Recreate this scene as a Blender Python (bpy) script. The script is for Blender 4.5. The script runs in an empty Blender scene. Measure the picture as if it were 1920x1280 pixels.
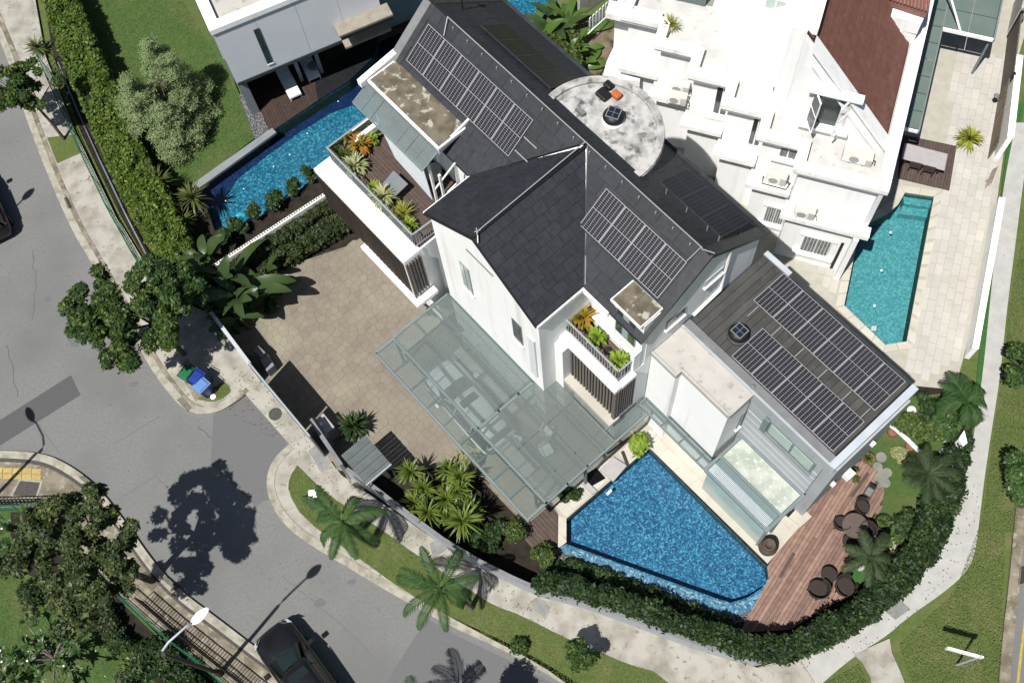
import bpy, math, random
import numpy as np
from mathutils import Vector, Matrix
from mathutils.geometry import tessellate_polygon
random.seed(7); RNG = np.random.default_rng(7)
S = bpy.context.scene
COL = S.collection
pi = math.pi
R_ = math.radians

# ------------------------------------------------------------------ camera
HC, FPX, TILT, ROLL = 46.0, 2058.5, R_(22.693), R_(-8.3435)
_fw = Vector((0, math.sin(TILT), -math.cos(TILT))); _rt = Vector((1, 0, 0)); _dn = _fw.cross(_rt)
_c, _s = math.cos(ROLL), math.sin(ROLL)
CX = _rt * _c - _dn * _s; CY = _rt * _s + _dn * _c; CZ = _fw
cam = bpy.data.objects.new('camera', bpy.data.cameras.new('camera')); COL.objects.link(cam)
cam.data.sensor_width = 36; cam.data.lens = FPX / 1920 * 36; cam.data.clip_end = 2000; cam.data.clip_start = 1
m = Matrix((CX, -CY, -CZ)).transposed().to_4x4(); m.translation = (0, 0, HC); cam.matrix_world = m
S.camera = cam
# ------------------------------------------------------------------ light
SUN_EL = R_(62.7); SUN_D = Vector((.72 * math.cos(SUN_EL), .694 * math.cos(SUN_EL), -math.sin(SUN_EL)))
w = bpy.data.worlds.new('World'); S.world = w; w.use_nodes = True
nt = w.node_tree; sky = nt.nodes.new('ShaderNodeTexSky'); sky.sky_type = 'NISHITA'; sky.sun_disc = False
sky.sun_elevation = SUN_EL; sky.sun_rotation = math.atan2(-.72, -.694) % (2 * pi)
nt.links.new(sky.outputs[0], nt.nodes['Background'].inputs[0]); nt.nodes['Background'].inputs[1].default_value = .05
sl = bpy.data.lights.new('sun', 'SUN'); sl.energy = 5.0; sl.angle = R_(.53); sl.color = (1, .965, .91)
so = bpy.data.objects.new('sun', sl); COL.objects.link(so); so.rotation_euler = SUN_D.to_track_quat('-Z', 'Y').to_euler()
S.view_settings.view_transform = 'Standard'; S.view_settings.look = 'None'; S.view_settings.gamma = 1
S.view_settings.exposure = .54; S.view_settings.use_curve_mapping = False
S.cycles.max_bounces = 8; S.cycles.transparent_max_bounces = 24; S.cycles.caustics_reflective = False; S.cycles.caustics_refractive = False

# ------------------------------------------------------------------ helpers
def P(px, py, z=0.0):
    """point of the place at height z that the survey photo shows at (px, py)"""
    d = CX * (px - 960) + CY * (py - 640) + CZ * FPX
    k = (HC - z) / -d.z
    return Vector((d.x * k, d.y * k, z))
class Fr:
    def __init__(s, deg):
        a = R_(deg); s.a = a; s.e = Vector((math.cos(a), math.sin(a), 0)); s.f = Vector((-s.e.y, s.e.x, 0))
    def w(s, a, b, z): return s.e * a + s.f * b + Vector((0, 0, z))
    def inv(s, p): return p.dot(s.e), p.dot(s.f)
HM, LH, WH, WX = Fr(-56.17), Fr(17.47), Fr(-26.12), Fr(0)
def rootloc(o):
    p = Vector((0, 0, 0))
    while o is not None: p += o.location; o = o.parent
    return p
class M:
    def __init__(s): s.v = []; s.f = []; s.mi = []; s.cur = 0
    def add(s, vs, fs):
        n = len(s.v); s.v += [tuple(x) for x in vs]; s.f += [tuple(i + n for i in f) for f in fs]; s.mi += [s.cur] * len(fs); return s
    def box(s, a0, a1, b0, b1, z0, z1, F=WX):
        q = [F.w(a, b, z) for z in (z0, z1) for a, b in ((a0, b0), (a1, b0), (a1, b1), (a0, b1))]
        return s.add(q, [(3, 2, 1, 0), (4, 5, 6, 7), (0, 1, 5, 4), (1, 2, 6, 5), (2, 3, 7, 6), (3, 0, 4, 7)])
    def hexa(s, bot, top):
        n = len(bot)
        return s.add(list(bot) + list(top), [tuple(range(n - 1, -1, -1)), tuple(range(n, 2 * n))] + [(i, (i + 1) % n, n + (i + 1) % n, n + i) for i in range(n)])
    def prism(s, pts, z0, z1, holes=()):
        """vertical prism over world xy polygon with optional holes"""
        loops = [pts] + list(holes); flat = [p for l in loops for p in l]
        tri = tessellate_polygon([[Vector((p[0], p[1], 0)) for p in l] for l in loops])
        n = len(flat)
        def up(t):
            a, b, c = (flat[i] for i in t)
            return t if (b[0] - a[0]) * (c[1] - a[1]) - (b[1] - a[1]) * (c[0] - a[0]) > 0 else t[::-1]
        tri = [tuple(up(t)) for t in tri]
        vs = [(p[0], p[1], z1) for p in flat] + [(p[0], p[1], z0) for p in flat]
        fs = list(tri) + [tuple(i + n for i in t[::-1]) for t in tri]
        k = 0
        for li, l in enumerate(loops):
            ar = sum(l[i][0] * l[(i + 1) % len(l)][1] - l[(i + 1) % len(l)][0] * l[i][1] for i in range(len(l)))
            ccw = (ar > 0) == (li == 0)
            for i in range(len(l)):
                a, b = k + i, k + (i + 1) % len(l)
                fs.append((a, a + n, b + n, b) if ccw else (b, b + n, a + n, a))
            k += len(l)
        return s.add(vs, fs)
    def tube(s, pts, r, n=6, cap=True):
        pts = [Vector(p) for p in pts]; rs = r if isinstance(r, (list, tuple)) else [r] * len(pts)
        base = len(s.v); vs = []; fs = []
        for i, p in enumerate(pts):
            t = (pts[min(i + 1, len(pts) - 1)] - pts[max(i - 1, 0)]).normalized()
            x = t.cross(Vector((0, 0, 1)) if abs(t.z) < .95 else Vector((1, 0, 0))).normalized(); y = t.cross(x)
            for k in range(n):
                a = 2 * pi * k / n; vs.append(p + (x * math.cos(a) + y * math.sin(a)) * rs[i])
        for i in range(len(pts) - 1):
            for k in range(n):
                a, b = i * n + k, i * n + (k + 1) % n; fs.append((a, a + n, b + n, b))
        if cap: fs += [tuple(range(n)), tuple(range(len(vs) - 1, len(vs) - n - 1, -1))]
        return s.add(vs, fs)
    def lathe(s, c, prof, n=20):
        """prof: list of (radius, z) around vertical axis through c"""
        c = Vector(c); vs = []; fs = []
        for r, z in prof:
            for k in range(n): vs.append(c + Vector((r * math.cos(2 * pi * k / n), r * math.sin(2 * pi * k / n), z)))
        for i in range(len(prof) - 1):
            for k in range(n):
                a, b = i * n + k, i * n + (k + 1) % n; fs.append((a, b, b + n, a + n))
        fs += [tuple(range(n - 1, -1, -1)), tuple(range(len(vs) - n, len(vs)))]
        return s.add(vs, fs)
    def quad(s, *q): return s.add(q, [tuple(range(len(q)))])
    def build(s, name, mats, parent=None, smooth=False, bevel=0, **kw):
        L = rootloc(parent)
        me = bpy.data.meshes.new(name)
        me.from_pydata([(x - L.x, y - L.y, z - L.z) for x, y, z in s.v], [], s.f)
        if not isinstance(mats, (list, tuple)): mats = [mats]
        for q in mats: me.materials.append(q)
        if len(mats) > 1: me.polygons.foreach_set('material_index', s.mi)
        if smooth: me.polygons.foreach_set('use_smooth', [True] * len(s.f))
        me.update()
        o = bpy.data.objects.new(name, me); COL.objects.link(o); o.parent = parent
        if bevel:
            b = o.modifiers.new('bevel', 'BEVEL'); b.width = bevel; b.segments = 2; b.limit_method = 'ANGLE'
        for k, q in kw.items(): o[k] = q
        return o
def inst(name, me, loc, parent=None, rot=None, **kw):
    o = bpy.data.objects.new(name, me); COL.objects.link(o); o.parent = parent
    o.location = Vector(loc) - rootloc(parent)
    if rot is not None: o.rotation_euler = rot
    for k, q in kw.items(): o[k] = q
    return o
def thing(name, label, cat, loc=(0, 0, 0), group=None, rz=0):
    o = bpy.data.objects.new(name, None); COL.objects.link(o); o.location = loc; o.rotation_euler = (0, 0, rz)
    o['label'] = label; o['category'] = cat
    if group: o['group'] = group
    o.empty_display_size = .3
    return o
def tag(o, label, cat, group=None):
    o['label'] = label; o['category'] = cat
    if group: o['group'] = group
    return o
def dup(root, loc, rz=0, label=None, scale=None):
    def cp(o, parent):
        c = o.copy(); COL.objects.link(c); c.parent = parent
        for ch in o.children: cp(ch, c)
        return c
    r = cp(root, None); r.location = loc; r.rotation_euler = (0, 0, rz)
    if label: r['label'] = label
    if scale: r.scale = (scale,) * 3
    return r
PIECES = {}
def piece(name, mesh_m, mat, parent, key=None, stuff=None, **kw):
    """a piece as its own part up to 300 on its parent; the rest is collected for one mass"""
    k = (name, parent.name); PIECES[k] = PIECES.get(k, 0) + 1
    if PIECES[k] <= 300: return mesh_m.build(name, mat, parent, **kw)
    if stuff is not None: stuff.add(mesh_m.v, mesh_m.f)
def clip(poly, clipper):
    """Sutherland-Hodgman, convex counter-clockwise clipper"""
    out = list(poly)
    for i in range(len(clipper)):
        a, b = clipper[i], clipper[(i + 1) % len(clipper)]; inp, out = out, []
        def side(p): return (b[0] - a[0]) * (p[1] - a[1]) - (b[1] - a[1]) * (p[0] - a[0])
        for j in range(len(inp)):
            p, q = inp[j], inp[(j + 1) % len(inp)]; sp, sq = side(p), side(q)
            if sp >= 0: out.append(p)
            if (sp > 0 and sq < 0) or (sp < 0 and sq > 0):
                t = sp / (sp - sq); out.append((p[0] + t * (q[0] - p[0]), p[1] + t * (q[1] - p[1])))
        if len(out) < 3: return []
    return out
def inside(p, poly):
    r = False
    for i in range(len(poly)):
        a, b = poly[i], poly[i - 1]
        if (a[1] > p[1]) != (b[1] > p[1]) and p[0] < (b[0] - a[0]) * (p[1] - a[1]) / (b[1] - a[1]) + a[0]: r = not r
    return r
def area2(poly): return sum(poly[i - 1][0] * poly[i][1] - poly[i][0] * poly[i - 1][1] for i in range(len(poly)))

# ------------------------------------------------------------------ materials
BRIGHT = ('white', 'asphalt', 'panel_pale', 'paint', 'cloth', 'flower', 'alu', 'lens')
def mat(name, c1, c2=None, scale=4., rough=.8, lo=.35, hi=.65, bump=0., bscale=None, spec=.3, metal=0., c3=None, scale3=1., lo3=.5, hi3=.62, detail=6., coat=0., island=0.):
    mt = bpy.data.materials.new(name); mt.use_nodes = True; n = mt.node_tree; b = n.nodes['Principled BSDF']
    b.inputs['Roughness'].default_value = rough; b.inputs['Metallic'].default_value = metal; b.inputs['Specular IOR Level'].default_value = spec
    b.inputs['Coat Weight'].default_value = coat
    col = None
    if not name.startswith(BRIGHT): c1, c2, c3 = (None if c is None else tuple(q * .75 for q in c) for c in (c1, c2, c3))
    def rgb(c): return (*c, 1) if len(c) == 3 else c
    tc = n.nodes.new('ShaderNodeTexCoord')
    def noise(sc, dt=detail):
        t = n.nodes.new('ShaderNodeTexNoise'); t.inputs['Scale'].default_value = sc; t.inputs['Detail'].default_value = dt
        n.links.new(tc.outputs['Object'], t.inputs['Vector']); return t.outputs['Fac']
    def mix(fac, A, B):
        mx = n.nodes.new('ShaderNodeMix'); mx.data_type = 'RGBA'; n.links.new(fac, mx.inputs[0])
        for i, q in ((6, A), (7, B)):
            if isinstance(q, tuple): mx.inputs[i].default_value = rgb(q)
            else: n.links.new(q, mx.inputs[i])
        return mx.outputs[2]
    def rng(fac, l, h):
        r = n.nodes.new('ShaderNodeMapRange'); n.links.new(fac, r.inputs[0]); r.inputs[1].default_value = l; r.inputs[2].default_value = h; return r.outputs[0]
    if c2 is not None: col = mix(rng(noise(scale), lo, hi), tuple(c1), tuple(c2))
    if c3 is not None: col = mix(rng(noise(scale3), lo3, hi3), col if col is not None else tuple(c1), tuple(c3))
    if island:
        g = n.nodes.new('ShaderNodeNewGeometry'); h = n.nodes.new('ShaderNodeHueSaturation')
        n.links.new(rng(g.outputs['Random Per Island'], 0, 1), h.inputs['Value'])
        h.inputs['Value'].default_value = 1
        r = n.nodes.new('ShaderNodeMapRange'); n.links.new(g.outputs['Random Per Island'], r.inputs[0]); r.inputs[3].default_value = 1 - island; r.inputs[4].default_value = 1 + island
        n.links.new(r.outputs[0], h.inputs['Value'])
        if col is None: h.inputs['Color'].default_value = rgb(tuple(c1))
        else: n.links.new(col, h.inputs['Color'])
        col = h.outputs[0]
    if col is None: b.inputs['Base Color'].default_value = rgb(tuple(c1))
    else: n.links.new(col, b.inputs['Base Color'])
    if bump:
        bp = n.nodes.new('ShaderNodeBump'); bp.inputs['Strength'].default_value = bump; bp.inputs['Distance'].default_value = .03
        n.links.new(noise(bscale or scale * 4), bp.inputs['Height']); n.links.new(bp.outputs[0], b.inputs['Normal'])
    return mt
def objrand(mt, amt):
    """slight value change from one piece to the next"""
    n = mt.node_tree; b = n.nodes['Principled BSDF']; oi = n.nodes.new('ShaderNodeObjectInfo'); h = n.nodes.new('ShaderNodeHueSaturation')
    r = n.nodes.new('ShaderNodeMapRange'); n.links.new(oi.outputs['Random'], r.inputs[0]); r.inputs[3].default_value = 1 - amt; r.inputs[4].default_value = 1 + amt
    n.links.new(r.outputs[0], h.inputs['Value'])
    l = b.inputs['Base Color'].links
    if l: n.links.new(l[0].from_socket, h.inputs['Color'])
    else: h.inputs['Color'].default_value = b.inputs['Base Color'].default_value
    n.links.new(h.outputs[0], b.inputs['Base Color']); return mt
def leafmat(name, c1, c2, rough=.5, trans=.25, c3=None):
    mt = bpy.data.materials.new(name); mt.use_nodes = True; n = mt.node_tree; b = n.nodes['Principled BSDF']; b.inputs['Roughness'].default_value = rough
    b.inputs['Specular IOR Level'].default_value = .25
    c1, c2, c3 = (None if c is None else tuple(q * .85 for q in c) for c in (c1, c2, c3))
    g = n.nodes.new('ShaderNodeNewGeometry'); r = n.nodes.new('ShaderNodeValToRGB'); e = r.color_ramp.elements
    e[0].color = (*c1, 1); e[1].color = (*c2, 1); e[0].position = .1; e[1].position = .85
    if c3: q = e.new(.97); q.color = (*c3, 1)
    tc = n.nodes.new('ShaderNodeTexCoord'); nz = n.nodes.new('ShaderNodeTexNoise'); nz.inputs['Scale'].default_value = 1.1; nz.inputs['Detail'].default_value = 3; n.links.new(tc.outputs['Object'], nz.inputs['Vector'])
    ml = n.nodes.new('ShaderNodeMath'); ml.operation = 'MULTIPLY_ADD'; ml.inputs[1].default_value = 1.1; ml.inputs[2].default_value = -.55; n.links.new(nz.outputs['Fac'], ml.inputs[0])
    ad = n.nodes.new('ShaderNodeMath'); ad.operation = 'ADD'; ad.use_clamp = True; n.links.new(ml.outputs[0], ad.inputs[0]); n.links.new(g.outputs['Random Per Island'], ad.inputs[1])
    n.links.new(ad.outputs[0], r.inputs[0]); n.links.new(r.outputs[0], b.inputs['Base Color'])
    t = n.nodes.new('ShaderNodeBsdfTranslucent'); n.links.new(r.outputs[0], t.inputs[0]); mx = n.nodes.new('ShaderNodeMixShader'); mx.inputs[0].default_value = trans
    n.links.new(b.outputs[0], mx.inputs[1]); n.links.new(t.outputs[0], mx.inputs[2]); n.links.new(mx.outputs[0], n.nodes['Material Output'].inputs[0])
    return mt
def glassmat(name, tint, refl=.5, dif=.0, difc=(.5, .6, .6), rough=.03, bump=0):
    mt = bpy.data.materials.new(name); mt.use_nodes = True; n = mt.node_tree; n.nodes.remove(n.nodes['Principled BSDF'])
    t = n.nodes.new('ShaderNodeBsdfTransparent'); t.inputs[0].default_value = (*tint, 1); g = n.nodes.new('ShaderNodeBsdfGlossy'); g.inputs['Roughness'].default_value = rough
    f = n.nodes.new('ShaderNodeFresnel'); f.inputs[0].default_value = 1.4
    mx = n.nodes.new('ShaderNodeMixShader'); n.links.new(f.outputs[0], mx.inputs[0]); n.links.new(t.outputs[0], mx.inputs[1]); n.links.new(g.outputs[0], mx.inputs[2])
    out = mx.outputs[0]
    if dif:
        d = n.nodes.new('ShaderNodeBsdfDiffuse'); d.inputs[0].default_value = (*difc, 1); m2 = n.nodes.new('ShaderNodeMixShader'); m2.inputs[0].default_value = dif
        n.links.new(out, m2.inputs[1]); n.links.new(d.outputs[0], m2.inputs[2]); out = m2.outputs[0]
    if bump:
        tc = n.nodes.new('ShaderNodeTexCoord'); nz = n.nodes.new('ShaderNodeTexNoise'); nz.inputs['Scale'].default_value = 3; n.links.new(tc.outputs['Object'], nz.inputs['Vector'])
        bp = n.nodes.new('ShaderNodeBump'); bp.inputs['Strength'].default_value = bump; bp.inputs['Distance'].default_value = .1; n.links.new(nz.outputs['Fac'], bp.inputs['Height'])
        n.links.new(bp.outputs[0], g.inputs['Normal']); n.links.new(bp.outputs[0], f.inputs['Normal'])
    n.links.new(out, n.nodes['Material Output'].inputs[0]); return mt
def mosaicmat(name, cols, scale=7., warp=.5, wscale=2.2):
    """pool mosaic: small tiles in several blues, caustic flecks and ripples put into the colour"""
    mt = bpy.data.materials.new(name); mt.use_nodes = True; n = mt.node_tree; b = n.nodes['Principled BSDF']; b.inputs['Roughness'].default_value = .4
    tc = n.nodes.new('ShaderNodeTexCoord'); nz = n.nodes.new('ShaderNodeTexNoise'); nz.inputs['Scale'].default_value = wscale; nz.inputs['Detail'].default_value = 3
    n.links.new(tc.outputs['Object'], nz.inputs['Vector'])
    sc = n.nodes.new('ShaderNodeVectorMath'); sc.operation = 'MULTIPLY_ADD'; sc.inputs[1].default_value = (warp,) * 3
    n.links.new(nz.outputs['Color'], sc.inputs[0]); n.links.new(tc.outputs['Object'], sc.inputs[2])
    v = n.nodes.new('ShaderNodeTexVoronoi'); v.distance = 'CHEBYCHEV'; v.inputs['Scale'].default_value = scale; n.links.new(sc.outputs[0], v.inputs['Vector'])
    sp = n.nodes.new('ShaderNodeSeparateColor'); n.links.new(v.outputs['Color'], sp.inputs[0])
    r = n.nodes.new('ShaderNodeValToRGB'); e = r.color_ramp.elements; e[0].color = (*cols[0], 1); e[1].color = (*cols[-1], 1)
    for i, c in enumerate(cols[1:-1]): q = e.new((i + 1) / (len(cols) - 1)); q.color = (*c, 1)
    n.links.new(sp.outputs[0], r.inputs[0]); n.links.new(r.outputs[0], b.inputs['Base Color']); return mt
MT = {}
def _mats():
    A = MT
    A['asphalt'] = mat('asphalt', (.126, .127, .124), (.148, .149, .146), 9, .9, bump=.25, bscale=60, c3=(.114, .115, .112), scale3=.3, lo3=.45, hi3=.7)
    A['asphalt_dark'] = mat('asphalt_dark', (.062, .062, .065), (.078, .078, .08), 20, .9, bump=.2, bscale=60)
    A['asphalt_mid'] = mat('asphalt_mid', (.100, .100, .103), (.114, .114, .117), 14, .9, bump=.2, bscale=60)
    A['concrete'] = mat('concrete', (.40, .385, .34), (.24, .22, .18), 1.3, .9, .42, .72, bump=.2, bscale=30, c3=(.17, .155, .12), scale3=5, lo3=.60, hi3=.74)
    A['concrete_old'] = mat('concrete_old', (.25, .22, .165), (.145, .125, .09), 1.8, .92, .4, .62, bump=.25, bscale=25, c3=(.36, .335, .27), scale3=4, lo3=.54, hi3=.7)
    A['kerb'] = mat('kerb', (.40, .38, .32), (.24, .22, .17), 3, .9, .4, .7, bump=.2, bscale=30)
    A['path'] = mat('path', (.46, .455, .435), (.40, .395, .375), 2, .9, bump=.12, bscale=40, c3=(.27, .265, .24), scale3=7, lo3=.62, hi3=.78)
    A['lawn'] = mat('lawn', (.072, .112, .026), (.112, .145, .040), 7, .95, .3, .7, bump=.8, bscale=30, c3=(.165, .160, .070), scale3=.9, lo3=.48, hi3=.8)
    A['lawn_lush'] = mat('lawn_lush', (.045, .094, .020), (.080, .128, .032), 7, .95, .3, .7, bump=.8, bscale=30, c3=(.13, .13, .05), scale3=.6, lo3=.52, hi3=.8)
    A['turf'] = mat('turf', (.030, .105, .022), (.045, .13, .03), 6, .95, bump=.5, bscale=40)
    A['soil'] = mat('soil', (.014, .012, .008), (.030, .024, .016), 3, .95, bump=.5, bscale=15)
    A['dirt'] = mat('dirt', (.13, .10, .07), (.20, .16, .11), 4, .95, bump=.4, bscale=15, c3=(.05, .05, .025), scale3=2)
    A['stone_drive'] = objrand(mat('stone_drive', (.245, .212, .168), (.205, .177, .14), 1.6, .8, bump=.3, bscale=14, c3=(.28, .255, .19), scale3=.4, lo3=.5, hi3=.7), .07)
    A['grout'] = mat('grout', (.175, .151, .12), (.195, .168, .134), 4, .95)
    A['cream'] = objrand(mat('cream', (.56, .535, .46), (.49, .465, .395), 1.2, .7, bump=.06, bscale=20), .05)
    A['cream_joint'] = mat('cream_joint', (.40, .38, .325), (.45, .43, .37), 3, .9)
    A['patio'] = objrand(mat('patio', (.52, .50, .455), (.47, .45, .41), .8, .8, bump=.1, bscale=20, c3=(.43, .405, .355), scale3=.35, lo3=.55, hi3=.75), .055)
    A['white'] = mat('white', (.80, .80, .79), (.765, .77, .765), .7, .6, bump=.03, bscale=30)
    A['white_old'] = mat('white_old', (.80, .79, .765), (.72, .71, .68), 1.6, .75, .4, .75, bump=.06, bscale=25, c3=(.46, .44, .40), scale3=9, lo3=.70, hi3=.85)
    A['deck_white'] = mat('white_deck', (.44, .435, .42), (.36, .355, .34), 1.4, .85, .4, .7, bump=.06, bscale=25, c3=(.25, .24, .22), scale3=4, lo3=.62, hi3=.8)
    A['white_rough'] = mat('white_rough', (.70, .70, .69), (.44, .44, .43), 6, .85, .48, .74, bump=.2, bscale=20)
    A['white_gray'] = mat('white_gray', (.62, .635, .66), (.58, .60, .63), .8, .6)
    A['greywall'] = mat('greywall', (.43, .455, .475), (.39, .42, .44), 1.1, .65, bump=.03, bscale=20)
    A['greywall_dark'] = mat('greywall_dark', (.25, .265, .28), (.21, .225, .24), 1.5, .7)
    A['slate'] = objrand(mat('slate', (.021, .024, .030), (.030, .033, .040), 5, .62, bump=.15, bscale=18), .13)
    A['slate_base'] = mat('slate_base', (.012, .012, .014), rough=.8)
    A['metal_dark'] = mat('metal_dark', (.030, .032, .034), (.045, .047, .05), 3, .45, spec=.4)
    A['seam'] = objrand(mat('seam', (.050, .049, .047), (.075, .073, .069), 1.2, .55, bump=.05, bscale=10, c3=(.095, .092, .085), scale3=3, lo3=.6, hi3=.8), .16)
    A['gutter'] = mat('gutter', (.17, .175, .18), (.21, .215, .22), 2, .5)
    A['gutter_pale'] = mat('gutter_pale', (.50, .54, .58), (.45, .49, .53), 1.5, .5)
    A['mossy'] = mat('mossy', (.185, .160, .115), (.105, .09, .062), 2.2, .95, .4, .62, bump=.4, bscale=12, c3=(.42, .40, .34), scale3=3.2, lo3=.585, hi3=.66)
    A['pale_conc'] = mat('pale_conc', (.52, .49, .45), (.46, .44, .41), 1.5, .9, bump=.12, bscale=25, c3=(.27, .255, .21), scale3=3.1, lo3=.58, hi3=.74)
    A['blotchy'] = mat('blotchy', (.50, .495, .48), (.30, .295, .285), 2.4, .9, .42, .64, bump=.3, bscale=10, c3=(.085, .085, .08), scale3=3.0, lo3=.53, hi3=.70, detail=10)
    A['cell'] = mat('solar_cell', (.0075, .0085, .013), rough=.35, spec=.35)
    A['backsheet'] = mat('backsheet', (.22, .22, .235), rough=.5)
    A['alu'] = mat('alu', (.33, .33, .34), rough=.45, metal=.3)
    A['black'] = mat('black', (.012, .012, .013), rough=.5)
    A['blackgloss'] = mat('blackgloss', (.006, .006, .008), rough=.16, spec=.5)
    A['paintblack'] = mat('paintblack', (.0065, .0066, .0072), rough=.25, spec=.35, coat=.3)
    A['paintwhite'] = mat('paintwhite', (.75, .76, .77), rough=.25, spec=.4, coat=.4)
    A['carglass'] = mat('carglass', (.012, .020, .019), rough=.08, spec=.6)
    A['rubber'] = mat('rubber', (.015, .015, .015), rough=.85)
    A['chrome'] = mat('chrome', (.6, .6, .62), rough=.25, metal=.9)
    A['lens'] = mat('lens', (.35, .37, .39), rough=.2, spec=.5)
    A['redlens'] = mat('redlens', (.25, .01, .01), rough=.2)
    A['frame'] = mat('frame', (.20, .245, .25), (.17, .21, .215), 3, .45)
    A['slatwood'] = objrand(mat('slatwood', (.045, .032, .025), (.062, .044, .034), 6, .7), .25)
    A['slatgrey'] = objrand(mat('slatgrey', (.19, .165, .15), (.155, .135, .12), 6, .7), .15)
    A['deckred'] = objrand(mat('deckred', (.285, .180, .138), (.215, .132, .102), 5, .7, bump=.1, bscale=40), .24)
    A['deckbrown'] = objrand(mat('deckbrown', (.105, .075, .062), (.082, .058, .05), 5, .8), .14)
    A['deckdark'] = objrand(mat('deckdark', (.060, .036, .028), (.042, .027, .022), 5, .8), .14)
    A['fascia'] = mat('fascia', (.33, .30, .245), (.27, .245, .20), 3, .8)
    A['rooftile'] = objrand(mat('rooftile', (.205, .092, .070), (.170, .075, .058), 4, .75, bump=.1, bscale=30), .10)
    A['rooftile_base'] = mat('rooftile_base', (.05, .022, .018), rough=.9)
    A['redmetal'] = objrand(mat('redmetal', (.27, .13, .105), (.22, .105, .085), 4, .6), .08)
    A['timber'] = objrand(mat('timber', (.25, .205, .155), (.20, .165, .12), 5, .8), .12)
    A['timber_brown'] = objrand(mat('timber_brown', (.15, .125, .10), (.12, .10, .08), 5, .8), .1)
    A['greenpaint'] = mat('greenpaint', (.012, .115, .055), (.010, .09, .045), 4, .5)
    A['greenbin'] = mat('greenbin', (.012, .12, .05), rough=.5)
    A['bluebin'] = mat('bluebin', (.010, .035, .26), rough=.45)
    A['bluebin_pale'] = mat('bluebin_pale', (.12, .23, .50), rough=.5)
    A['yellow'] = objrand(mat('yellow', (.50, .375, .13), (.40, .30, .11), 6, .85), .1)
    A['yellowline'] = mat('yellowline', (.50, .37, .06), (.36, .28, .08), 5, .9)
    A['iron'] = mat('iron', (.055, .052, .047), (.085, .08, .07), 8, .8, bump=.3, bscale=40)
    A['ironlid'] = mat('ironlid', (.20, .205, .195), (.26, .265, .25), 3, .85)
    A['bark'] = mat('bark', (.14, .115, .09), (.085, .07, .055), 6, .95, bump=.5, bscale=20)
    A['barkpale'] = mat('barkpale', (.25, .22, .18), (.17, .15, .12), 6, .95, bump=.4, bscale=20)
    A['terracotta'] = mat('terracotta', (.26, .115, .07), (.20, .09, .055), 5, .85)
    A['clay'] = mat('clay', (.115, .09, .07), (.085, .065, .05), 5, .8)
    A['rattan'] = mat('rattan', (.045, .034, .028), (.028, .021, .018), 25, .8, bump=.5, bscale=60)
    A['tabletop'] = mat('tabletop', (.115, .088, .072), (.10, .078, .065), 5, .6)
    A['gravel'] = mat('gravel', (.05, .052, .058), (.22, .22, .23), 14, .95, .45, .6, bump=.8, bscale=14)
    A['cloth'] = mat('cloth', (.62, .65, .68), (.56, .59, .62), 4, .85)
    A['acwhite'] = mat('acwhite', (.62, .60, .55), (.55, .53, .48), 3, .6)
    A['orange'] = mat('orange', (.48, .12, .035), rough=.7)
    A['panelblue'] = mat('panelblue', (.012, .018, .035), rough=.25, spec=.5)
    A['toyblue'] = mat('toyblue', (.03, .32, .45), rough=.4)
    A['greyshed'] = objrand(mat('greyshed', (.115, .135, .135), (.095, .112, .115), 3, .5), .08)
    A['stonegrey'] = objrand(mat('stonegrey', (.24, .25, .215), (.18, .19, .165), 3, .9, bump=.2), .12)
    A['tabletop_grey'] = mat('tabletop_grey', (.42, .40, .40), (.38, .36, .36), 3, .6)
    A['tabletop_blue'] = mat('tabletop_blue', (.19, .21, .22), (.17, .19, .20), 3, .5)
    A['pane'] = glassmat('pane', (.80, .85, .84), dif=.20, difc=(.20, .23, .225))
    A['pane_haze'] = glassmat('pane_haze', (.82, .86, .85), dif=.33, difc=(.215, .24, .23))
    A['pane_ribbed'] = glassmat('pane_ribbed', (.70, .80, .80), dif=.40, difc=(.26, .335, .34))
    A['pane_green'] = mat('pane_green', (.155, .20, .18), (.13, .172, .155), .8, .25, spec=.5)
    A['winglass'] = mat('winglass', (.03, .04, .04), (.06, .075, .072), 2, .12, spec=.6)
    A['winpale'] = mat('winpale', (.44, .54, .50), (.38, .48, .45), 2, .2, spec=.5)
    A['skyglass'] = mat('skyglass', (.50, .53, .47), (.36, .40, .335), 1.6, .12, .4, .6, spec=.6, c3=(.62, .64, .60), scale3=6, lo3=.55, hi3=.7)
    A['curtain'] = mat('curtain', (.30, .30, .285), (.15, .15, .14), 7, .9)
    A['panel_grey'] = mat('panel_grey', (.46, .49, .52), (.42, .45, .48), 1, .5)
    A['water'] = glassmat('water', (.86, .95, .99), bump=.25)
    A['mos_main'] = mosaicmat('mos_main', [(.003, .030, .085), (.005, .058, .135), (.010, .090, .18), (.024, .140, .232), (.085, .28, .37)], 16, .09, 5)
    A['mos_left'] = mosaicmat('mos_left', [(.003, .050, .10), (.006, .085, .145), (.010, .115, .175), (.06, .24, .29)], 13, .14, 4)
    A['mos_teal'] = mosaicmat('mos_teal', [(.040, .172, .182), (.052, .208, .215), (.064, .238, .24), (.12, .32, .31)], 14, .1, 4)
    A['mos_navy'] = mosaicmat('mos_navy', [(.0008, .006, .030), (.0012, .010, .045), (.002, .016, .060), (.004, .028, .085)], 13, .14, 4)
    A['mos_edge'] = mosaicmat('mos_edge', [(.012, .05, .10), (.028, .11, .18), (.055, .165, .24), (.20, .31, .36)], 11, .2, 3)
    # foliage
    A['lf_dark'] = leafmat('lf_dark', (.012, .032, .010), (.040, .078, .020), c3=(.09, .13, .035))
    A['lf_street'] = leafmat('lf_street', (.016, .045, .012), (.060, .108, .022), c3=(.14, .18, .03))
    A['lf_big'] = leafmat('lf_big', (.026, .048, .016), (.078, .105, .034), c3=(.15, .17, .05))
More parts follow.
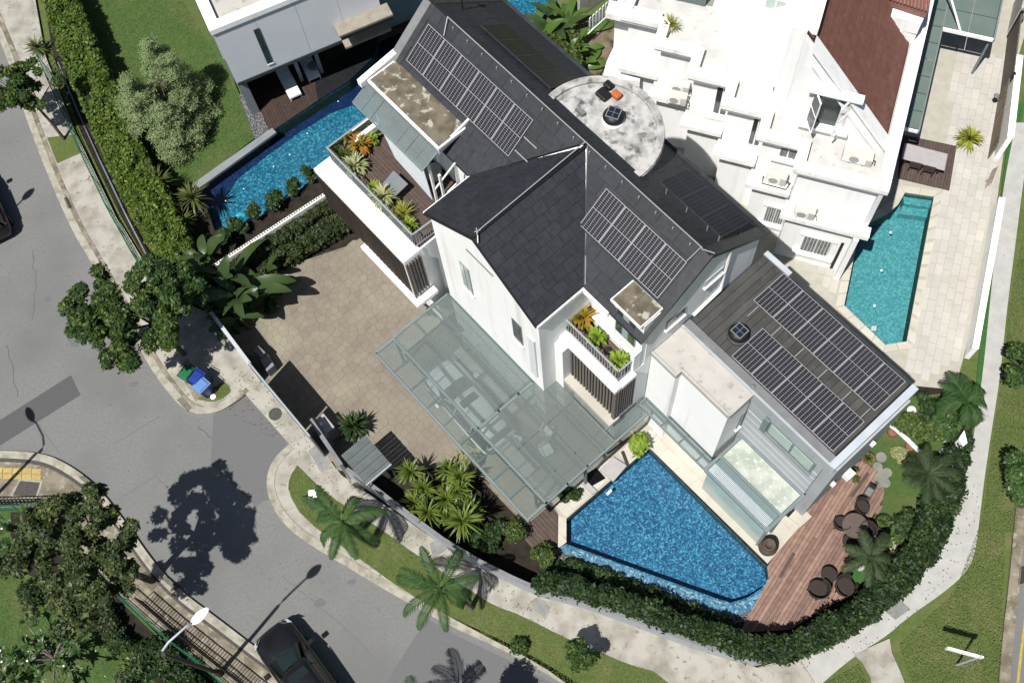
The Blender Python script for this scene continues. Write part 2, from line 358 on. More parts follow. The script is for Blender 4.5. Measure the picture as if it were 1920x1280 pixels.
    A['lf_hedge'] = leafmat('lf_hedge', (.040, .082, .012), (.115, .17, .022), c3=(.17, .22, .04))
    A['lf_front'] = leafmat('lf_front', (.010, .027, .009), (.034, .064, .019), c3=(.07, .10, .025))
    A['lf_pale'] = leafmat('lf_pale', (.150, .210, .085), (.26, .33, .15), rough=.8, c3=(.31, .36, .19))
    A['lf_ivy'] = leafmat('lf_ivy', (.020, .038, .014), (.058, .076, .026), c3=(.10, .12, .03))
    A['lf_palm'] = leafmat('lf_palm', (.020, .056, .016), (.056, .112, .028), rough=.65)
    A['lf_palmdark'] = leafmat('lf_palmdark', (.024, .044, .018), (.062, .088, .034), rough=.65)
    A['lf_yucca'] = leafmat('lf_yucca', (.060, .105, .018), (.16, .21, .035), rough=.4)
    A['lf_yucca_dull'] = leafmat('lf_yucca_dull', (.055, .085, .022), (.145, .175, .05), rough=.4)
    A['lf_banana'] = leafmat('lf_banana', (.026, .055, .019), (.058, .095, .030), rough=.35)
    A['lf_banana_bright'] = leafmat('lf_banana_bright', (.045, .10, .02), (.09, .16, .03), rough=.35)  # brighter green tone of the top banana plants
    A['lf_lime'] = leafmat('lf_lime', (.14, .23, .020), (.26, .36, .05), rough=.45)
    A['lf_gold'] = leafmat('lf_gold', (.19, .23, .03), (.36, .36, .06), rough=.5)
    A['lf_croton'] = leafmat('lf_croton', (.14, .17, .018), (.38, .19, .03), rough=.5, c3=(.36, .06, .02))
    A['lf_varieg'] = leafmat('lf_varieg', (.18, .21, .08), (.42, .42, .22), rough=.6)
    A['lf_fran'] = leafmat('lf_fran', (.035, .085, .025), (.085, .14, .04), rough=.4)
    A['lf_shrub'] = leafmat('lf_shrub', (.035, .065, .015), (.10, .14, .03), rough=.5, c3=(.17, .2, .05))
    A['leafcore'] = mat('leafcore', (.010, .020, .006), (.022, .036, .010), 6, .95)
    A['flower'] = mat('flower', (.75, .74, .70), rough=.7)
MT_EXTRA = 1
_mats()
def streaks(mt, amt, scale=2.4, dark=(.42, .41, .38)):
    """faint vertical rain streaks and grime"""
    n = mt.node_tree; b = n.nodes['Principled BSDF']; tc = n.nodes.new('ShaderNodeTexCoord'); mp = n.nodes.new('ShaderNodeMapping'); mp.inputs['Scale'].default_value = (1, 1, .07)
    nz = n.nodes.new('ShaderNodeTexNoise'); nz.inputs['Scale'].default_value = scale; nz.inputs['Detail'].default_value = 8; n.links.new(tc.outputs['Object'], mp.inputs[0]); n.links.new(mp.outputs[0], nz.inputs['Vector'])
    r = n.nodes.new('ShaderNodeMapRange'); r.inputs[1].default_value = .52; r.inputs[2].default_value = .85; r.inputs[4].default_value = amt; n.links.new(nz.outputs['Fac'], r.inputs[0])
    mx = n.nodes.new('ShaderNodeMix'); mx.data_type = 'RGBA'; mx.inputs[7].default_value = (*dark, 1); n.links.new(r.outputs[0], mx.inputs[0]); n.links.new(b.inputs['Base Color'].links[0].from_socket, mx.inputs[6]); n.links.new(mx.outputs[2], b.inputs['Base Color'])
streaks(MT['white'], .5); streaks(MT['white_old'], .8); streaks(MT['white_gray'], .45); streaks(MT['greywall'], .5, dark=(.16, .17, .17))
MT['panel_pale'] = mat('panel_pale', (.60, .62, .655), (.57, .59, .625), .9, .55)

# ================================================================== GROUND
def PX(pts, z=0.0): return [P(x, y, z) for x, y in pts]
def slab(name, px, z1, mt, z0=-.02, holes=(), world=None, **kw):
    b = M(); b.prism(world or PX(px, z1), z0, z1, holes); kw.setdefault('kind', 'structure'); return b.build(name, mt, **kw)
def smooth(pts, k=2):
    for _ in range(k):
        o = [pts[0]]
        for a, b in zip(pts, pts[1:]):
            o += [(a[0] * .75 + b[0] * .25, a[1] * .75 + b[1] * .25), (a[0] * .25 + b[0] * .75, a[1] * .25 + b[1] * .75)]
        pts = o + [pts[-1]]
    return pts
def strip(name, px, wid, z1, mt, z0=-.02, off=0., z=0., **kw):
    """a kerb or band of constant width along a line of photo points"""
    c = PX(px, z); b = M(); L = []; R = []
    for i, p in enumerate(c):
        t = (c[min(i + 1, len(c) - 1)] - c[max(i - 1, 0)]); t.z = 0; t.normalize(); n = Vector((-t.y, t.x, 0))
        L.append(p + n * (off + wid / 2)); R.append(p + n * (off - wid / 2))
    for i in range(len(c) - 1):
        q = [R[i], R[i + 1], L[i + 1], L[i]]
        for v in q: v.z = 0
        b.hexa([v + Vector((0, 0, z0)) for v in q], [v + Vector((0, 0, z1)) for v in q])
    return b.build(name, mt, **kw) if name else b
MAINPOOL = PX([(1062, 975), (1217, 840), (1438, 1061), (1441, 1082), (1428, 1102), (1402, 1119), (1370, 1129), (1347, 1122), (1062, 1019)], .2)
LEFTPOOL = PX([(374, 344), (505, 249), (610, 181), (655, 153), (702, 108), (714, 58), (748, 0), (790, -70), (1110, -80), (1008, 42), (900, 140), (720, 250), (588, 336), (500, 400), (450, 424), (402, 432)], .1)
WHITEPOOL = PX([(1697, 361), (1751, 369), (1700, 640), (1660, 646), (1583, 572), (1606, 458), (1634, 415), (1664, 400), (1684, 384)], .12)
g = M(); g.prism([(-160, -110), (160, -110), (160, 200), (-160, 200)], -2.2, -.05, [MAINPOOL, LEFTPOOL, WHITEPOOL]); g.build('ground', MT['lawn'], kind='structure')
MT['deck_shade'] = mat('deck_shade', (.004, .005, .008), (.008, .009, .012), 4, .6)  # near-black colour of the shade painted over the left deck
# ---- roads
road = M(); road.prism(PX([(-900, -60), (-60, -60), (0, 60), (24, 116), (62, 240), (135, 418), (180, 492), (250, 590), (330, 740), (420, 720), (500, 730), (580, 850), (560, 930), (640, 1000), (760, 1080), (1062, 1275), (1300, 1500), (200, 1700), (-900, 1700)]), -.03, 0)
road.build('road', MT['asphalt'], kind='structure')
def patch(px, mt, z=.004): slab('road_patch', px, z, mt, z0=.0005)
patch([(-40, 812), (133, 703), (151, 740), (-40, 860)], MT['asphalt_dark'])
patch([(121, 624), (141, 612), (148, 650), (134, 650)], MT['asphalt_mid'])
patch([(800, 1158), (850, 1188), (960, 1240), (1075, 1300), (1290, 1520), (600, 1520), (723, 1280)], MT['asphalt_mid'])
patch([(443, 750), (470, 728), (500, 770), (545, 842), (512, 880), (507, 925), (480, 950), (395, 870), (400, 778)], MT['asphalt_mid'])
rr = M(); rr.prism(PX([(1893, 1290), (1900, 1180), (1912, 1060), (1945, 860), (2600, 860), (2600, 1700), (1850, 1700)], .0), -.03, .0); rr.build('road', MT['asphalt'], kind='structure')
def crack(px, wd, seed, mt='asphalt_dark', z=.003, jit=3.):
    rng = random.Random(seed); q = []
    for (x0, y0), (x1, y1) in zip(px, px[1:]):
        n = max(2, int(math.hypot(x1 - x0, y1 - y0) / 9)); q += [(x0 + (x1 - x0) * i / n + rng.uniform(-jit, jit), y0 + (y1 - y0) * i / n + rng.uniform(-jit, jit)) for i in range(n)]
    strip('road_crack', q + [px[-1]], wd, z, MT[mt], z0=.0005, kind='structure')
crack([(443, 888), (470, 915), (497, 935), (512, 928)], .05, 1); crack([(415, 852), (440, 880), (455, 912)], .035, 2); crack([(372, 800), (470, 880)], .03, 3, jit=1.5); crack([(15, 650), (25, 700), (33, 745)], .03, 4); crack([(60, 470), (68, 540), (60, 600)], .025, 5)
crack([(212, 832), (300, 780)], .03, 6, 'asphalt_mid', jit=.6); crack([(72, 795), (112, 850)], .03, 7, 'asphalt_mid', jit=.6); crack([(224, 935), (292, 892), (330, 930)], .03, 8, 'asphalt_mid', jit=.6); crack([(530, 1080), (640, 1170), (700, 1230)], .03, 9, 'asphalt_mid', jit=1)
def blot(px, r, seed, mt='asphalt_mid', z=.0025):
    rng = random.Random(seed); c = P(*px); b = M(); n = 18; b.prism([c + Vector((r * rng.uniform(.55, 1.1) * math.cos(2 * pi * k / n), r * rng.uniform(.55, 1.1) * math.sin(2 * pi * k / n) * .7, 0)) for k in range(n)], .0004, z); b.build('oil_stain', MT[mt], kind='structure')
for k, (x, y, r) in enumerate([(452, 812, .5), (440, 860, .35), (470, 800, .3), (425, 790, .28), (480, 850, .3), (250, 720, .25), (600, 1130, .3), (660, 1090, .22), (90, 560, .25), (380, 1010, .2)]): blot((x, y), r, k, 'asphalt_dark' if k in (1, 2, 4) else 'asphalt_mid')
# ---- pavement and kerbs on the near side of the house
OUTER = smooth([(-60, -90), (0, 60), (24, 116), (62, 240), (135, 418), (180, 492), (240, 595), (290, 690), (330, 742), (350, 762), (375, 772), (408, 768), (438, 750), (455, 733)])
OUT2 = smooth([(548, 838), (516, 868), (506, 908), (518, 948), (545, 985), (590, 1018), (665, 1062), (757, 1117), (850, 1168), (960, 1217), (1062, 1275), (1300, 1430)])
slab('pavement', OUTER + [(455, 733), (548, 838)] + OUT2 + [(1440, 1400), (1540, 1300), (1500, 1236), (1420, 1251), (1300, 1215), (1190, 1173), (1100, 1141), (1010, 1118), (925, 1078), (850, 1036), (765, 976), (640, 890), (590, 835), (475, 692), (400, 590), (330, 560), (300, 540), (215, 400), (140, 245), (85, 105), (50, -90)], .11, MT['concrete'])
kb = strip(None, OUTER, .34, .135, None, off=-.0, z=0); kb2 = strip(None, OUT2, .34, .135, None, z=0); kb.add(kb2.v, kb2.f); kb.build('kerb', MT['kerb'], kind='structure')
kb = strip(None, [(x + 9, y - 4) for x, y in OUTER], .22, .125, None, z=.11, z0=.08); kb.build('drain_channel', MT['concrete_old'], kind='structure')
slab('pavement', [(455, 733), (548, 838), (640, 890), (560, 790), (470, 690), (440, 715)], .118, MT['concrete'])
LAWN_A = smooth([(557, 872), (542, 895), (540, 922), (568, 972), (667, 1042), (757, 1107), (880, 1176), (1010, 1243), (1075, 1290), (1200, 1390)], 1) + smooth([(1300, 1340), (1240, 1262), (1180, 1246), (1120, 1220), (1060, 1196), (977, 1153), (927, 1136), (890, 1112), (790, 1047), (687, 973), (613, 927), (557, 872)], 1)[:-1]
slab('verge_lawn', LAWN_A, .135, MT['lawn'])
slab('verge_lawn', smooth([(370, 748), (398, 754), (420, 745), (433, 734), (428, 722), (420, 716), (393, 730), (370, 748)], 1)[:-1], .135, MT['lawn'])
slab('verge_lawn', [(88, 258), (140, 252), (152, 286), (107, 306)], .135, MT['lawn'])
slab('concrete_apron', [(333, 690), (352, 672), (384, 742), (366, 752)], .13, MT['concrete_old'])
slab('concrete_apron', [(640, 873), (668, 862), (700, 900), (676, 925), (655, 905)], .122, MT['concrete_old'])
def cover(name, px, z, mt, label, cat, border=None, grp=None):
    b = M(); b.prism(PX(px, z), z - .03, z); o = b.build(name, mt); tag(o, label, cat, grp)
    if border:
        c = sum((Vector(q) for q in PX(px, z)), Vector()) / len(px); b = M(); o1 = [c + (q - c) * 1.22 for q in PX(px, z)]; b.prism(o1, z - .03, z - .006, [[c + (q - c) * 1.002 for q in PX(px, z)]]); b.build('cover_frame', border, o)
    return o
cover('manhole_cover', [(992, 1128), (1006, 1119), (1034, 1137), (1020, 1157)], .128, MT['ironlid'], 'square grey manhole cover in the stained pavement below the long front hedge', 'manhole cover', MT['kerb'])
cover('manhole_cover', [(578, 846), (594, 832), (620, 868), (604, 884)], .128, MT['ironlid'], 'pale rectangular manhole cover in the pavement beside the driveway gate end', 'manhole cover', MT['kerb'])
cover('manhole_cover', [(805, 1018), (822, 1012), (838, 1030), (812, 1046)], .128, MT['ironlid'], 'worn square cover in the pavement behind the second palm', 'manhole cover', MT['kerb'])
cover('manhole_cover', [(1660, 1146), (1683, 1119), (1707, 1141), (1679, 1161)], .06, MT['ironlid'], 'light grey square cover in the white footpath outside the hedge corner', 'manhole cover', MT['path'])
c = P(516, 776, .128); b = M(); b.lathe(c, [(.30, -.02), (.30, .004), (.27, .010)], 24); tag(b.build('manhole_cover', MT['iron']), 'round rusty manhole cover in the pavement by the gate', 'manhole cover')
def grate(px, z, label, n=7):
    q = PX(px, z); t = thing('drain_grate', label, 'drain grate', q[0], 'road drain grates')
    b = M(); b.prism(q, z - .05, z - .03); b.build('drain_pit', MT['black'], t)
    for i in range(n):
        f0, f1 = (i + .25) / n, (i + .75) / n; b = M(); b.prism([q[0].lerp(q[1], f0), q[0].lerp(q[1], f1), q[3].lerp(q[2], f1), q[3].lerp(q[2], f0)], z - .03, z + .004); b.build('bar', MT['iron'], t)
grate([(331, 749), (341, 743), (361, 764), (352, 771)], .14, 'iron drain grate at the curved kerb below the wheeled bins')
grate([(119, 371), (126, 369), (135, 388), (128, 392)], .14, 'iron drain grate in the kerb beside the long green fence')
grate([(147, 894), (156, 890), (176, 906), (169, 914)], .14, 'iron drain grate in the curved kerb near the yellow paving')
grate([(303, 1085), (310, 1078), (336, 1100), (329, 1107)], .14, 'iron drain grate in the kerb near the lamp head')
# ---- corner pavement, bottom left
OUT3 = smooth([(-200, 852), (0, 852), (82, 857), (130, 880), (178, 916), (232, 985), (290, 1068), (340, 1118), (400, 1162), (470, 1216), (600, 1310), (800, 1460)])
slab('pavement', OUT3 + [(700, 1500), (470, 1310), (400, 1268), (330, 1212), (290, 1180), (235, 1122), (160, 1040), (95, 946), (0, 946), (-200, 946)], .11, MT['concrete_old'])
strip('kerb', OUT3, .34, .135, MT['kerb'], kind='structure')
ch = strip(None, [(x - 6, y + 9) for x, y in OUT3], .16, .13, None, z=.11, z0=.08); ch.build('drain_channel', MT['iron'], kind='structure')
for i in range(5):
    for j in range(2):
        b = M(); b.prism(PX([(-12 + i * 18, 876 + j * 11 + i * .6), (5 + i * 18, 876 + j * 11 + i * .6), (4 + i * 18, 886 + j * 11 + i * .6), (-13 + i * 18, 886 + j * 11 + i * .6)], .12), .1, .125)
        if i == 0 and j == 0: YP = thing('tactile_paving', 'worn yellow tactile paving at the bottom left street corner', 'paving', P(30, 885, .1))
        b.build('paver', MT['yellow'], YP)
cover('service_cover', [(38, 901), (75, 904), (66, 932), (24, 928)], .128, MT['iron'], 'dark cover in a pale concrete surround beside the yellow paving', 'manhole cover', MT['kerb'])
slab('garden_lawn', [(-300, 952), (95, 952), (160, 1046), (235, 1130), (330, 1222), (470, 1322), (700, 1520), (-300, 1700)], .09, MT['lawn_lush'])
slab('hedge_bed', [(20, 960), (95, 956), (160, 1050), (235, 1136), (330, 1228), (470, 1326), (430, 1340), (300, 1290), (210, 1190), (120, 1110), (20, 1060)], .1, MT['soil'])
slab('planting_bed', [(258, 1078), (284, 1064), (308, 1085), (284, 1108)], .118, MT['dirt'])
# ---- right hand verge
FP_R = smooth([(1938, 230), (1920, 330), (1905, 450), (1889, 570), (1876, 700), (1862, 790), (1848, 880), (1838, 960), (1830, 1030), (1815, 1070), (1770, 1110), (1700, 1158), (1665, 1190), (1600, 1230), (1530, 1290), (1460, 1360)])
FP_L = smooth([(1905, 230), (1885, 330), (1868, 450), (1856, 570), (1843, 700), (1830, 790), (1815, 880), (1790, 950), (1740, 1010), (1640, 1080), (1560, 1150), (1480, 1225), (1380, 1275), (1300, 1300)])
slab('footpath', FP_R + FP_L[::-1], .05, MT['path'])
slab('footpath', [(1600, 1226), (1668, 1196), (1672, 1222), (1690, 1262), (1708, 1310), (1640, 1320), (1632, 1268), (1616, 1240)], .052, MT['concrete'])
slab('footpath', [(1480, 1225), (1440, 1235), (1320, 1300), (1300, 1420), (1480, 1340)], .048, MT['concrete'])
strip('kerb', smooth([(1940, 760), (1912, 960), (1902, 1080), (1890, 1180), (1880, 1300), (1872, 1400)]), .42, .12, MT['concrete_old'], kind='structure')
strip('yellow_line', [(1932, 1090), (1921, 1170), (1912, 1245), (1906, 1300)], .10, .006, MT['yellowline'], z0=.001, kind='structure')
grate([(1912, 1064), (1925, 1060), (1921, 1092), (1908, 1096)], .125, 'iron drain grate in the kerb at the far right edge', 8)
slab('grass_strip', [(1922, 190), (1900, 200), (1886, 290), (1870, 430), (1840, 620), (1824, 790), (1842, 790), (1853, 640), (1868, 545), (1884, 420), (1903, 300)], .045, MT['turf'])
# ---- compound grounds of the main house
slab('soil_and_shade', [(395, 590), (475, 692), (590, 835), (640, 890), (765, 976), (850, 1036), (925, 1078), (1010, 1117), (1100, 1140), (1190, 1172), (1300, 1214), (1420, 1250), (1500, 1230), (1580, 1165), (1690, 1070), (1780, 950), (1808, 870), (1825, 800), (1800, 720), (1700, 716), (1500, 600), (1200, 400), (900, 250), (760, 300), (612, 352), (400, 490), (395, 540)], .06, MT['soil'], holes=[MAINPOOL])
DRIVE = [(408, 590), (520, 505), (690, 448), (705, 478), (800, 590), (1010, 720), (1215, 775), (1217, 838), (1062, 950), (985, 985), (868, 862), (800, 880), (748, 880), (640, 880), (592, 832), (478, 690)]
drive = slab('driveway', DRIVE, .10, MT['grout'])
def stones(parent, poly, cell, jit, z0, z1, mt, gap, order=None):
    """irregular stamped stones: Voronoi cells of a jittered grid, each with its own edges"""
    us = [HM.inv(Vector(p)) for p in poly]; u0, u1 = min(u for u, v in us), max(u for u, v in us); v0, v1 = min(v for u, v in us), max(v for u, v in us)
    nu, nv = int((u1 - u0) / cell) + 3, int((v1 - v0) / cell) + 3
    S_ = {(i, j): (u0 + (i - 1 + .5 + random.uniform(-jit, jit)) * cell, v0 + (j - 1 + .5 + random.uniform(-jit, jit)) * cell) for i in range(nu) for j in range(nv)}
    cells = []
    for (i, j), c in S_.items():
        if not inside(c, us): continue
        q = [(c[0] - cell * 1.3, c[1] - cell * 1.3), (c[0] + cell * 1.3, c[1] - cell * 1.3), (c[0] + cell * 1.3, c[1] + cell * 1.3), (c[0] - cell * 1.3, c[1] + cell * 1.3)]
        for di in range(-2, 3):
            for dj in range(-2, 3):
                o = S_.get((i + di, j + dj))
                if o is None or o == c: continue
                m_ = ((c[0] + o[0]) / 2, (c[1] + o[1]) / 2); d = (o[0] - c[0], o[1] - c[1]); a, b = m_, (m_[0] - d[1], m_[1] + d[0]); out = []
                side = lambda p: (b[0] - a[0]) * (p[1] - a[1]) - (b[1] - a[1]) * (p[0] - a[0])
                for k in range(len(q)):
                    p, r = q[k], q[(k + 1) % len(q)]; sp, sr = side(p), side(r)
                    if sp >= 0: out.append(p)
                    if sp * sr < 0: t = sp / (sp - sr); out.append((p[0] + t * (r[0] - p[0]), p[1] + t * (r[1] - p[1])))
                q = out
                if len(q) < 3: break
            if len(q) < 3: break
        if len(q) >= 3: cells.append((order(HM.w(*c, 0)) if order else 0, q, c))
    cells.sort(key=lambda t: t[0]); mass = M()
    for _, c, m_ in cells:
        s = [(m_[0] + (p[0] - m_[0]) * (1 - gap), m_[1] + (p[1] - m_[1]) * (1 - gap)) for p in c]; z = z1 + random.uniform(-.003, .003)
        b = M(); b.hexa([HM.w(*p, z0) for p in s], [HM.w(*p, z) for p in s]); piece('paving_stone', b, mt, parent, stuff=mass)
    if mass.v: mass.build('paving_stones', mt, parent, kind='stuff')
stones(drive, PX(DRIVE, .1), .34, .33, .09, .112, MT['stone_drive'], .028, order=lambda p: (p - P(650, 640)).length)
# patio under the glass roof and around the pool
slab('pool_terrace', [(1010, 722), (1215, 772), (1245, 800), (1500, 985), (1440, 1055), (1217, 838), (1062, 972), (1062, 1016), (1046, 1028), (1047, 962), (1035, 942), (930, 830)], .15, MT['cream_joint'])
def pave(parent, name, poly, F, wa, wb, gap, z0, z1, mt, bond=.5, convex=False, jit=.0, order=None):
    us = [F.inv(Vector(p)) for p in poly]
    if area2(us) < 0: us = us[::-1]
    a0, a1 = min(u for u, v in us), max(u for u, v in us); b0, b1 = min(v for u, v in us), max(v for u, v in us); cells = []
    for j in range(int((b1 - b0) / wb) + 2):
        sh = random.uniform(-jit, jit) * wa + (bond * wa if j % 2 else 0)
        for i in range(-1, int((a1 - a0) / wa) + 2):
            x, y = a0 + i * wa + sh, b0 + j * wb
            c = [(x, y), (x + wa - gap, y), (x + wa - gap, y + wb - gap), (x, y + wb - gap)]
            if convex: c = clip(c, us)
            elif not all(inside(p, us) for p in c): c = []
            if len(c) >= 3 and abs(area2(c)) > wa * wb * .12: cells.append(c)
    if order: cells.sort(key=lambda c: order(F.w(c[0][0], c[0][1], 0)))
    mass = M()
    for c in cells:
        z = z1 + random.uniform(-.003, .003); b = M(); b.hexa([F.w(*p, z0) for p in c], [F.w(*p, z) for p in c]); piece(name, b, mt, parent, stuff=mass)
    if mass.v: mass.build(name + 's', mt, parent, kind='stuff')
pt = bpy.data.objects['pool_terrace']
pave(pt, 'tile', PX([(1217, 838), (1240, 800), (1500, 986), (1439, 1056)], .15), HM, .9, .6, .006, .14, .17, MT['cream'], convex=True)
pave(pt, 'tile', PX([(1046, 1028), (1047, 964), (1062, 972), (1062, 1016)], .15), HM, .6, .5, .006, .14, .17, MT['cream'], convex=True)
pave(pt, 'tile', PX([(1048, 955), (1034, 938), (1140, 850), (1160, 880), (1062, 970)], .15), HM, .6, .45, .006, .14, .17, MT['cream'], convex=True)
pave(pt, 'tile', PX([(1160, 850), (1195, 815), (1236, 800), (1217, 838), (1178, 872)], .15), HM, .6, .6, .006, .14, .17, MT['cream'], convex=True)
pave(pt, 'tile', PX([(930, 830), (1010, 722), (1200, 790), (1030, 930)], .15), HM, .6, .6, .006, .14, .168, MT['stone_drive'], convex=True)
slab('pool_terrace', [(1476, 972), (1500, 988), (1522, 968), (1500, 946)], .135, MT['cream'])
# ---- pools
def pool(name, poly, depth, rim, mt, level, floor_kw=None):
    b = M(); n = len(poly); q = [Vector((p[0], p[1], 0)) for p in poly]
    if area2([(p.x, p.y) for p in q]) < 0: q = q[::-1]
    b.quad(*[p + Vector((0, 0, -depth)) for p in q])
    for i in range(n):
        a, c = q[i], q[(i + 1) % n]; b.quad(c + Vector((0, 0, -depth)), a + Vector((0, 0, -depth)), a + Vector((0, 0, rim)), c + Vector((0, 0, rim)))
    o = b.build(name, mt, kind='structure')
    wv = M(); wv.quad(*[p + Vector((0, 0, level)) for p in q]); wv.build('water', MT['water'], kind='structure')
    return o
pool('swimming_pool', MAINPOOL, .48, .16, MT['mos_main'], .12)
lp_ = pool('swimming_pool', LEFTPOOL, .7, .05, MT['mos_left'], .02)
b = M(); b.prism(PX([(376, 346), (506, 251), (611, 183), (656, 155), (704, 109), (716, 59), (750, 0), (792, -68), (884, -68), (850, 20), (800, 90), (735, 150), (688, 186), (620, 212), (560, 248), (500, 292), (446, 334), (420, 372), (412, 402), (402, 420)], -.66), -.699, -.66); b.build('dark_tiles', MT['mos_navy'], lp_)  # darker navy zone of the pool floor
wp = pool('swimming_pool', WHITEPOOL, .9, .11, MT['mos_teal'], .05)
for k in range(2):
    a, c = P(1697 + 2 - k * 9, 361 + 14 + k * 14, .1), P(1751 - 3 - k * 3, 369 + 13 + k * 14, .1); a0, c0 = P(1697, 361, .1), P(1751, 369, .1)
    b = M(); b.prism([a0, c0, c, a] if k == 0 else [P(1699, 375, .1), P(1748, 382, .1), c, a], -.88, -.25 - k * .25); b.build('pool_step', MT['mos_teal'], wp)
# infinity edge of the main pool
ie = [(1062, 1019), (1347, 1122), (1370, 1129), (1402, 1119), (1428, 1102), (1441, 1082)]
ieo = [(1045, 1030), (1345, 1146), (1374, 1153), (1412, 1143), (1441, 1118), (1450, 1090)]
b = M(); q = PX(ie, .14)
b.prism([p for p in PX(ie, .14)] + [p for p in PX([(x + (xo - x) * .16, y + (yo - y) * .16) for (x, y), (xo, yo) in zip(ie, ieo)], .14)][::-1], -.6, .14); b.build('pool_edge', MT['mos_main'], kind='structure')
b = M(); b.prism(PX([(x + (xo - x) * .17, y + (yo - y) * .17) for (x, y), (xo, yo) in zip(ie, ieo)], .05) + PX(ieo, .05)[::-1], -.6, .085); b.build('overflow_ledge', MT['mos_edge'], kind='structure')
strip('overflow_gravel', [(1036, 1036), (1190, 1096), (1342, 1153), (1374, 1160), (1415, 1150)], .4, .075, MT['gravel'], z=0, kind='structure')
for (x, y), mt in (((1560 + 80, 595), 'lf'),): pass
# ---- timber deck by the pool
DK = [(1438, 1061), (1490, 976), (1545, 914), (1618, 860), (1662, 902), (1652, 950), (1610, 1010), (1590, 1055), (1600, 1090), (1590, 1115), (1480, 1180), (1385, 1185), (1420, 1125), (1441, 1085)]
deck = slab('timber_deck', DK, .10, MT['slate_base'])
dirp = (P(1632, 880) - P(1440, 1190)); DF = Fr(math.degrees(math.atan2(dirp.y, dirp.x)))
us = [DF.inv(p) for p in PX(DK, .13)]
v0, v1 = min(v for u, v in us), max(v for u, v in us); wv = .155
def cross_x(y):
    xs = []
    for k in range(len(us)):
        a, c = us[k - 1], us[k]
        if (a[1] > y) != (c[1] > y): xs.append(a[0] + (y - a[1]) / (c[1] - a[1]) * (c[0] - a[0]))
    return sorted(xs)
for i in range(int((v1 - v0) / wv) + 1):
    y0 = v0 + i * wv; y1 = y0 + wv - .014; A_, B_ = cross_x(y0 + .003), cross_x(y1 - .003)
    if len(A_) != len(B_): A_ = B_ = cross_x((y0 + y1) / 2)
    for k in range(0, len(A_) - 1, 2):
        xa, xb, ea, eb = A_[k], B_[k], A_[k + 1], B_[k + 1]
        while True:
            e = max(xa, xb) + random.uniform(2.2, 4.2); last = e > min(ea, eb) - .5
            fa, fb = (ea, eb) if last else (e, e)
            b = M(); q = [(xa + .004, y0), (fa - .004, y0), (fb - .004, y1), (xb + .004, y1)]; b.hexa([DF.w(*p, .09) for p in q], [DF.w(*p, .13) for p in q]); piece('plank', b, MT['deckred'], deck)
            if last: break
            xa = xb = e
for (ax, ay, bx, by) in ((1462, 1082, 1489, 1036), (1597, 930, 1628, 886), (1626, 1000 - 60, 1645, 902)):
    a, c = P(ax, ay, .136), P(bx, by, .136); t = (c - a).normalized(); n = Vector((-t.y, t.x, 0)) * .075
    b = M(); b.hexa([a - n, c - n, c + n, a + n], [q + Vector((0, 0, .004)) for q in (a - n, c - n, c + n, a + n)]); b.build('deck_hatch', MT['deckbrown'], deck)
# small dark deck at the canopy corner
dk2 = slab('timber_deck', [(985, 985), (1032, 945), (1046, 965), (1045, 1026), (1000, 1030), (975, 1000)], .11, MT['slate_base'])
for i in range(11):
    b = M(); a = P(975 + i * 7.2, 1000 - i * 5, .14); q = clip([HM.inv(x) for x in (a, a + HM.f * .15, a + HM.f * .15 + HM.e * 2.6 - HM.e * 1.3, a + HM.e * 1.3)], [HM.inv(x) for x in PX([(985, 985), (975, 1000), (1000, 1030), (1045, 1026), (1046, 965), (1032, 945)], .14)][::1])
for i in range(12):
    u = [HM.inv(x) for x in PX([(985, 985), (975, 1000), (1000, 1030), (1045, 1026), (1046, 965), (1032, 945)], .14)]
    if area2(u) < 0: u = u[::-1]
    lo = min(p[1] for p in u) + i * .17; hi = lo + .155; q = clip([(-30, lo), (30, lo), (30, hi), (-30, hi)], u)
    if len(q) >= 3: b = M(); b.hexa([HM.w(*p, .10) for p in q], [HM.w(*p, .14) for p in q]); piece('plank', b, MT['deckbrown'], dk2)
# dark pond, step and stone slab by the water
b = M(); b.prism(PX([(1096, 890), (1118, 876), (1136, 896), (1108, 912)], .17), .0, .172); b.build('pond', MT['blackgloss'], kind='structure')
b = M(); b.prism(PX([(1124, 880), (1150, 856), (1176, 872), (1150, 902)], .3), .1, .30); tag(b.build('stone_slab', MT['tabletop_grey'], bevel=.01), 'flat grey stone slab at the head of the blue pool', 'slab')
b = M(); b.prism(PX([(1090, 905), (1098, 899), (1120, 920), (1110, 926)], .3), .1, .28); tag(b.build('stone_step', MT['tabletop_grey'], bevel=.01), 'narrow grey stone block beside the dark pond', 'slab')
b = M(); b.tube([P(1166, 846, .35), P(1176, 872, .35)], .05, 5); b.tube([P(1138, 850, .35), P(1180, 820, .35)], .05, 5); tag(b.build('timber_rail', MT['slatwood']), 'thin dark timber rails beside the lime bush', 'rail')
# ---- garden lawn on the right
slab('garden_lawn', [(1632, 872), (1600, 850), (1690, 745), (1790, 735), (1815, 860), (1790, 950), (1700, 1040), (1620, 1095), (1592, 1085), (1588, 1055), (1610, 1010), (1652, 950), (1662, 902)], .085, MT['lawn_lush'])
slab('artificial_turf', [(1586, 1058), (1605, 1040), (1624, 1075), (1620, 1092), (1602, 1090)], .1, MT['turf'])
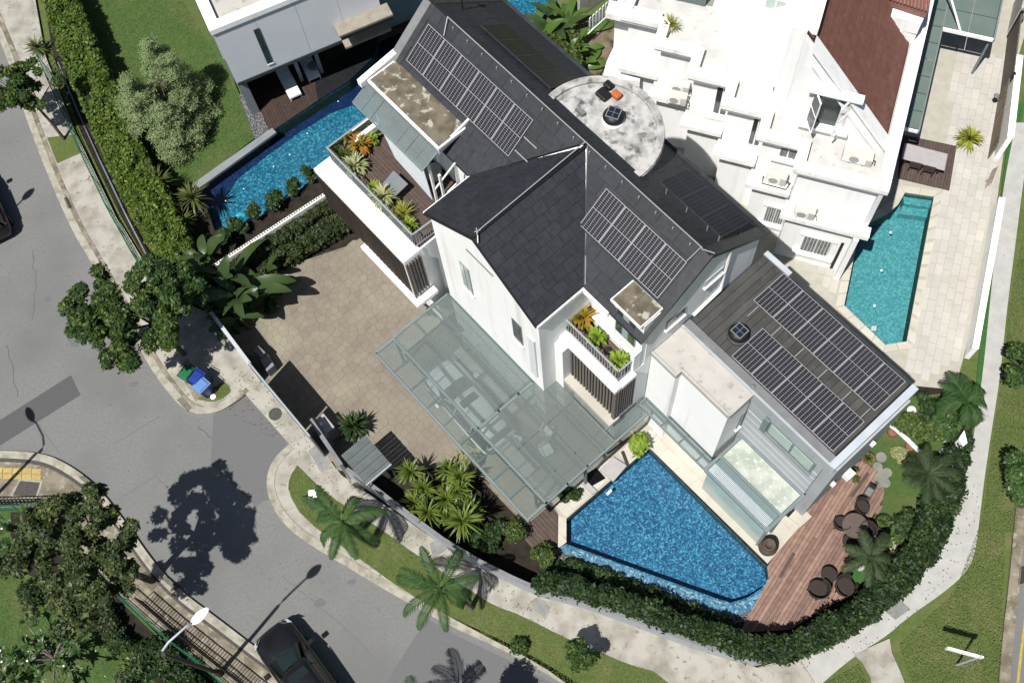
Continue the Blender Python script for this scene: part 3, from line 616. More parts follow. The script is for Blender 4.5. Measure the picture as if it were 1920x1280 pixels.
# ---- neighbour on the left: lawn, ledge, deck, gravel
slab('garden_lawn', [(98, -80), (340, -80), (448, 175), (478, 258), (372, 340), (340, 350), (240, 340), (160, 190)], .08, MT['lawn_lush'], holes=[])
slab('soil_and_shade', [(85, -60), (140, -60), (180, 140), (300, 340), (372, 344), (402, 432), (450, 424), (500, 400), (588, 336), (612, 352), (395, 500), (330, 545), (240, 400)], .05, MT['soil'])
slab('pool_ledge', [(362, 344), (478, 262), (510, 240), (518, 248), (374, 352)], .14, MT['greywall_dark'])
slab('gravel_strip', [(447, 178), (468, 165), (506, 246), (478, 260)], .09, MT['gravel'])
slab('shade_slab', [(588, 140), (640, 100), (700, 50), (712, 58), (700, 107), (654, 152), (610, 180), (596, 188)], .135, MT['deck_shade'])  # black slab paints the shade on this end of the deck
dl = slab('timber_deck', [(470, 170), (640, 80), (706, 48), (699, 105), (652, 151), (508, 247)], .10, MT['slate_base'])
u = [LH.inv(x) for x in PX([(470, 170), (640, 80), (706, 48), (699, 105), (652, 151), (508, 247)], .13)]
if area2(u) < 0: u = u[::-1]
for i in range(70):
    lo = min(p[0] for p in u) + i * .15; q = clip([(lo, 0), (lo + .138, 0), (lo + .138, 60), (lo, 60)], u)
    if len(q) >= 3: b = M(); b.hexa([LH.w(*p, .09) for p in q], [LH.w(*p, .13) for p in q]); piece('plank', b, MT['deckdark'], dl)
slab('soil_and_shade', [(92, -60), (72, -60), (100, 105), (150, 245), (225, 402), (302, 535), (335, 545), (240, 380), (190, 250), (140, 110)], .118, MT['soil'])  # dark strip paints the black shadow between fence and hedge
# ---- patio of the white house
PAT = [(1178, 60), (1215, 0), (1300, -60), (1960, -60), (1905, 120), (1862, 430), (1806, 672), (1790, 730), (1706, 722), (1500, 600), (1240, 300), (1180, 200), (1130, 140)]
pa = slab('patio', PAT, .08, MT['cream_joint'], holes=[WHITEPOOL])
POOLC = [WH.inv(Vector(p)) for p in WHITEPOOL]
pave(pa, 'paver', PX([(1425, 430), (1560, 560), (1720, 724), (1800, 690), (1862, 430), (1900, 100), (1790, 60), (1752, 365), (1705, 655), (1655, 658), (1570, 575), (1590, 450)], .1), Fr(-26.12 + 90), .62, .36, .014, .07, .105, MT['patio'], jit=.5, order=lambda p: (p - P(1740, 560)).length)
b = M(); pts = [Vector(p) for p in WHITEPOOL]; cen = sum(pts, Vector()) / len(pts)
def offs(poly, d):
    q = [Vector((p[0], p[1], 0)) for p in poly]; sg = 1 if area2([(p.x, p.y) for p in q]) > 0 else -1; o = []
    for i, p in enumerate(q):
        a = (p - q[i - 1]).normalized(); c = (q[(i + 1) % len(q)] - p).normalized(); n1 = Vector((a.y, -a.x, 0)) * sg; n2 = Vector((c.y, -c.x, 0)) * sg; n = (n1 + n2); n = n / max(n.dot(n1), .3); o.append(p + n * d)
    return o
outp = offs(pts, .36)
for i in range(len(pts)):
    a, c, ao, co = pts[i], pts[(i + 1) % len(pts)], outp[i], outp[(i + 1) % len(pts)]; n = max(1, round((c - a).length / .62))
    for k in range(n):
        f0, f1 = k / n, (k + 1) / n - .02; b = M(); q = [a.lerp(c, f0), a.lerp(c, f1), ao.lerp(co, f1), ao.lerp(co, f0)]; b.prism(q, .05, .125); b.build('coping_stone', MT['cream'], wp)
dk3 = slab('timber_deck', [(1690, 252), (1794, 274), (1780, 357), (1684, 334)], .13, MT['slate_base'])
u = [WH.inv(x) for x in PX([(1690, 252), (1794, 274), (1780, 357), (1684, 334)], .16)]
if area2(u) < 0: u = u[::-1]
for i in range(24):
    lo = min(p[0] for p in u) + i * .14; q = clip([(lo, 0), (lo + .128, 0), (lo + .128, 60), (lo, 60)], u)
    if len(q) >= 3: b = M(); b.hexa([WH.w(*p, .12) for p in q], [WH.w(*p, .16) for p in q]); piece('plank', b, MT['deckbrown'], dk3)
slab('dirt_ground', [(1100, 40), (1190, 30), (1195, 62), (1150, 90), (1120, 150), (1040, 150), (1020, 100)], .11, MT['dirt'])
cover('access_cover', [(1312, 331), (1338, 335), (1335, 350), (1308, 345)], .112, MT['patio'], 'square tiled access cover in the shaded alley beside the round tower', 'cover', MT['iron'])

# ================================================================== MAIN HOUSE
H = thing('main_house', 'white house with black slate gable roofs, solar arrays and slatted balconies', 'house', HM.w(-16, 12, 0))
def hb(name, a0, a1, b0, b1, z0, z1, mt, parent=None, F=HM, bevel=0, **kw):
    b = M(); b.box(a0, a1, b0, b1, z0, z1, F); return b.build(name, MT[mt] if isinstance(mt, str) else mt, H if parent is None else parent, bevel=bevel, **kw)
RZ, RV, SL = 12.68, 14.76, .8
def zr(v): return RZ - SL * abs(v - RV)
# body with gable ends
b = M(); prof = [(12.1, 0), (17.75, 0), (17.75, zr(17.75) - .08), (RV, RZ - .12), (12.1, zr(12.1) - .08)]
b.hexa([HM.w(-24.1, v, z) for v, z in prof], [HM.w(-9.42, v, z) for v, z in prof]); b.build('wall', MT['white'], H)
# gable wing
GZ, GU, GS = 12.52, -15.45, .735
def zg(u): return GZ - GS * abs(u - GU)
b = M(); prof = [(-18.4, 0), (-12.35, 0), (-12.35, zg(-12.35) - .08), (GU, GZ - .12), (-18.4, zg(-18.4) - .08)]
b.hexa([HM.w(u, 9.5, z) for u, z in prof][::-1], [HM.w(u, 14.3, z) for u, z in prof][::-1]); b.build('wall', MT['white'], H)
hb('wall', -24.7, -18.9, 9.05, 12.098, 0, 7.3, 'white')
hb('wall', -12.34, -9.42, 10.78, 12.098, 0, 7.2, 'white')
hb('wall', -12.348, -11.9, 10.2, 10.777, 0, 7.0, 'white')
hb('pilaster', -13.0, -12.62, 9.42, 9.497, 4.2, 8.0, 'white_gray')
# roof with slate tiles
roof = M()
def plane_main(u, v): return HM.w(u, v, zr(v))
def plane_gab(u, v): return HM.w(u, v, zg(u))
EV = 11.62
polys = [('m', [(-24.25, EV), (-18.62, EV), (GU - .02, RV), (-24.25, RV)]), ('m', [(-12.28, EV), (-9.35, EV), (-9.35, RV), (GU + .02, RV)]),
         ('r', [(-24.25, RV), (-9.35, RV), (-9.35, 18.0), (-24.25, 18.0)]),
         ('g', [(-18.55, 9.36), (GU, 9.36), (GU, RV - .1), (-18.55, 11.75)]), ('g', [(GU, 9.36), (-12.28, 9.36), (-12.28, 11.75), (GU, RV - .1)])]
for k, p in polys:
    pl = plane_gab if k == 'g' else plane_main
    top = [pl(*q) for q in p]; roof.hexa([q - Vector((0, 0, .14)) for q in top], [q - Vector((0, 0, .02)) for q in top])
RO = roof.build('roof', MT['slate_base'], H)
def tiles(kind, poly, tw, th, visible=None, mass=None):
    """clip a running-bond grid of slates to a roof plane; each slate a thin tilted slab"""
    pl = plane_gab if kind == 'g' else plane_main; sgn = 0
    if kind == 'g':
        left = sum(q[0] for q in poly) / 4 < GU
        conv = (lambda s, t: (GU - t if left else GU + t, s)); dn = math.sqrt(1 + GS * GS)
        st = [(q[1], GU - q[0] if left else q[0] - GU) for q in poly]
    else:
        rear = kind == 'r'
        conv = (lambda s, t: (s, RV + t if rear else RV - t)); dn = math.sqrt(1 + SL * SL)
        st = [(q[0], q[1] - RV if rear else RV - q[1]) for q in poly]
    if area2(st) < 0: st = st[::-1]
    s0, s1 = min(q[0] for q in st), max(q[0] for q in st); t1 = max(q[1] for q in st); hs = th / dn; row = 0; t = -.0
    while t < t1:
        x = s0 - (tw / 2 if row % 2 else 0)
        while x < s1:
            c = clip([(x + .006, t), (x + tw - .006, t), (x + tw - .006, t + hs), (x + .006, t + hs)], st)
            if len(c) >= 3 and abs(area2(c)) > .01:
                b = M(); top = []; j = random.uniform(-.003, .003)
                for s, tt in c:
                    f = (tt - t) / hs; q = pl(*conv(s, tt)); top.append(q + Vector((0, 0, .012 + .030 * f + j)))
                b.hexa([q - Vector((0, 0, .03)) for q in top], top)
                piece('tile', b, MT['slate'], RO, stuff=mass)
            x += tw
        t += hs; row += 1
mass = M()
tiles('g', polys[4][1], .52, .46, mass=mass); tiles('m', polys[1][1], .95, .62, mass=mass); tiles('m', polys[0][1], .95, .62, mass=mass); tiles('g', polys[3][1], .52, .46, mass=mass); tiles('r', polys[2][1], .95, .62, mass=mass)
if mass.v: mass.build('tiles', MT['slate'], RO, kind='stuff')
def line(name, pts, r, mt, parent=None, n=6): b = M(); b.tube(pts, r, n); return b.build(name, MT[mt], H if parent is None else parent)
b = M(); b.tube([HM.w(-24.25, RV, RZ + .03), HM.w(-9.35, RV, RZ + .03)], .07, 6); b.build('ridge_cap', MT['slate_base'], H)
b = M(); b.tube([HM.w(GU, 9.36, GZ + .03), HM.w(GU, RV, GZ + .05)], .07, 6); b.build('ridge_cap', MT['slate_base'], H)
# verge flashings and gutters
def verge(u0, u1, v0, v1, mt, lift=.06):
    b = M(); a = [HM.w(u0, v0, zr(v0) + lift), HM.w(u1, v0, zr(v0) + lift), HM.w(u1, v1, zr(v1) + lift), HM.w(u0, v1, zr(v1) + lift)]
    b.hexa([q - Vector((0, 0, .2)) for q in a], a); b.build('verge', MT[mt], H)
verge(-9.75, -9.28, EV, RV, 'metal_dark'); verge(-9.72, -9.28, RV, 18.0, 'metal_dark'); verge(-24.42, -24.05, EV, RV, 'gutter'); verge(-24.05, -23.8, EV, RV, 'metal_dark', .05); verge(-24.42, -23.9, RV, 18, 'metal_dark')
hb('gutter', -24.3, -9.3, 18.0, 18.16, zr(18) - .14, zr(18) + .02, 'metal_dark')
hb('fascia', -12.28, -10.93, EV - .07, EV - .003, zr(EV) - .3, zr(EV) - .01, 'white')
for s, u in ((1, -12.27), (-1, -18.57)):
    b = M(); b.box(min(u, u + .06 * s), max(u, u + .06 * s), 9.36, 11.7, zg(-12.28) - .22, zg(-12.28) - .02, HM); b.build('fascia', MT['white'], H)
for s in (1, -1):   # rakes of the front gable
    e = -12.28 if s > 0 else -18.55; b = M(); q = [HM.w(GU, 9.30, GZ - .02), HM.w(e, 9.30, zg(e) - .02), HM.w(e, 9.358, zg(e) - .02), HM.w(GU, 9.358, GZ - .02)]
    b.hexa([p - Vector((0, 0, .10)) for p in q], q); b.build('rake_board', MT['slate_base'], H)
    b = M(); q = [HM.w(GU, 9.38, GZ - .13), HM.w(e + .05 * s, 9.38, zg(e) - .13), HM.w(e + .05 * s, 9.497, zg(e) - .13), HM.w(GU, 9.497, GZ - .13)]; b.hexa([p - Vector((0, 0, .14)) for p in q], q); b.build('moulding', MT['white'], H)
# valley lines, lightning conductor
line('valley', [HM.w(GU, RV, GZ + .09), HM.w(-12.28, 11.72, zg(-12.28) + .08)], .03, 'gutter')
line('conductor', [HM.w(-23.0, RV - .1, RZ + .17), HM.w(-9.7, RV - .1, RZ + .17)], .022, 'alu')
line('conductor', [HM.w(GU, 9.6, GZ + .16), HM.w(GU, RV - .1, RZ + .17)], .022, 'alu')
line('conductor', [HM.w(-23.0, RV - .1, RZ + .17), HM.w(-22.75, 14.2, zr(14.2) + .15)], .02, 'alu'); line('conductor', [HM.w(-9.75, RV - .1, RZ + .17), HM.w(-9.86, 14.15, zr(14.15) + .15)], .02, 'alu')
for p in ([HM.w(GU, 9.6, GZ + .16), HM.w(GU + .28, 9.36, GZ)], [HM.w(GU - .12, 9.66, GZ + .17), HM.w(GU + .1, 9.5, GZ + .17)], [HM.w(GU - .05, 9.5, GZ + .17), HM.w(GU + .03, 9.72, GZ + .17)], [HM.w(-9.7, RV - .15, RZ + .17), HM.w(-9.3, RV + .1, RZ + .08)]): line('conductor', p, .022, 'alu')
for i in range(16):
    u = -22.6 + i * .83
    if abs(u - GU) > .3: b = M(); b.box(u - .02, u + .02, RV - .22, RV - .17, RZ - .17, RZ + .0, HM); b.build('clip', MT['alu'], H)
# left dormer: mossy slab, awning, blind
hb('wall', -23.9, -20.1, 11.9, 13.6, 9.9, 10.83, 'white')
hb('wall', -23.9, -20.1, 11.95, 12.097, 7.35, 9.897, 'white_gray')
D1 = hb('dormer_roof', -24.15, -19.85, 11.28, 12.72, 10.84, 11.0, 'white_old')
hb('slab_top', -24.08, -19.93, 11.36, 12.70, 11.0, 11.02, 'mossy', D1)
b = M(); b.hexa([HM.w(-19.98, 11.3, 10.55), HM.w(-19.9, 11.3, 10.55), HM.w(-19.9, 13.2, 10.9), HM.w(-19.98, 13.2, 10.9)], [HM.w(-19.98, 11.3, 10.84), HM.w(-19.9, 11.3, 10.84), HM.w(-19.9, 13.2, 11.35), HM.w(-19.98, 13.2, 11.35)]); b.build('wall', MT['white'], H)
b = M(); b.hexa([HM.w(-24.45, 11.0, 10.7), HM.w(-24.2, 11.0, 10.7), HM.w(-24.2, 12.9, 10.75), HM.w(-24.45, 12.9, 10.75)], [HM.w(-24.45, 11.0, 11.0), HM.w(-24.2, 11.0, 11.0), HM.w(-24.2, 12.9, 11.2), HM.w(-24.45, 12.9, 11.2)]); b.build('parapet', MT['white'], H)
hb('wall', -24.35, -24.2, 11.3, 12.05, 7.35, 10.7, 'white')
AW = hb('awning', -24.2, -19.95, 11.26, 11.277, 10.70, 10.80, 'frame')
for i in range(8):
    u0 = -24.2 + i * .53; b = M(); q = [HM.w(u0 + .01, 10.45, 10.30), HM.w(u0 + .52, 10.45, 10.30), HM.w(u0 + .52, 11.27, 10.72), HM.w(u0 + .01, 11.27, 10.72)]; b.hexa([p - Vector((0, 0, .015)) for p in q], q); b.build('pane', MT['pane_ribbed'], AW)
b = M()
for i in range(70):
    u0 = -24.19 + i * .0605; b.tube([HM.w(u0, 10.46, 10.315), HM.w(u0, 11.26, 10.73)], .012, 4)
b.build('ribs', MT['gutter'], AW, kind='stuff')
line('front_bar', [HM.w(-24.22, 10.44, 10.29), HM.w(-19.95, 10.44, 10.29)], .03, 'frame', AW); line('end_bar', [HM.w(-19.95, 10.44, 10.29), HM.w(-19.95, 11.27, 10.71)], .03, 'frame', AW); line('end_bar', [HM.w(-24.22, 10.44, 10.29), HM.w(-24.22, 11.27, 10.71)], .03, 'frame', AW)
b = M(); q = [HM.w(-22.9, 10.62, 10.2), HM.w(-20.2, 10.62, 10.2), HM.w(-20.05, 10.62, 7.75), HM.w(-22.3, 10.62, 8.3)]; b.hexa([p + HM.f * .03 for p in q][::-1], q[::-1]); b.build('blind', MT['cloth'], H)
for u in (-20.05, -19.4): hb('post', u, u + .09, 10.75, 10.84, 7.35, 10.3, 'white')
line('brace', [HM.w(-20.0, 10.8, 8.4), HM.w(-19.4, 11.6, 10.2)], .04, 'white'); line('brace', [HM.w(-19.6, 10.6, 8.2), HM.w(-19.1, 11.3, 9.4)], .03, 'white')
# left terrace floor, overhang slab, slatted screen
T1 = hb('terrace_floor', -24.62, -18.97, 8.98, 12.05, 7.3, 7.38, 'slate_base')
for i in range(20):
    v0 = 9.0 + i * .15
    if v0 < 11.9: b = M(); b.box(-24.55, -18.98, v0, v0 + .138, 7.38, 7.41, HM); b.build('plank', MT['deckbrown'], T1)
hb('overhang', -24.75, -18.93, 8.08, 8.94, 7.12, 7.40, 'white')
hb('wall', -18.93, -18.86, 8.09, 9.05, 3.9, 7.38, 'white', None)
hb('ledge', -22.4, -18.5, 7.9, 9.03, 3.75, 4.0, 'white')
def screen(u0, u1, v, z0, z1, n, sw, mt, axis='u', back='slate_base'):
    sc = M()
    if axis == 'u': sc.box(u0, u1, v + .10, v + .13, z0 + .05, z1, HM)
    else: sc.box(v - .13, v - .10, u0, u1, z0 + .05, z1, HM)
    o = sc.build('slatted_screen', MT[back], H)
    for i in range(n):
        a = u0 + (u1 - u0) * (i + .5) / n; zz = z0 - (.05 * (i % 2)); b = M()
        if axis == 'u': b.box(a - sw / 2, a + sw / 2, v, v + .09, zz, z1, HM)
        else: b.box(v - .09, v, a - sw / 2, a + sw / 2, zz, z1, HM)
        b.build('slat', MT[mt], o)
    return o
screen(-24.7, -18.98, 8.12, 4.1, 7.115, 46, .085, 'slatwood')
screen(8.15, 8.9, -18.76, 4.2, 7.1, 5, .06, 'slatgrey', 'v')
hb('frame', -19.0, -18.8, 8.10, 8.16, 3.9, 7.12, 'slatgrey'); hb('frame', -24.8, -24.72, 8.10, 9.0, 4.0, 7.1, 'slatwood')
# railings
MT['railgrey'] = mat('railgrey', (.36, .39, .42), (.32, .35, .38), 2, .5)
def railing(pts, z0, z1, sp, mt='railgrey', glass=False, cap=.04):
    r = M()
    for a, c in zip(pts, pts[1:]): r.tube([HM.w(*a, z1), HM.w(*c, z1)], cap, 4); r.tube([HM.w(*a, z0 + .08), HM.w(*c, z0 + .08)], .025, 4)
    o = r.build('railing', MT[mt], H)
    for a, c in zip(pts, pts[1:]):
        L = math.hypot(c[0] - a[0], c[1] - a[1]); n = max(1, int(L / sp)) if not glass else 0
        for i in range(n + 1):
            t = i / max(n, 1); b = M(); u, v = a[0] + (c[0] - a[0]) * t, a[1] + (c[1] - a[1]) * t; b.box(u - .012, u + .012, v - .012, v + .012, z0, z1, HM); b.build('baluster', MT[mt], o)
        if glass: b = M(); b.hexa([HM.w(*a, z0 + .1), HM.w(*c, z0 + .1), HM.w(c[0] + .012, c[1] + .012, z0 + .1), HM.w(a[0] + .012, a[1] + .012, z0 + .1)], [HM.w(*a, z1), HM.w(*c, z1), HM.w(c[0] + .012, c[1] + .012, z1), HM.w(a[0] + .012, a[1] + .012, z1)]); b.build('pane', MT['pane'], o)
railing([(-24.5, 8.88), (-19.06, 8.88)], 7.40, 8.42, .13); railing([(-19.06, 8.88), (-19.02, 9.9)], 7.40, 8.42, .11); railing([(-24.5, 8.88), (-24.5, 11.2)], 7.40, 8.42, .1, glass=True)
hb('parapet', -24.35, -24.15, 10.0, 11.2, 7.41, 8.05, 'white')
# right balcony
T2 = hb('balcony_floor', -12.35, -9.45, 10.8, 12.05, 7.2, 7.28, 'slate_base')
for i in range(8): b = M(); b.box(-12.33, -9.48, 10.86 + i * .15, 10.86 + i * .15 + .138, 7.28, 7.31, HM); b.build('plank', MT['deckbrown'], T2)
hb('overhang', -12.5, -9.28, 10.46, 10.84, 7.08, 7.33, 'white'); hb('overhang', -9.50, -9.25, 10.843, 11.55, 7.08, 7.33, 'white')
railing([(-12.55, 10.86), (-9.55, 10.86)], 7.33, 8.3, .14); railing([(-9.55, 10.86), (-9.53, 11.5)], 7.33, 8.3, .14)
screen(-11.88, -9.36, 10.56, 4.08, 7.075, 15, .085, 'slatgrey'); screen(10.6, 11.55, -9.24, 4.08, 7.075, 8, .06, 'slatgrey', 'v')
hb('frame', -9.42, -9.26, 10.5, 10.6, 4.05, 7.08, 'slatgrey')
hb('ledge', -12.45, -9.2, 10.22, 10.775, 3.72, 3.98, 'cream')
D2 = hb('dormer_roof', -10.95, -9.46, 11.66, 12.75, 11.05, 11.2, 'white_old'); hb('slab_top', -10.9, -9.5, 11.71, 12.73, 11.2, 11.22, 'mossy', D2)
b = M(); b.box(-10.3, -10.27, 11.72, 12.7, 11.22, 11.26, HM); b.build('groove', MT['mossy'], D2)
hb('wall', -10.9, -9.44, 11.86, 13.2, 7.3, 11.04, 'white')
wn = hb('window', -10.75, -9.75, 11.80, 11.857, 8.7, 10.85, 'frame')
for i in range(3): hb('pane', -10.70 + i * .32, -10.43 + i * .32, 11.785, 11.80, 8.8, 10.78, 'winglass' if i != 1 else 'winpale', wn)
hb('sill', -12.1, -9.46, 11.80, 12.095, 7.31, 7.7, 'white'); hb('parapet', -9.6, -9.42, 11.5, 11.857, 7.33, 8.9, 'white')
# windows on the front gable and the right gable end
def window(u0, u1, v, z0, z1, axis, nx, ny, glass='winglass', fr='frame', t=.05, s=1):
    if axis == 'u': bx = lambda n, a0, a1, d0, d1, c0, c1, m_, p: hb(n, a0, a1, min(v + s * d0, v + s * d1), max(v + s * d0, v + s * d1), c0, c1, m_, p)
    else: bx = lambda n, a0, a1, d0, d1, c0, c1, m_, p: hb(n, min(v + s * d0, v + s * d1), max(v + s * d0, v + s * d1), a0, a1, c0, c1, m_, p)
    o = bx('window', u0, u1, .003, .03, z0, z1, fr, H)
    w_, h_ = (u1 - u0) / nx, (z1 - z0) / ny
    for i in range(nx):
        for j in range(ny): bx('pane', u0 + i * w_ + t / 2, u0 + (i + 1) * w_ - t / 2, .031, .04, z0 + j * h_ + t / 2, z0 + (j + 1) * h_ - t / 2, glass, o)
    bx('sill', u0 - .06, u1 + .06, .003, .10, z0 - .08, z0 - .003, 'white', o)
window(-16.95, -16.4, 9.5, 6.1, 8.4, 'u', 2, 3, 'winpale', s=-1); window(-13.95, -13.4, 9.5, 6.1, 8.0, 'u', 2, 3, s=-1)
hb('slot_vent', -16.25, -14.75, 9.465, 9.497, 10.33, 10.40, 'gutter')
window(13.05, 13.98, -9.42, 8.9, 9.6, 'v', 1, 1, s=1); window(14.9, 15.8, -9.42, 9.85, 10.35, 'v', 1, 1, 'winpale', 'gutter_pale', s=1)
line('downpipe', [HM.w(-9.36, 15.9, 11.4), HM.w(-9.36, 15.95, 8.25), HM.w(-9.36, 14.55, 7.98)], .06, 'white')
line('downpipe', [HM.w(-18.83, 8.2, 4.2), HM.w(-18.83, 8.2, 7.0)], .03, 'gutter')
# annex
hb('wall', -9.4, -2.2, 14.2, 18.3, 0, 7.6, 'greywall')
hb('wall', -2.197, -1.75, 14.35, 18.3, 0, 7.0, 'greywall')
hb('roof_slab', -9.4, -2.1, 14.12, 18.42, 7.603, 7.72, 'slate_base')
AR = bpy.data.objects['roof_slab']
for i in range(24):
    a = -9.36 + i * .3; b = M(); b.hexa([HM.w(a, 14.42, 7.72), HM.w(a + .28, 14.42, 7.72), HM.w(a + .28, 18.38, 7.72), HM.w(a, 18.38, 7.72)], [HM.w(a, 14.42, 7.76), HM.w(a + .28, 14.42, 7.75), HM.w(a + .28, 18.38, 7.79), HM.w(a, 18.38, 7.80)]); b.build('roof_strip', MT['seam'], AR)
hb('gutter', -9.38, -2.1, 14.08, 14.40, 7.723, 7.86, 'gutter'); hb('fascia', -9.3, -1.95, 13.98, 14.078, 7.1, 7.84, 'greywall')
hb('fascia', -2.1, -1.82, 14.0, 18.45, 7.3, 7.88, 'gutter_pale'); hb('fascia', -9.38, -8.1, 18.385, 18.6, 7.5, 7.86, 'gutter_pale'); hb('fascia', -8.1, -2.1, 18.385, 18.5, 7.5, 7.83, 'metal_dark')
for k in range(7):
    z = 6.9 - k * .62
    if k in (1,): continue
    hb('cladding_panel', -9.3 if k > 6 else -5.7, -2.22, 14.165, 14.197, z - .56, z - .02, 'panel_grey')
wa = hb('window', -4.75, -2.45, 14.10, 14.197, 5.5, 6.62, 'frame')
hb('pane', -4.62, -3.58, 14.075, 14.10, 5.62, 6.5, 'winpale', wa); hb('pane', -3.48, -2.55, 14.075, 14.10, 5.62, 6.5, 'winpale', wa); hb('sill', -4.95, -2.4, 13.98, 14.097, 5.40, 5.47, 'frame', wa)
hb('hood', -4.95, -4.70, 13.98, 14.097, 5.48, 6.7, 'frame', wa)
# lamps and pipes on the end wall
for v, z in ((15.1, 3.2), (16.9, 4.6)): hb('wall_lamp', -1.747, -1.6, v, v + .14, z, z + .28, 'white')
hb('wall_box', -1.747, -1.45, 16.5, 16.9, 1.0, 1.4, 'white')
# tower
hb('wall', -9.4, -8.15, 12.46, 14.077, 0, 7.55, 'white'); hb('wall', -8.147, -5.75, 12.75, 14.077, 0, 7.55, 'white')
TWR = M(); TWR.prism([HM.w(u, v, 0) for u, v in ((-9.4, 12.40), (-8.1, 12.40), (-8.1, 12.70), (-5.68, 12.70), (-5.68, 14.077), (-9.4, 14.077))], 7.553, 7.75); TWR = TWR.build('roof_slab', MT['pale_conc'], H)
for a in ((-8.1, -5.68, 12.70, 12.80), (-5.78, -5.68, 12.80, 14.07), (-9.4, -8.2, 12.40, 12.50), (-8.2, -8.1, 12.40, 12.80), (-9.4, -5.78, 13.97, 14.077)): hb('parapet', *a, 7.75, 7.82, 'pale_conc', TWR)
window(13.82, 14.02, -5.75, 3.9, 5.7, 'v', 1, 1, 'winglass', 'greywall_dark', s=1)
b = M(); b.lathe(HM.w(-5.9, 14.15, 7.85), [(.1, 0), (.1, .06), (.05, .1)], 10); b.build('vent_cap', MT['gutter'], H)
# round tower at the back
RC, RR, RTZ = (-15.75, 15.55), 2.42, 12.15
def arcp(r, n=40, a0=-25, a1=205): return [(RC[0] + r * math.cos(R_(a0 + (a1 - a0) * i / n)), RC[1] + r * math.sin(R_(a0 + (a1 - a0) * i / n))) for i in range(n + 1)]
b = M(); b.prism([HM.w(*p, 0) for p in arcp(RR - .22)], 0, RTZ - .3); b.build('round_wall', MT['white_gray'], H)
b = M(); b.prism([HM.w(*p, 0) for p in arcp(RR)], RTZ - .298, RTZ); RT = b.build('round_roof', MT['blotchy'], H)
b = M(); a1, a2 = arcp(RR - .02), arcp(RR - .30); b.prism([HM.w(*p, 0) for p in a1] + [HM.w(*p, 0) for p in a2[::-1]], RTZ, RTZ + .10); b.build('roof_rim', MT['blotchy'], RT)
line('downpipe', [HM.w(-14.0, 16.9, 3), HM.w(-14.0, 16.9, RTZ - .3)], .07, 'white_gray')
# wall plinth in front of the gable under the glass roof
hb('ledge', -17.6, -12.9, 9.1, 9.497, 0, .7, 'greywall'); hb('planter', -17.2, -13.2, 8.3, 8.75, .12, .5, 'pale_conc')
# ---------------------------------------------------------------- glass canopy
GC = thing('glass_canopy', 'greenish dotted glass canopy on grey beams over driveway and patio', 'canopy', HM.w(-13, 7, 0))
Z = 3.0
def beam(u0, v0, u1, v1, w_=.09, h=.14, z=Z, parent=GC, name='beam'):
    L = math.hypot(u1 - u0, v1 - v0); nx, ny = -(v1 - v0) / L * w_ / 2, (u1 - u0) / L * w_ / 2; b = M()
    q = [(u0 - nx, v0 - ny), (u1 - nx, v1 - ny), (u1 + nx, v1 + ny), (u0 + nx, v0 + ny)]; b.hexa([HM.w(*p, z - h) for p in q], [HM.w(*p, z) for p in q]); return b.build(name, MT['frame'], parent)
def pane(u0, u1, v0, v1, z=Z + .02, mt='pane', parent=GC): b = M(); b.box(u0 + .008, u1 - .008, v0 + .008, v1 - .008, z, z + .014, HM); return b.build('pane', MT[mt], parent)
def dots(u0, u1, v0, v1, z, step=.105, r=.021, parent=GC):
    b = M(); v = v0; vs = []; fs = []
    nu, nv = int((u1 - u0) / step), int((v1 - v0) / step)
    for i in range(nu):
        for j in range(nv):
            u, w_ = u0 + (i + .5) * step, v0 + (j + .5) * step; k = len(vs); vs += [HM.w(u - r, w_ - r, z), HM.w(u + r, w_ - r, z), HM.w(u + r, w_ + r, z), HM.w(u - r, w_ + r, z)]; fs.append((k, k + 1, k + 2, k + 3))
    b.add(vs, fs); b.build('dots', MT['fritt'], parent, kind='stuff')
MT['fritt'] = mat('fritt', (.30, .34, .335), rough=.5)
def hatch(u0, u1, v0, v1, z, step, wd):
    b = M()
    for i in range(int((u1 - u0) / step)): u = u0 + i * step; b.quad(HM.w(u, v0, z), HM.w(u + wd, v0, z), HM.w(u + wd, v1, z), HM.w(u, v1, z))
    b.build('glass_print', MT['fritt'], GC, kind='stuff')
VL = [5.40, 6.40, 7.55, 8.65, 9.48]
ZO = Z - .12   # outer row sits a little lower
for k, v in enumerate(VL[1:4]): beam(-18.5, v, -8.75, v, .09 if k else .13)
beam(-18.55, 5.40, -8.72, 5.40, .12, .16, ZO); beam(-18.5, 9.47, -12.9, 9.47, .08); beam(-12.9, 9.62, -8.8, 9.62, .07)
beam(-18.55, 6.40, -18.55, 9.45, .12); beam(-18.55, 5.40, -18.55, 6.40, .10, .14, ZO); beam(-12.98, 6.4, -12.98, 9.48, .14); beam(-8.78, 5.4, -8.78, 12.0, .10); beam(-9.52, 6.4, -9.52, 9.6, .06)
us_ = [-18.5, -17.36, -16.23, -15.15, -14.1, -13.0, -11.95, -10.95, -9.93, -8.85]
for u in us_[1:-1]: beam(u, 5.45, u, 6.35, .06, .12, ZO)
for u0, u1 in zip(us_, us_[1:]): pane(u0, u1, 5.42, 6.36, ZO + .02)
for u0, u1 in ((-18.48, -15.9), (-15.9, -13.02)):
    for v0, v1 in zip(VL[1:], VL[2:]): pane(u0, u1, v0, v1)
for u0, u1 in ((-12.95, -11.2), (-11.2, -9.52), (-9.52, -8.8)):
    for v0, v1 in zip(VL[1:4] + [9.62], VL[2:4] + [9.62, 10.2]): pane(u0, u1, v0, v1, mt='pane_haze')
pane(-9.4, -8.8, 10.22, 11.95); beam(-9.42, 10.2, -9.42, 11.95, .05)
hatch(-18.45, -13.05, 5.45, 9.4, Z + .05, .06, .012)
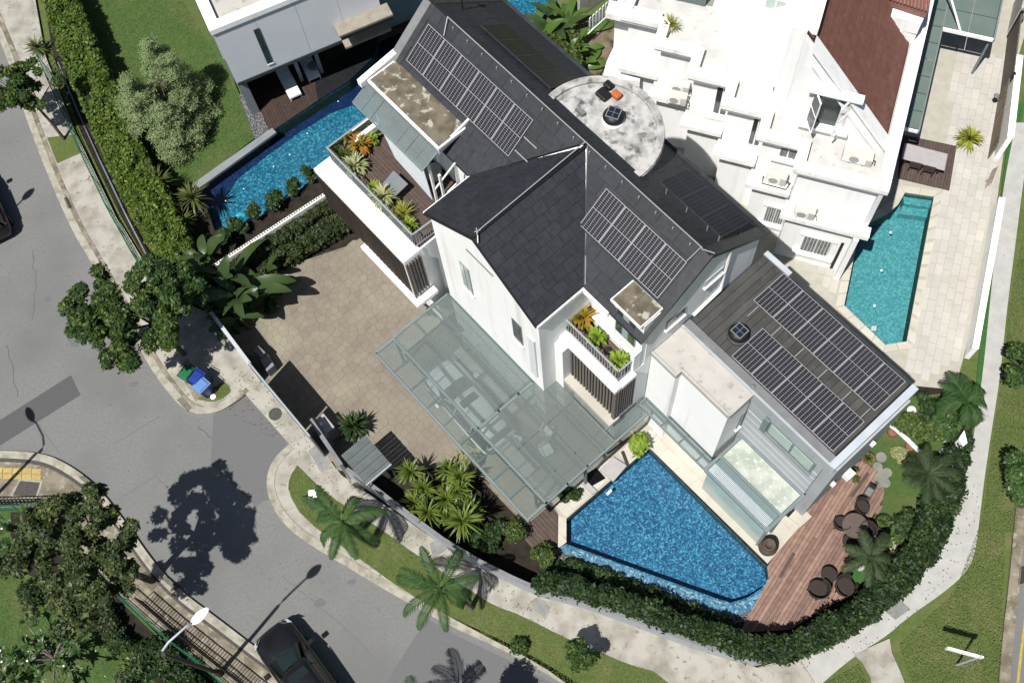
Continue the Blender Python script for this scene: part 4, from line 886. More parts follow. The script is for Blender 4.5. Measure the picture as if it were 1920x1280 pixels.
for u, v in ((-18.4, 6.4), (-15.5, 6.4), (-13.0, 6.4), (-9.5, 6.4), (-8.85, 8.6)): b = M(); b.box(u - .05, u + .05, v - .05, v + .05, .1, Z - .14, HM); b.build('post', MT['frame'], GC)
# narrow glass canopy along the tower and box skylight in front of the annex
G2 = thing('glass_canopy', 'narrow grey framed glass canopy along the white tower wall above the pool terrace', 'canopy', HM.w(-7, 12.2, 0))
beam(-9.3, 12.43, -5.6, 12.43, .09, .12, Z, G2); beam(-9.3, 12.02, -5.5, 12.02, .08, .12, Z, G2)
for i, u in enumerate((-9.28, -8.0, -7.0, -6.0, -5.55)): beam(u, 12.03, u, 12.42, .06, .1, Z, G2)
for u0, u1 in zip((-9.26, -8.0, -7.0, -6.0), (-8.0, -7.0, -6.0, -5.57)): pane(u0, u1, 12.05, 12.41, Z + .02, 'pane', G2)
G3 = thing('box_skylight', 'large glass box roof with mottled sunlit panes below the annex wall', 'skylight', HM.w(-4, 13, 0))
beam(-5.55, 14.10, -2.1, 14.10, .12, .16, Z, G3); beam(-5.5, 12.87, -2.15, 12.87, .09, .16, Z, G3); beam(-5.5, 12.02, -2.1, 12.02, .10, .16, Z, G3)
beam(-5.5, 12.02, -5.5, 14.06, .12, .16, Z + .003, G3); beam(-2.16, 12.02, -2.16, 14.06, .14, .16, Z + .003, G3)
b = M(); b.box(-5.42, -2.25, 12.93, 14.02, Z - .08, Z + .015, HM); b.build('pane', MT['skyglass'], G3)
b = M(); b.box(-5.42, -2.25, 12.08, 12.82, Z - .10, Z - .06, HM); b.build('pane', MT['pane_ribbed'], G3)
b = M()
for i in range(58): b.tube([HM.w(-5.4 + i * .0545, 12.09, Z - .05), HM.w(-5.4 + i * .0545, 12.52, Z - .05)], .012, 4)
b.build('ribs', MT['cloth'], G3, kind='stuff')
for v in (12.05, 12.85): b = M(); b.box(-2.22, -2.1, v, v + .08, .15, Z - .16, HM); b.build('post', MT['frame'], G3)
hb('glass_wall', -5.4, -2.25, 12.12, 12.14, .17, Z - .17, 'winpale', G3)
# ---------------------------------------------------------------- solar panels
def solar_meshes():
    W_, L_ = .985, 1.645
    f = M()
    for a in ((0, W_, 0, .016), (0, W_, L_ - .016, L_), (0, .016, .016, L_ - .016), (W_ - .016, W_, .016, L_ - .016)): f.box(*a, 0, .04)
    bk = M(); bk.box(.016, W_ - .016, .016, L_ - .016, .02, .034)
    ce = M(); cw = (W_ - .044) / 6; ch = (L_ - .075) / 20
    for i in range(6):
        for j in range(20):
            x, y = .022 + i * cw, .022 + j * ch + (.03 if j >= 10 else 0); ce.quad((x + .0115, y + .0045, .0375), (x + cw - .0115, y + .0045, .0375), (x + cw - .0115, y + ch - .0045, .0375), (x + .0115, y + ch - .0045, .0375))
    out = []
    for nm, mm, mt in (('panel_frame', f, 'alu'), ('backsheet', bk, 'backsheet'), ('cell_grid', ce, 'cell')):
        me = bpy.data.meshes.new(nm); me.from_pydata(mm.v, [], mm.f); me.materials.append(MT[mt]); out.append((nm, me))
    return out
MT['darksheet'] = mat('darksheet', (.05, .05, .054), rough=.4)
SM = solar_meshes()
ORD = ['first', 'second', 'third', 'fourth', 'fifth', 'sixth', 'seventh', 'eighth']
DARK = []  # rear panels: dark look of the grazing view put into their colours
for nm, me in SM:
    m2 = me.copy(); m2.materials[0] = MT['cell'] if nm != 'panel_frame' else MT['metal_dark']; DARK.append((nm, m2))
DARK[1][1].materials[0] = MT['darksheet']
def solar(origin, xdir, ydir, label, grp):
    z = xdir.cross(ydir).normalized(); r = thing('solar_panel', label, 'solar panel', origin, grp)
    r.rotation_euler = Matrix((xdir, ydir, z)).transposed().to_euler()
    for nm, me in (DARK if 'rear' in label else SM):
        o = bpy.data.objects.new(nm, me); COL.objects.link(o); o.parent = r
def array(n, u0, vtop, zf, down, text, grp, clipz=.09):
    yd = HM.w(0, down[0], down[1]).normalized() * -1   # up the slope
    x = HM.e.copy(); y = yd
    if x.cross(y).z < 0: x = -x
    for i in range(n):
        uu = u0 + i * .995 + (0 if x.dot(HM.e) > 0 else .985); o = HM.w(uu, vtop, zf) + Vector((0, 0, clipz)) - y * 1.645
        solar(o, x, y, text % ORD[i], grp)
fd = (-1, -SL); rd = (1, -SL)
array(6, -23.62, 14.17, zr(14.17), fd, '%s solar panel from the pool end in the front array above the mossy dormer slab', 'solar panels on the front slope of the slate roof')
array(4, -13.80, 14.15, zr(14.15), fd, '%s panel from the valley end in the array over the balcony roof', 'solar panels on the front slope of the slate roof')
array(4, -22.3, 15.6, zr(15.6), rd, '%s panel from the far end in the shaded rear array facing the banana plants', 'solar panels on the rear roof slope', .12)
array(3, -12.55, 15.45, zr(15.45) + .35, (1, -.55), '%s panel from the round tower in the raised rear array', 'solar panels on the rear roof slope', .25)
array(6, -8.28, 18.28, 7.93, (-1, 0), '%s panel from the house end in the annex row nearest the neighbour pool', 'solar panels on the annex roof', .02)
array(5, -7.26, 16.07, 7.9, (-1, 0), '%s panel from the house end in the annex row nearest the blue pool', 'solar panels on the annex roof', .02)
for u0, u1 in ((-17.6, -16.9),):
    for v in (13.62, 13.15): line('mounting_rail', [HM.w(u0, v, zr(v) + .1), HM.w(u1, v, zr(v) + .1)], .025, 'alu')
for u in (-8.0, -6.85, -5.7, -4.55, -3.4, -2.5): line('mounting_rail', [HM.w(u, 16.06, 7.84), HM.w(u, 16.64, 7.84)], .02, 'alu')
rk = M()
for u in (-12.3, -11.3, -10.3, -9.75):
    rk.tube([HM.w(u, 15.6, zr(15.6)), HM.w(u, 15.6, zr(15.6) + .5)], .025, 5); rk.tube([HM.w(u, 16.8, zr(16.8)), HM.w(u, 16.8, zr(16.8) + .9)], .025, 5)
rk.build('panel_legs', MT['alu'], H)
# solar powered roof fans
def fan(loc, label, rz):
    t = thing('roof_fan', label, 'roof fan', loc, 'solar roof fans'); b = M(); b.lathe(loc, [(.42, -.12), (.42, .05), (.34, .12)], 24); b.build('curb', MT['white_rough' if loc.z > 10 else 'seam'], t)
    b = M(); b.lathe(loc + Vector((0, 0, .12)), [(.36, 0), (.40, .1), (.36, .22), (.2, .3)], 24); b.build('hood', MT['black'], t, smooth=True)
    F = Fr(rz); x, y = F.inv(loc); b = M(); b.box(x - .25, x + .25, y - .25, y + .25, loc.z + .43, loc.z + .46, F); p = b.build('solar_plate', MT['gutter'], t)
    for i in range(2):
        for j in range(2): b = M(); b.box(x - .21 + i * .22, x - .01 + i * .22, y - .21 + j * .22, y - .01 + j * .22, loc.z + .461, loc.z + .466, F); b.build('cell', MT['panelblue'], p)
fan(HM.w(-7.7, 15.25, 7.82), 'black round roof fan with small solar plate on the dark annex roof', -56); fan(HM.w(-15.76, 16.34, RTZ), 'black round roof fan with small solar plate on the blotchy round roof', -30)
t = thing('rubbish_bags', 'black and orange bags lying on the blotchy round roof', 'bag', HM.w(-16.75, 16.9, RTZ))
for du, dv, w_, h, mt in ((-.15, .28, .30, .22, 'black'), (.0, -.12, .42, .2, 'black'), (.35, .2, .3, .24, 'orange')):
    b = M(); u, v = -16.75 + du, 16.9 + dv; b.box(u - w_ / 1.6, u + w_ / 1.6, v - w_ / 2, v + w_ / 2, RTZ, RTZ + h, HM); b.build('bag', MT[mt], t, bevel=.07)
b = M(); b.box(-17.0, -16.6, 15.6, 15.75, RTZ, RTZ + .15, HM); b.build('roof_hatch', MT['gutter'], H)
t = thing('antenna_mast', 'white globe on a short black pole on the far roof end', 'antenna', HM.w(-23.46, 15.7, zr(15.7)))
b = M(); b.tube([HM.w(-23.46, 15.7, 11.9), HM.w(-23.46, 15.7, 13.2)], .03, 6); b.build('pole', MT['black'], t); b = M(); b.lathe(HM.w(-23.46, 15.7, 13.2), [(.02, -.1), (.09, -.05), (.11, 0), (.09, .06), (.02, .1)], 12); b.build('globe', MT['white'], t, smooth=True)

# ================================================================== LEFT NEIGHBOUR
LN = thing('white_house', 'white box shaped house with flat parapet roof over a pool deck', 'house', LH.w(3, 38, 0))
def lb(name, a0, a1, b0, b1, z0, z1, mt, parent=None, bevel=0): return hb(name, a0, a1, b0, b1, z0, z1, mt, parent or LN, LH, bevel)
lb('wall', -.72, 6.95, 35.1, 46, 3.0, 6.75, 'white_gray')
for k in range(4): lb('cladding_panel', -.70 + k * 1.92, -.70 + k * 1.92 + 1.905, 35.07, 35.097, 3.06, 6.7, 'panel_pale')
lb('wall', -.76, -.723, 35.2, 46, 4.7, 6.75, 'greywall'); lb('wall', -.80, -.723, 35.3, 46, 2.9, 4.68, 'greywall_dark')
lb('roof_slab', -.3, 6.5, 35.5, 46, 6.753, 6.80, 'pale_conc')
for a in ((-.82, 7.05, 35.0, 35.5), (-.82, -.3, 35.503, 46), (6.55, 7.05, 35.503, 46)): lb('parapet', *a, 6.753, 7.05, 'white')
lb('slot_window', .98, 1.25, 35.04, 35.067, 3.5, 6.0, 'winglass'); lb('frame', .95, 1.28, 35.02, 35.038, 3.42, 3.49, 'white')
lb('soffit_edge', -.7, 6.95, 35.05, 35.5, 2.84, 2.997, 'metal_dark'); lb('beam', -.6, 4.6, 35.5, 36.0, 2.6, 2.9, 'greywall')
CP = lb('canopy', 4.55, 7.3, 34.3, 35.067, 4.15, 4.3, 'fascia'); lb('canopy_lip', 4.6, 7.25, 34.25, 34.297, 4.0, 4.2, 'black', CP)
lb('canopy', 4.7, 7.1, 34.5, 35.067, 3.0, 3.12, 'fascia')
lb('glass_wall', .3, 9, 39.0, 39.1, .1, 2.84, 'winglass'); lb('wall', -.72, -.3, 35.3, 46, .0, 2.84, 'greywall_dark'); lb('floor', -.3, 9, 36.5, 46, .05, .12, 'deckdark')
lb('wall', 6.95, 9.5, 37, 46, .0, 5, 'greywall_dark')
for x in (2.2, 3.3): lb('column', x, x + .18, 36.0, 36.2, .1, 2.84, 'greywall')
def lounger(label, p, rz, flat):
    t = thing('sun_lounger', label, 'sun lounger', p, 'sun loungers on the dark deck'); F = Fr(rz); a, b_ = F.inv(p)
    def bx(n, a0, a1, b0, b1, z0, z1, mt): m_ = M(); m_.box(a + a0, a + a1, b_ + b0, b_ + b1, p.z + z0, p.z + z1, F); return m_.build(n, MT[mt], t, bevel=.01)
    bx('frame', -.95, .95, -.33, .33, .26, .31, 'white'); bx('cushion', -.95, .4, -.31, .31, .313, .38, 'cloth')
    m_ = M(); h = .42 if not flat else .08
    m_.hexa([F.w(a + .4, b_ - .31, p.z + .315), F.w(a + .95, b_ - .31, p.z + .315 + h * .9), F.w(a + .95, b_ + .31, p.z + .315 + h * .9), F.w(a + .4, b_ + .31, p.z + .315)], [F.w(a + .4, b_ - .31, p.z + .39), F.w(a + .93, b_ - .31, p.z + .39 + h), F.w(a + .93, b_ + .31, p.z + .39 + h), F.w(a + .4, b_ + .31, p.z + .39)]); m_.build('backrest', MT['cloth'], t)
    for sx in (-.9, .86):
        for sy in (-.31, .27): bx('leg', sx, sx + .04, sy, sy + .04, 0, .26, 'white')
lounger('white sun lounger stretched out of the shade on the dark deck', P(544, 162, .13), 17.5 + 92, True); lounger('pale sun lounger mostly in the shade of the white box house', P(580, 128, .13), 17.5 + 90, False)
b = M(); b.lathe(P(592, 134, .13), [(.2, 0), (.3, .5), (.28, .52)], 16); tag(b.build('planter_pot', MT['greywall_dark']), 'dark grey planter in the shade beside the loungers', 'pot')
# ================================================================== WHITE HOUSE ON THE RIGHT
WN = thing('terraced_white_house', 'white stepped house with stacked terraces and a brown tiled roof', 'house', WH.w(2, 28, 0))
def wb(name, a0, a1, b0, b1, z0, z1, mt, parent=None, bevel=0): return hb(name, a0, a1, b0, b1, z0, z1, mt, parent or WN, WH, bevel)
c0 = [1.62 - 1.75 * (5 - i) for i in range(6)] + [4.85]      # left edges of the bays, rear to front
ACS = []
for i in range(0, 6):
    d = 25.32 + 1.07 * (5 - i); a0, a1 = c0[i], c0[i + 1]
    last = i == 5
    lo = d - .30          # lower storey stands a little forward
    wb('wall', a0, a1, d, 34 if i else 36, 4.2, 7.0, 'white')
    # lower storey: one step to the left and forward
    wb('wall', a0 + .12, a1 + (.0 if last else .12), lo - .05, 34, 0, 4.18 if not last else 4.0, 'white')
    # cornices
    wb('cornice', a0 - .22, a1 - (.22 if not last else -.18), d - .36, d + .05, 7.0, 7.22, 'white'); wb('cornice', a0 - .30, a1 - (.30 if not last else -.28), d - .46, d + .02, 7.223, 7.5, 'white_old')
    wb('parapet', a0 - .30, a0 + .12, d + .022, d + 1.05, 7.223, 7.5, 'white_old')
    wb('roof_deck', a0 + .12, a1 + (.9 if not last else 0), d + .022, 33, 7.003, 7.06 + .003 * i, 'deck_white')
    wb('cornice', a0 - .12, a1 - (.0 if not last else -.25), lo - .42, lo - .05, 3.95, 4.12, 'white'); wb('cornice', a0 - .2, a1 - (.06 if not last else -.33), lo - .55, lo - .052, 4.123, 4.4, 'white_old')
    wb('ledge_top', a0 - .15, a1, lo - .05, d - .002, 4.19, 4.36, 'deck_white')
    if i in (1, 2, 3):
        wb('vent_slot', a0 + .35, a1 - .1, lo - .075, lo - .053, 3.55, 3.75, 'greywall_dark')
# windows under the cornices
def wwin(a0, a1, d, z0, z1, kind='curtain', bars=False):
    o = wb('window', a0 - .05, a1 + .05, d - .04, d - .003, z0 - .05, z1 + .05, 'white'); n = 2; w_ = (a1 - a0) / n
    for k in range(n): wb('pane', a0 + k * w_ + .03, a0 + (k + 1) * w_ - .03, d - .05, d - .041, z0, z1, kind, o)
    wb('sill', a0 - .3, a1 + .3, d - .22, d - .003, z0 - .25, z0 - .08, 'white', o); wb('head', a0 - .2, a1 + .2, d - .12, d - .003, z1 + .1, z1 + .2, 'white', o)
    if bars:
        for k in range(9): x = a0 + (a1 - a0) * k / 8; wb('bar', x - .012, x + .012, d - .09, d - .07, z0, z1, 'white_gray', o)
LO5, LO4 = 25.32 - .35, 25.32 + 1.07 - .35
wwin(2.75, 3.95, LO5, 1.15, 2.45, bars=True); wwin(.85, 1.95 - .25, LO4, 1.0, 2.3, bars=True)
wwin(-2.6, -2.0, 25.32 + 3 * 1.07, 4.7, 6.6, 'winglass'); wwin(-.75, -.25, 25.32 + 2 * 1.07, 4.6, 6.5, 'winglass'); wwin(.65, 1.35, 25.32 + 1.07, 5.9, 6.6, 'curtain')
wb('door_slot', 4.32, 4.45, LO5 - .02, LO5 - .003, .1, 2.6, 'black'); wb('column', 4.62, 4.85, 24.45, 24.70, .1, 3.95, 'white'); wb('wall', 4.853, 5.02, 25.0, 33, 4.0, 7.0, 'white_gray')
wb('wall', 4.853, 4.9, 27.3, 34, 0, 4.0, 'greywall_dark')
# roof terrace rim on the right side
GT = wb('parapet', 4.62, 5.12, 24.9, 40, 7.50, 7.62, 'white_rough'); wb('parapet', 4.7, 5.05, 25.3, 40, 6.9, 7.497, 'white')
# brown tiled roof behind the raked gable wall
E0, D0, SLW, CR = 4.55, 26.95, 1.27, .35
def rz(c): return 7.45 + (E0 - c) * SLW
b = M(); b.hexa([WH.w(CR, D0 + .3, 7), WH.w(E0, D0 + .3, 7), WH.w(E0, 42, 7), WH.w(CR, 42, 7)], [WH.w(CR, D0 + .3, rz(CR)), WH.w(E0, D0 + .3, rz(E0)), WH.w(E0, 42, rz(E0)), WH.w(CR, 42, rz(CR))]); BR = b.build('roof', MT['rooftile_base'], WN)
tw, tl = .36, .44; n_r = int((E0 - CR) * math.hypot(1, SLW) / tl); mass = M(); cells = []
for j in range(n_r):
    for i in range(34):
        d = D0 + .3 + i * tw + (tw / 2 if j % 2 else 0)
        if d > 38.5: continue
        k0 = CR + (E0 - CR) * j / n_r; k1 = CR + (E0 - CR) * (j + 1) / n_r; cells.append((d, k0, k1))
cells.sort()
for d, k0, k1 in cells:
    b = M(); q = [WH.w(k0, d + .006, rz(k0) + .02), WH.w(k1, d + .006, rz(k1) + .06), WH.w(k1, d + tw - .006, rz(k1) + .06), WH.w(k0, d + tw - .006, rz(k0) + .02)]; b.hexa([p - Vector((0, 0, .035)) for p in q], q); piece('tile', b, MT['rooftile'], BR, stuff=mass)
mass.build('tiles', MT['rooftile'], BR, kind='stuff')
b = M(); q = [(CR, 7.0), (E0 + .05, 7.0), (E0 + .05, rz(E0) - .15), (CR, rz(CR) - .15)]; b.hexa([WH.w(c, D0, z) for c, z in q], [WH.w(c, D0 + .3, z) for c, z in q]); b.build('gable_wall', MT['white'], WN)
b = M(); q = [(CR + .35, rz(CR + .35) + .02), (E0 + .1, rz(E0 + .1) + .02), (E0 + .1, rz(E0 + .1) + .20), (CR + .35, rz(CR + .35) + .20)]; b.hexa([WH.w(c, D0 - .22, z) for c, z in q], [WH.w(c, D0 + .42, z) for c, z in q]); b.build('rake_coping', MT['white'], WN)
b = M(); q = [(CR + .5, rz(CR + .5) - .75), (E0 - .3, rz(E0 - .3) - .75), (E0 - .3, rz(E0 - .3) - .6), (CR + .5, rz(CR + .5) - .6)]; b.hexa([WH.w(c, D0 - .12, z) for c, z in q], [WH.w(c, D0 - .003, z) for c, z in q]); b.build('moulding', MT['white'], WN)
# casement window in the gable wall, open
gw = wb('window', 1.25, 2.75, D0 - .04, D0 - .003, 8.0, 10.1, 'winglass'); wb('head', 1.0, 3.1, D0 - .35, D0 - .003, 10.15, 10.3, 'white', gw); wb('sill', 1.0, 3.0, D0 - .3, D0 - .003, 7.78, 7.92, 'white', gw)
for a0, sx in ((1.28, 1), (2.72, -1)):
    b = M(); A_ = WH.w(a0, D0 - .05, 0); ang = R_(62) * sx; dv = (WH.e * math.cos(R_(62)) * sx - WH.f * math.sin(R_(62)))
    fr_ = [(A_ + dv * s + Vector((0, 0, z))) for s, z in ((0, 8.05), (.68, 8.05), (.68, 10.05), (0, 10.05))]
    b.tube(fr_ + [fr_[0]], .035, 4); b.tube([fr_[0].lerp(fr_[3], .5), fr_[1].lerp(fr_[2], .5)], .02, 4); b.build('casement', MT['white'], gw); b = M(); b.quad(*fr_); b.build('pane', MT['pane'], gw)
# tall white mass to the left of the ridge
wb('wall', -.25, .65, 27.4, 42, 7.06, 12.6, 'white'); wb('parapet', .35, .70, 27.3, 42, 12.603, 12.95, 'white'); wb('wall', -3.4, -.253, 31.2, 42, 7.08, 10.6, 'white')
wb('wall', -5.9, -3.403, 33.6, 42, 7.08, 8.4, 'white')
b = M(); q = [(-2.2, 28.6), (-.26, 28.0), (-.26, 31.19), (-3.4, 31.19)]; b.hexa([WH.w(*p, 7.09) for p in q], [WH.w(-2.2, 28.6, 7.5), WH.w(-.26, 28.0, 9.5), WH.w(-.26, 31.19, 9.6), WH.w(-3.4, 31.19, 7.5)]); b.build('sloped_roof', MT['white'], WN)
ww = wb('window', -1.6, -.7, 31.15, 31.197, 8.9, 9.5, 'white'); wb('pane', -1.55, -1.18, 31.13, 31.15, 8.95, 9.45, 'winpale', ww); wb('pane', -1.12, -.75, 31.13, 31.15, 8.95, 9.45, 'winpale', ww)
wb('ledge', -3.4, -.4, 31.0, 31.197, 10.1, 10.25, 'white'); wb('pipe', -.32, -.255, 27.9, 30.2, 8.0, 8.1, 'gutter')
# roof terrace with glass rail at the top left
wb('roof_deck', -7.6, -5.6, 31.0, 36, 7.003, 7.05, 'pale_conc'); wb('parapet', -8.1, -5.72, 30.3, 31.0, 7.0, 7.35, 'white_old'); wb('wall', -7.85, -5.85, 31.0, 36, 0, 7.0, 'white')
gr = wb('glass_rail', -7.5, -4.1, 32.0, 32.03, 7.06, 8.0, 'pane_ribbed'); wb('rail', -7.5, -4.1, 31.98, 32.05, 8.0, 8.05, 'gutter', gr)
for k in range(4): wb('post', -7.4 + k * 1.05, -7.36 + k * 1.05, 31.98, 32.05, 7.06, 8.0, 'gutter', gr)
for i in range(6):
    for j in range(2): wb('deck_tile', -7.5 + i * .62, -6.9 + i * .62, 32.1 + j * 1.2, 33.28 + j * 1.2, 7.06, 7.085, 'stonegrey')
# curved stair volume at the left
pts = [P(1180, 60, 3.6), P(1205, 62, 3.6), P(1200, 150, 3.6), P(1131, 142, 3.6), P(1137, 118, 3.6), P(1150, 90, 3.6), P(1164, 72, 3.6)]
b = M(); b.prism(pts, 0, 3.5); b.build('curved_wall', MT['white'], WN)
sr = None
for k in range(5):
    f0, f1 = k / 5, (k + 1) / 5; L_ = [pts[0], pts[6], pts[5], pts[4], pts[3]]; R2 = [pts[1], pts[1].lerp(pts[2], .25), pts[1].lerp(pts[2], .5), pts[1].lerp(pts[2], .75), pts[2]]
    if k < 4: b = M(); q = [L_[k], L_[k + 1], R2[k + 1].lerp(R2[k], .04), R2[k]]; q[1] = q[1].lerp(q[0], .03); b.prism(q, 3.5, 3.62); b.build('roof_slab', MT['white'], WN)
# small red roof and dormer at the top right
b = M(); q = PX([(1655, -20), (1738, -30), (1742, 6), (1652, -2)], 9); b.prism(q, 8.6, 8.9)
RM = M(); RM.prism(PX([(1648, -8), (1740, 22), (1752, -60), (1650, -60)], 9.4), 9.0, 9.4); RM = RM.build('small_roof', MT['redmetal'], WN)
for k in range(14):
    a, c = P(1650 + k * 6.6, -6 + k * 2.1, 9.46), P(1654 + k * 6.8, -70, 9.9); b = M(); b.tube([a, c], .055, 5); b.build('rib', MT['redmetal'], RM)
b = M(); b.prism(PX([(1652, 10), (1735, 28), (1728, 44), (1658, 28)], 8.9), 8.2, 8.9); b.build('fascia', MT['white'], WN)
b = M(); b.prism(PX([(1664, 30), (1728, 44), (1720, 62), (1686, 58)], 8.2), 6.8, 8.2); b.build('dormer_wall', MT['white'], WN)
# air conditioners on the ledges
MT['grille'] = mat('grille', (.42, .41, .385), rough=.6)
def aircon(p, rz, label, w_=.85, d_=.36, h_=.62):
    t = thing('air_conditioner', label, 'air conditioner', p, 'outdoor air conditioner units on the white terraces'); F = Fr(rz); a, b_ = F.inv(p)
    def bx(n, a0, a1, b0, b1, z0, z1, mt, q=t, bv=0): m_ = M(); m_.box(a + a0, a + a1, b_ + b0, b_ + b1, p.z + z0, p.z + z1, F); return m_.build(n, MT[mt], q, bevel=bv)
    bx('casing', -w_ / 2, w_ / 2, -d_ / 2, d_ / 2, .08, h_, 'acwhite', bv=.015); bx('front_panel', -w_ / 2 + .03, w_ / 2 - .25, -d_ / 2 - .012, -d_ / 2 - .002, .12, h_ - .04, 'white_old')
    for s in (-.3, .26): bx('foot', s, s + .05, -d_ / 2 + .002, d_ / 2 - .002, 0, .078, 'gutter')
    c = F.w(a - .12, b_ - d_ / 2 - .014, p.z + .35); m_ = M(); m_.tube([c, c - F.f * .01], .2, 16); m_.build('fan_grille', MT['grille'], t)
    m_ = M(); m_.tube([F.w(a + w_ / 2, b_, p.z + .25), F.w(a + w_ / 2 + .12, b_, p.z + .2), F.w(a + w_ / 2 + .14, b_ - .1, p.z + .02)], .02, 5); m_.build('hose', MT['black'], t)
zt = 4.40
aircon(WH.w(-4.3, 29.35, zt), -26, 'upper of two air conditioners on the white terrace nearest the round roof'); aircon(WH.w(-4.25, 28.75, zt), -26, 'lower of two air conditioners on the white terrace nearest the round roof')
aircon(WH.w(.85, 26.0, zt), -26, 'grey air conditioner with a pipe loop on the middle white terrace'); aircon(WH.w(2.35, 24.72, zt), -26, 'wide pale air conditioner on the ledge above the barred window')
aircon(WH.w(3.65, 26.25, 7.08), -26, 'long air conditioner lying on the roof terrace below the gable', 1.2, .5, .5)
for p in (WH.w(.85, 26.0, zt + .1),):
    b = M(); b.tube([p + WH.w(-.55, 0, .1), p + WH.w(-.55, -.3, .02), p + WH.w(.5, -.32, .02), p + WH.w(.6, 0, .1)], .03, 6); b.build('pipe_loop', MT['iron'], WN)
# glass awnings at the side of the white house
GA = thing('glass_awning', 'dark green glass awning panes beside the brown tiled roof', 'awning', WH.w(6, 35, 0))
def gp_(a0, a1, b0, b1, z=3.0): return wb('pane', a0, a1, b0, b1, z, z + .015, 'pane_green', GA)
for i in range(9): gp_(5.0, 6.35, 31.3 + i * .98 + .02, 31.3 + (i + 1) * .98 - .02)
for i in range(5):
    for j in range(2): gp_(6.42 + j * 1.15, 7.54 + j * 1.15, 37.2 + i * 1.15 + .02, 37.2 + (i + 1) * 1.15 - .02)
wb('beam', 6.35, 6.42, 31.2, 43, 2.85, 3.03, 'frame', GA); wb('beam', 5.0, 6.35, 31.2, 31.27, 2.85, 3.03, 'white', GA); wb('beam', 6.42, 8.72, 37.1, 37.18, 2.85, 3.04, 'white', GA); wb('beam', 8.72, 8.8, 37.1, 43, 2.85, 3.03, 'frame', GA)
b = M(); b.tube([WH.w(5.3, 38.6, 5.5), WH.w(7.2, 37.15, 3.05)], .05, 6); b.build('strut', MT['white'], GA)
for a in (5.2, 8.6): wb('post', a, a + .1, 37.3 if a > 8 else 31.4, 37.4 if a > 8 else 31.5, .1, 2.85, 'frame', GA)
# dining table on the dark deck
dt = thing('dining_table', 'long pale grey dining table on the dark wooden deck', 'table', P(1738, 303, .16))
b = M(); b.prism(PX([(1696, 268), (1777, 289), (1771, 320), (1690, 297)], .9), .86, .91); b.build('tabletop', MT['tabletop_grey'], dt, bevel=.01)
for x, y in ((1702, 276), (1766, 292), (1764, 312), (1700, 294)): b = M(); q = P(x, y, .8); b.box(q.x - .04, q.x + .04, q.y - .04, q.y + .04, .16, .857); b.build('leg', MT['slatwood'], dt)
def chair(p, rz, label, mt='rattan', grp=None):
    t = thing('garden_chair', label, 'chair', p, grp); F = Fr(rz); a, b_ = F.inv(p)
    def bx(n, a0, a1, b0, b1, z0, z1, bv=.02): m_ = M(); m_.box(a + a0, a + a1, b_ + b0, b_ + b1, p.z + z0, p.z + z1, F); return m_.build(n, MT[mt], t, bevel=bv)
    bx('seat', -.26, .26, -.26, .24, .40, .46); bx('backrest', -.26, .26, .20, .25, .463, .86)
    for sx in (-.25, .21): bx('armrest', sx, sx + .04, -.22, .197, .62, .66)
    for sx in (-.25, .21):
        for sy in (-.25, .2): bx('leg', sx, sx + .04, sy, sy + .04, 0, .397 if sy > 0 else .617, .004)
    return t
G_ = 'dark chairs along the long pale table'
chair(P(1712, 316, .16), WH.a * 180 / pi + 180, 'dark chair at the house side of the long pale table', 'slatwood', G_); chair(P(1737, 323, .16), WH.a * 180 / pi + 180, 'dark chair nearest the pool at the long pale table', 'slatwood', G_)
# boundary wall, gate and fence on the right
def wall_line(name, px0, px1, z0, h, th, mt, label, cat, cap=None, zb=0.):
    a, c = P(*px0, zb), P(*px1, zb); t = (c - a).normalized(); n = Vector((-t.y, t.x, 0)) * th / 2; b = M()
    q = [a - n, c - n, c + n, a + n]
    for p in q: p.z = 0
    b.hexa([p + Vector((0, 0, z0)) for p in q], [p + Vector((0, 0, h)) for p in q]); o = b.build(name, MT[mt]); tag(o, label, cat)
    if cap: b = M(); q2 = [a - n * 1.25, c - n * 1.25, c + n * 1.25, a + n * 1.25]; [setattr(p, 'z', 0) for p in q2]; b.hexa([p + Vector((0, 0, h + .002)) for p in q2], [p + Vector((0, 0, h + .06)) for p in q2]); b.build('coping', MT[cap], o)
    return o
wall_line('boundary_wall', (1862, 395), (1812, 672), 0, 1.15, .22, 'white', 'low white garden wall beside the teal swimming pool', 'wall', 'white'); 
wall_line('boundary_wall', (1885, 150), (1867, 300), 0, 1.9, .24, 'white', 'taller white garden wall beside the timber slats at the patio', 'wall', 'white')
tf = thing('timber_fence', 'beige timber slat fence in front of the white wall above the patio', 'fence', P(1864, 245, .1))
for i in range(16):
    a = P(1873, 180, .1).lerp(P(1852, 300, .1), i / 16); c = P(1873, 180, .1).lerp(P(1852, 300, .1), (i + .8) / 16); b = M(); n = WH.e * .02; b.hexa([a - n, c - n, c + n, a + n], [q + Vector((0, 0, 1.5)) for q in (a - n, c - n, c + n, a + n)]); b.build('slat', MT['timber'], tf)
gt = thing('sliding_gate', 'brown panelled driveway gate at the far right top', 'gate', P(1880, 130, .1))
a, c = P(1875, 183, .1), P(1890, 70, .1)
for i in range(6):
    p, q = a.lerp(c, i / 6 + .004), a.lerp(c, (i + 1) / 6 - .004); n = WH.e * .03; b = M(); b.hexa([p - n, q - n, q + n, p + n], [x + Vector((0, 0, 1.85)) for x in (p - n, q - n, q + n, p + n)]); b.build('panel', MT['timber_brown'], gt)
for p in (a, c): b = M(); b.box(p.x - .06, p.x + .06, p.y - .06, p.y + .06, .08, 2.05); b.build('post', MT['black'], gt)
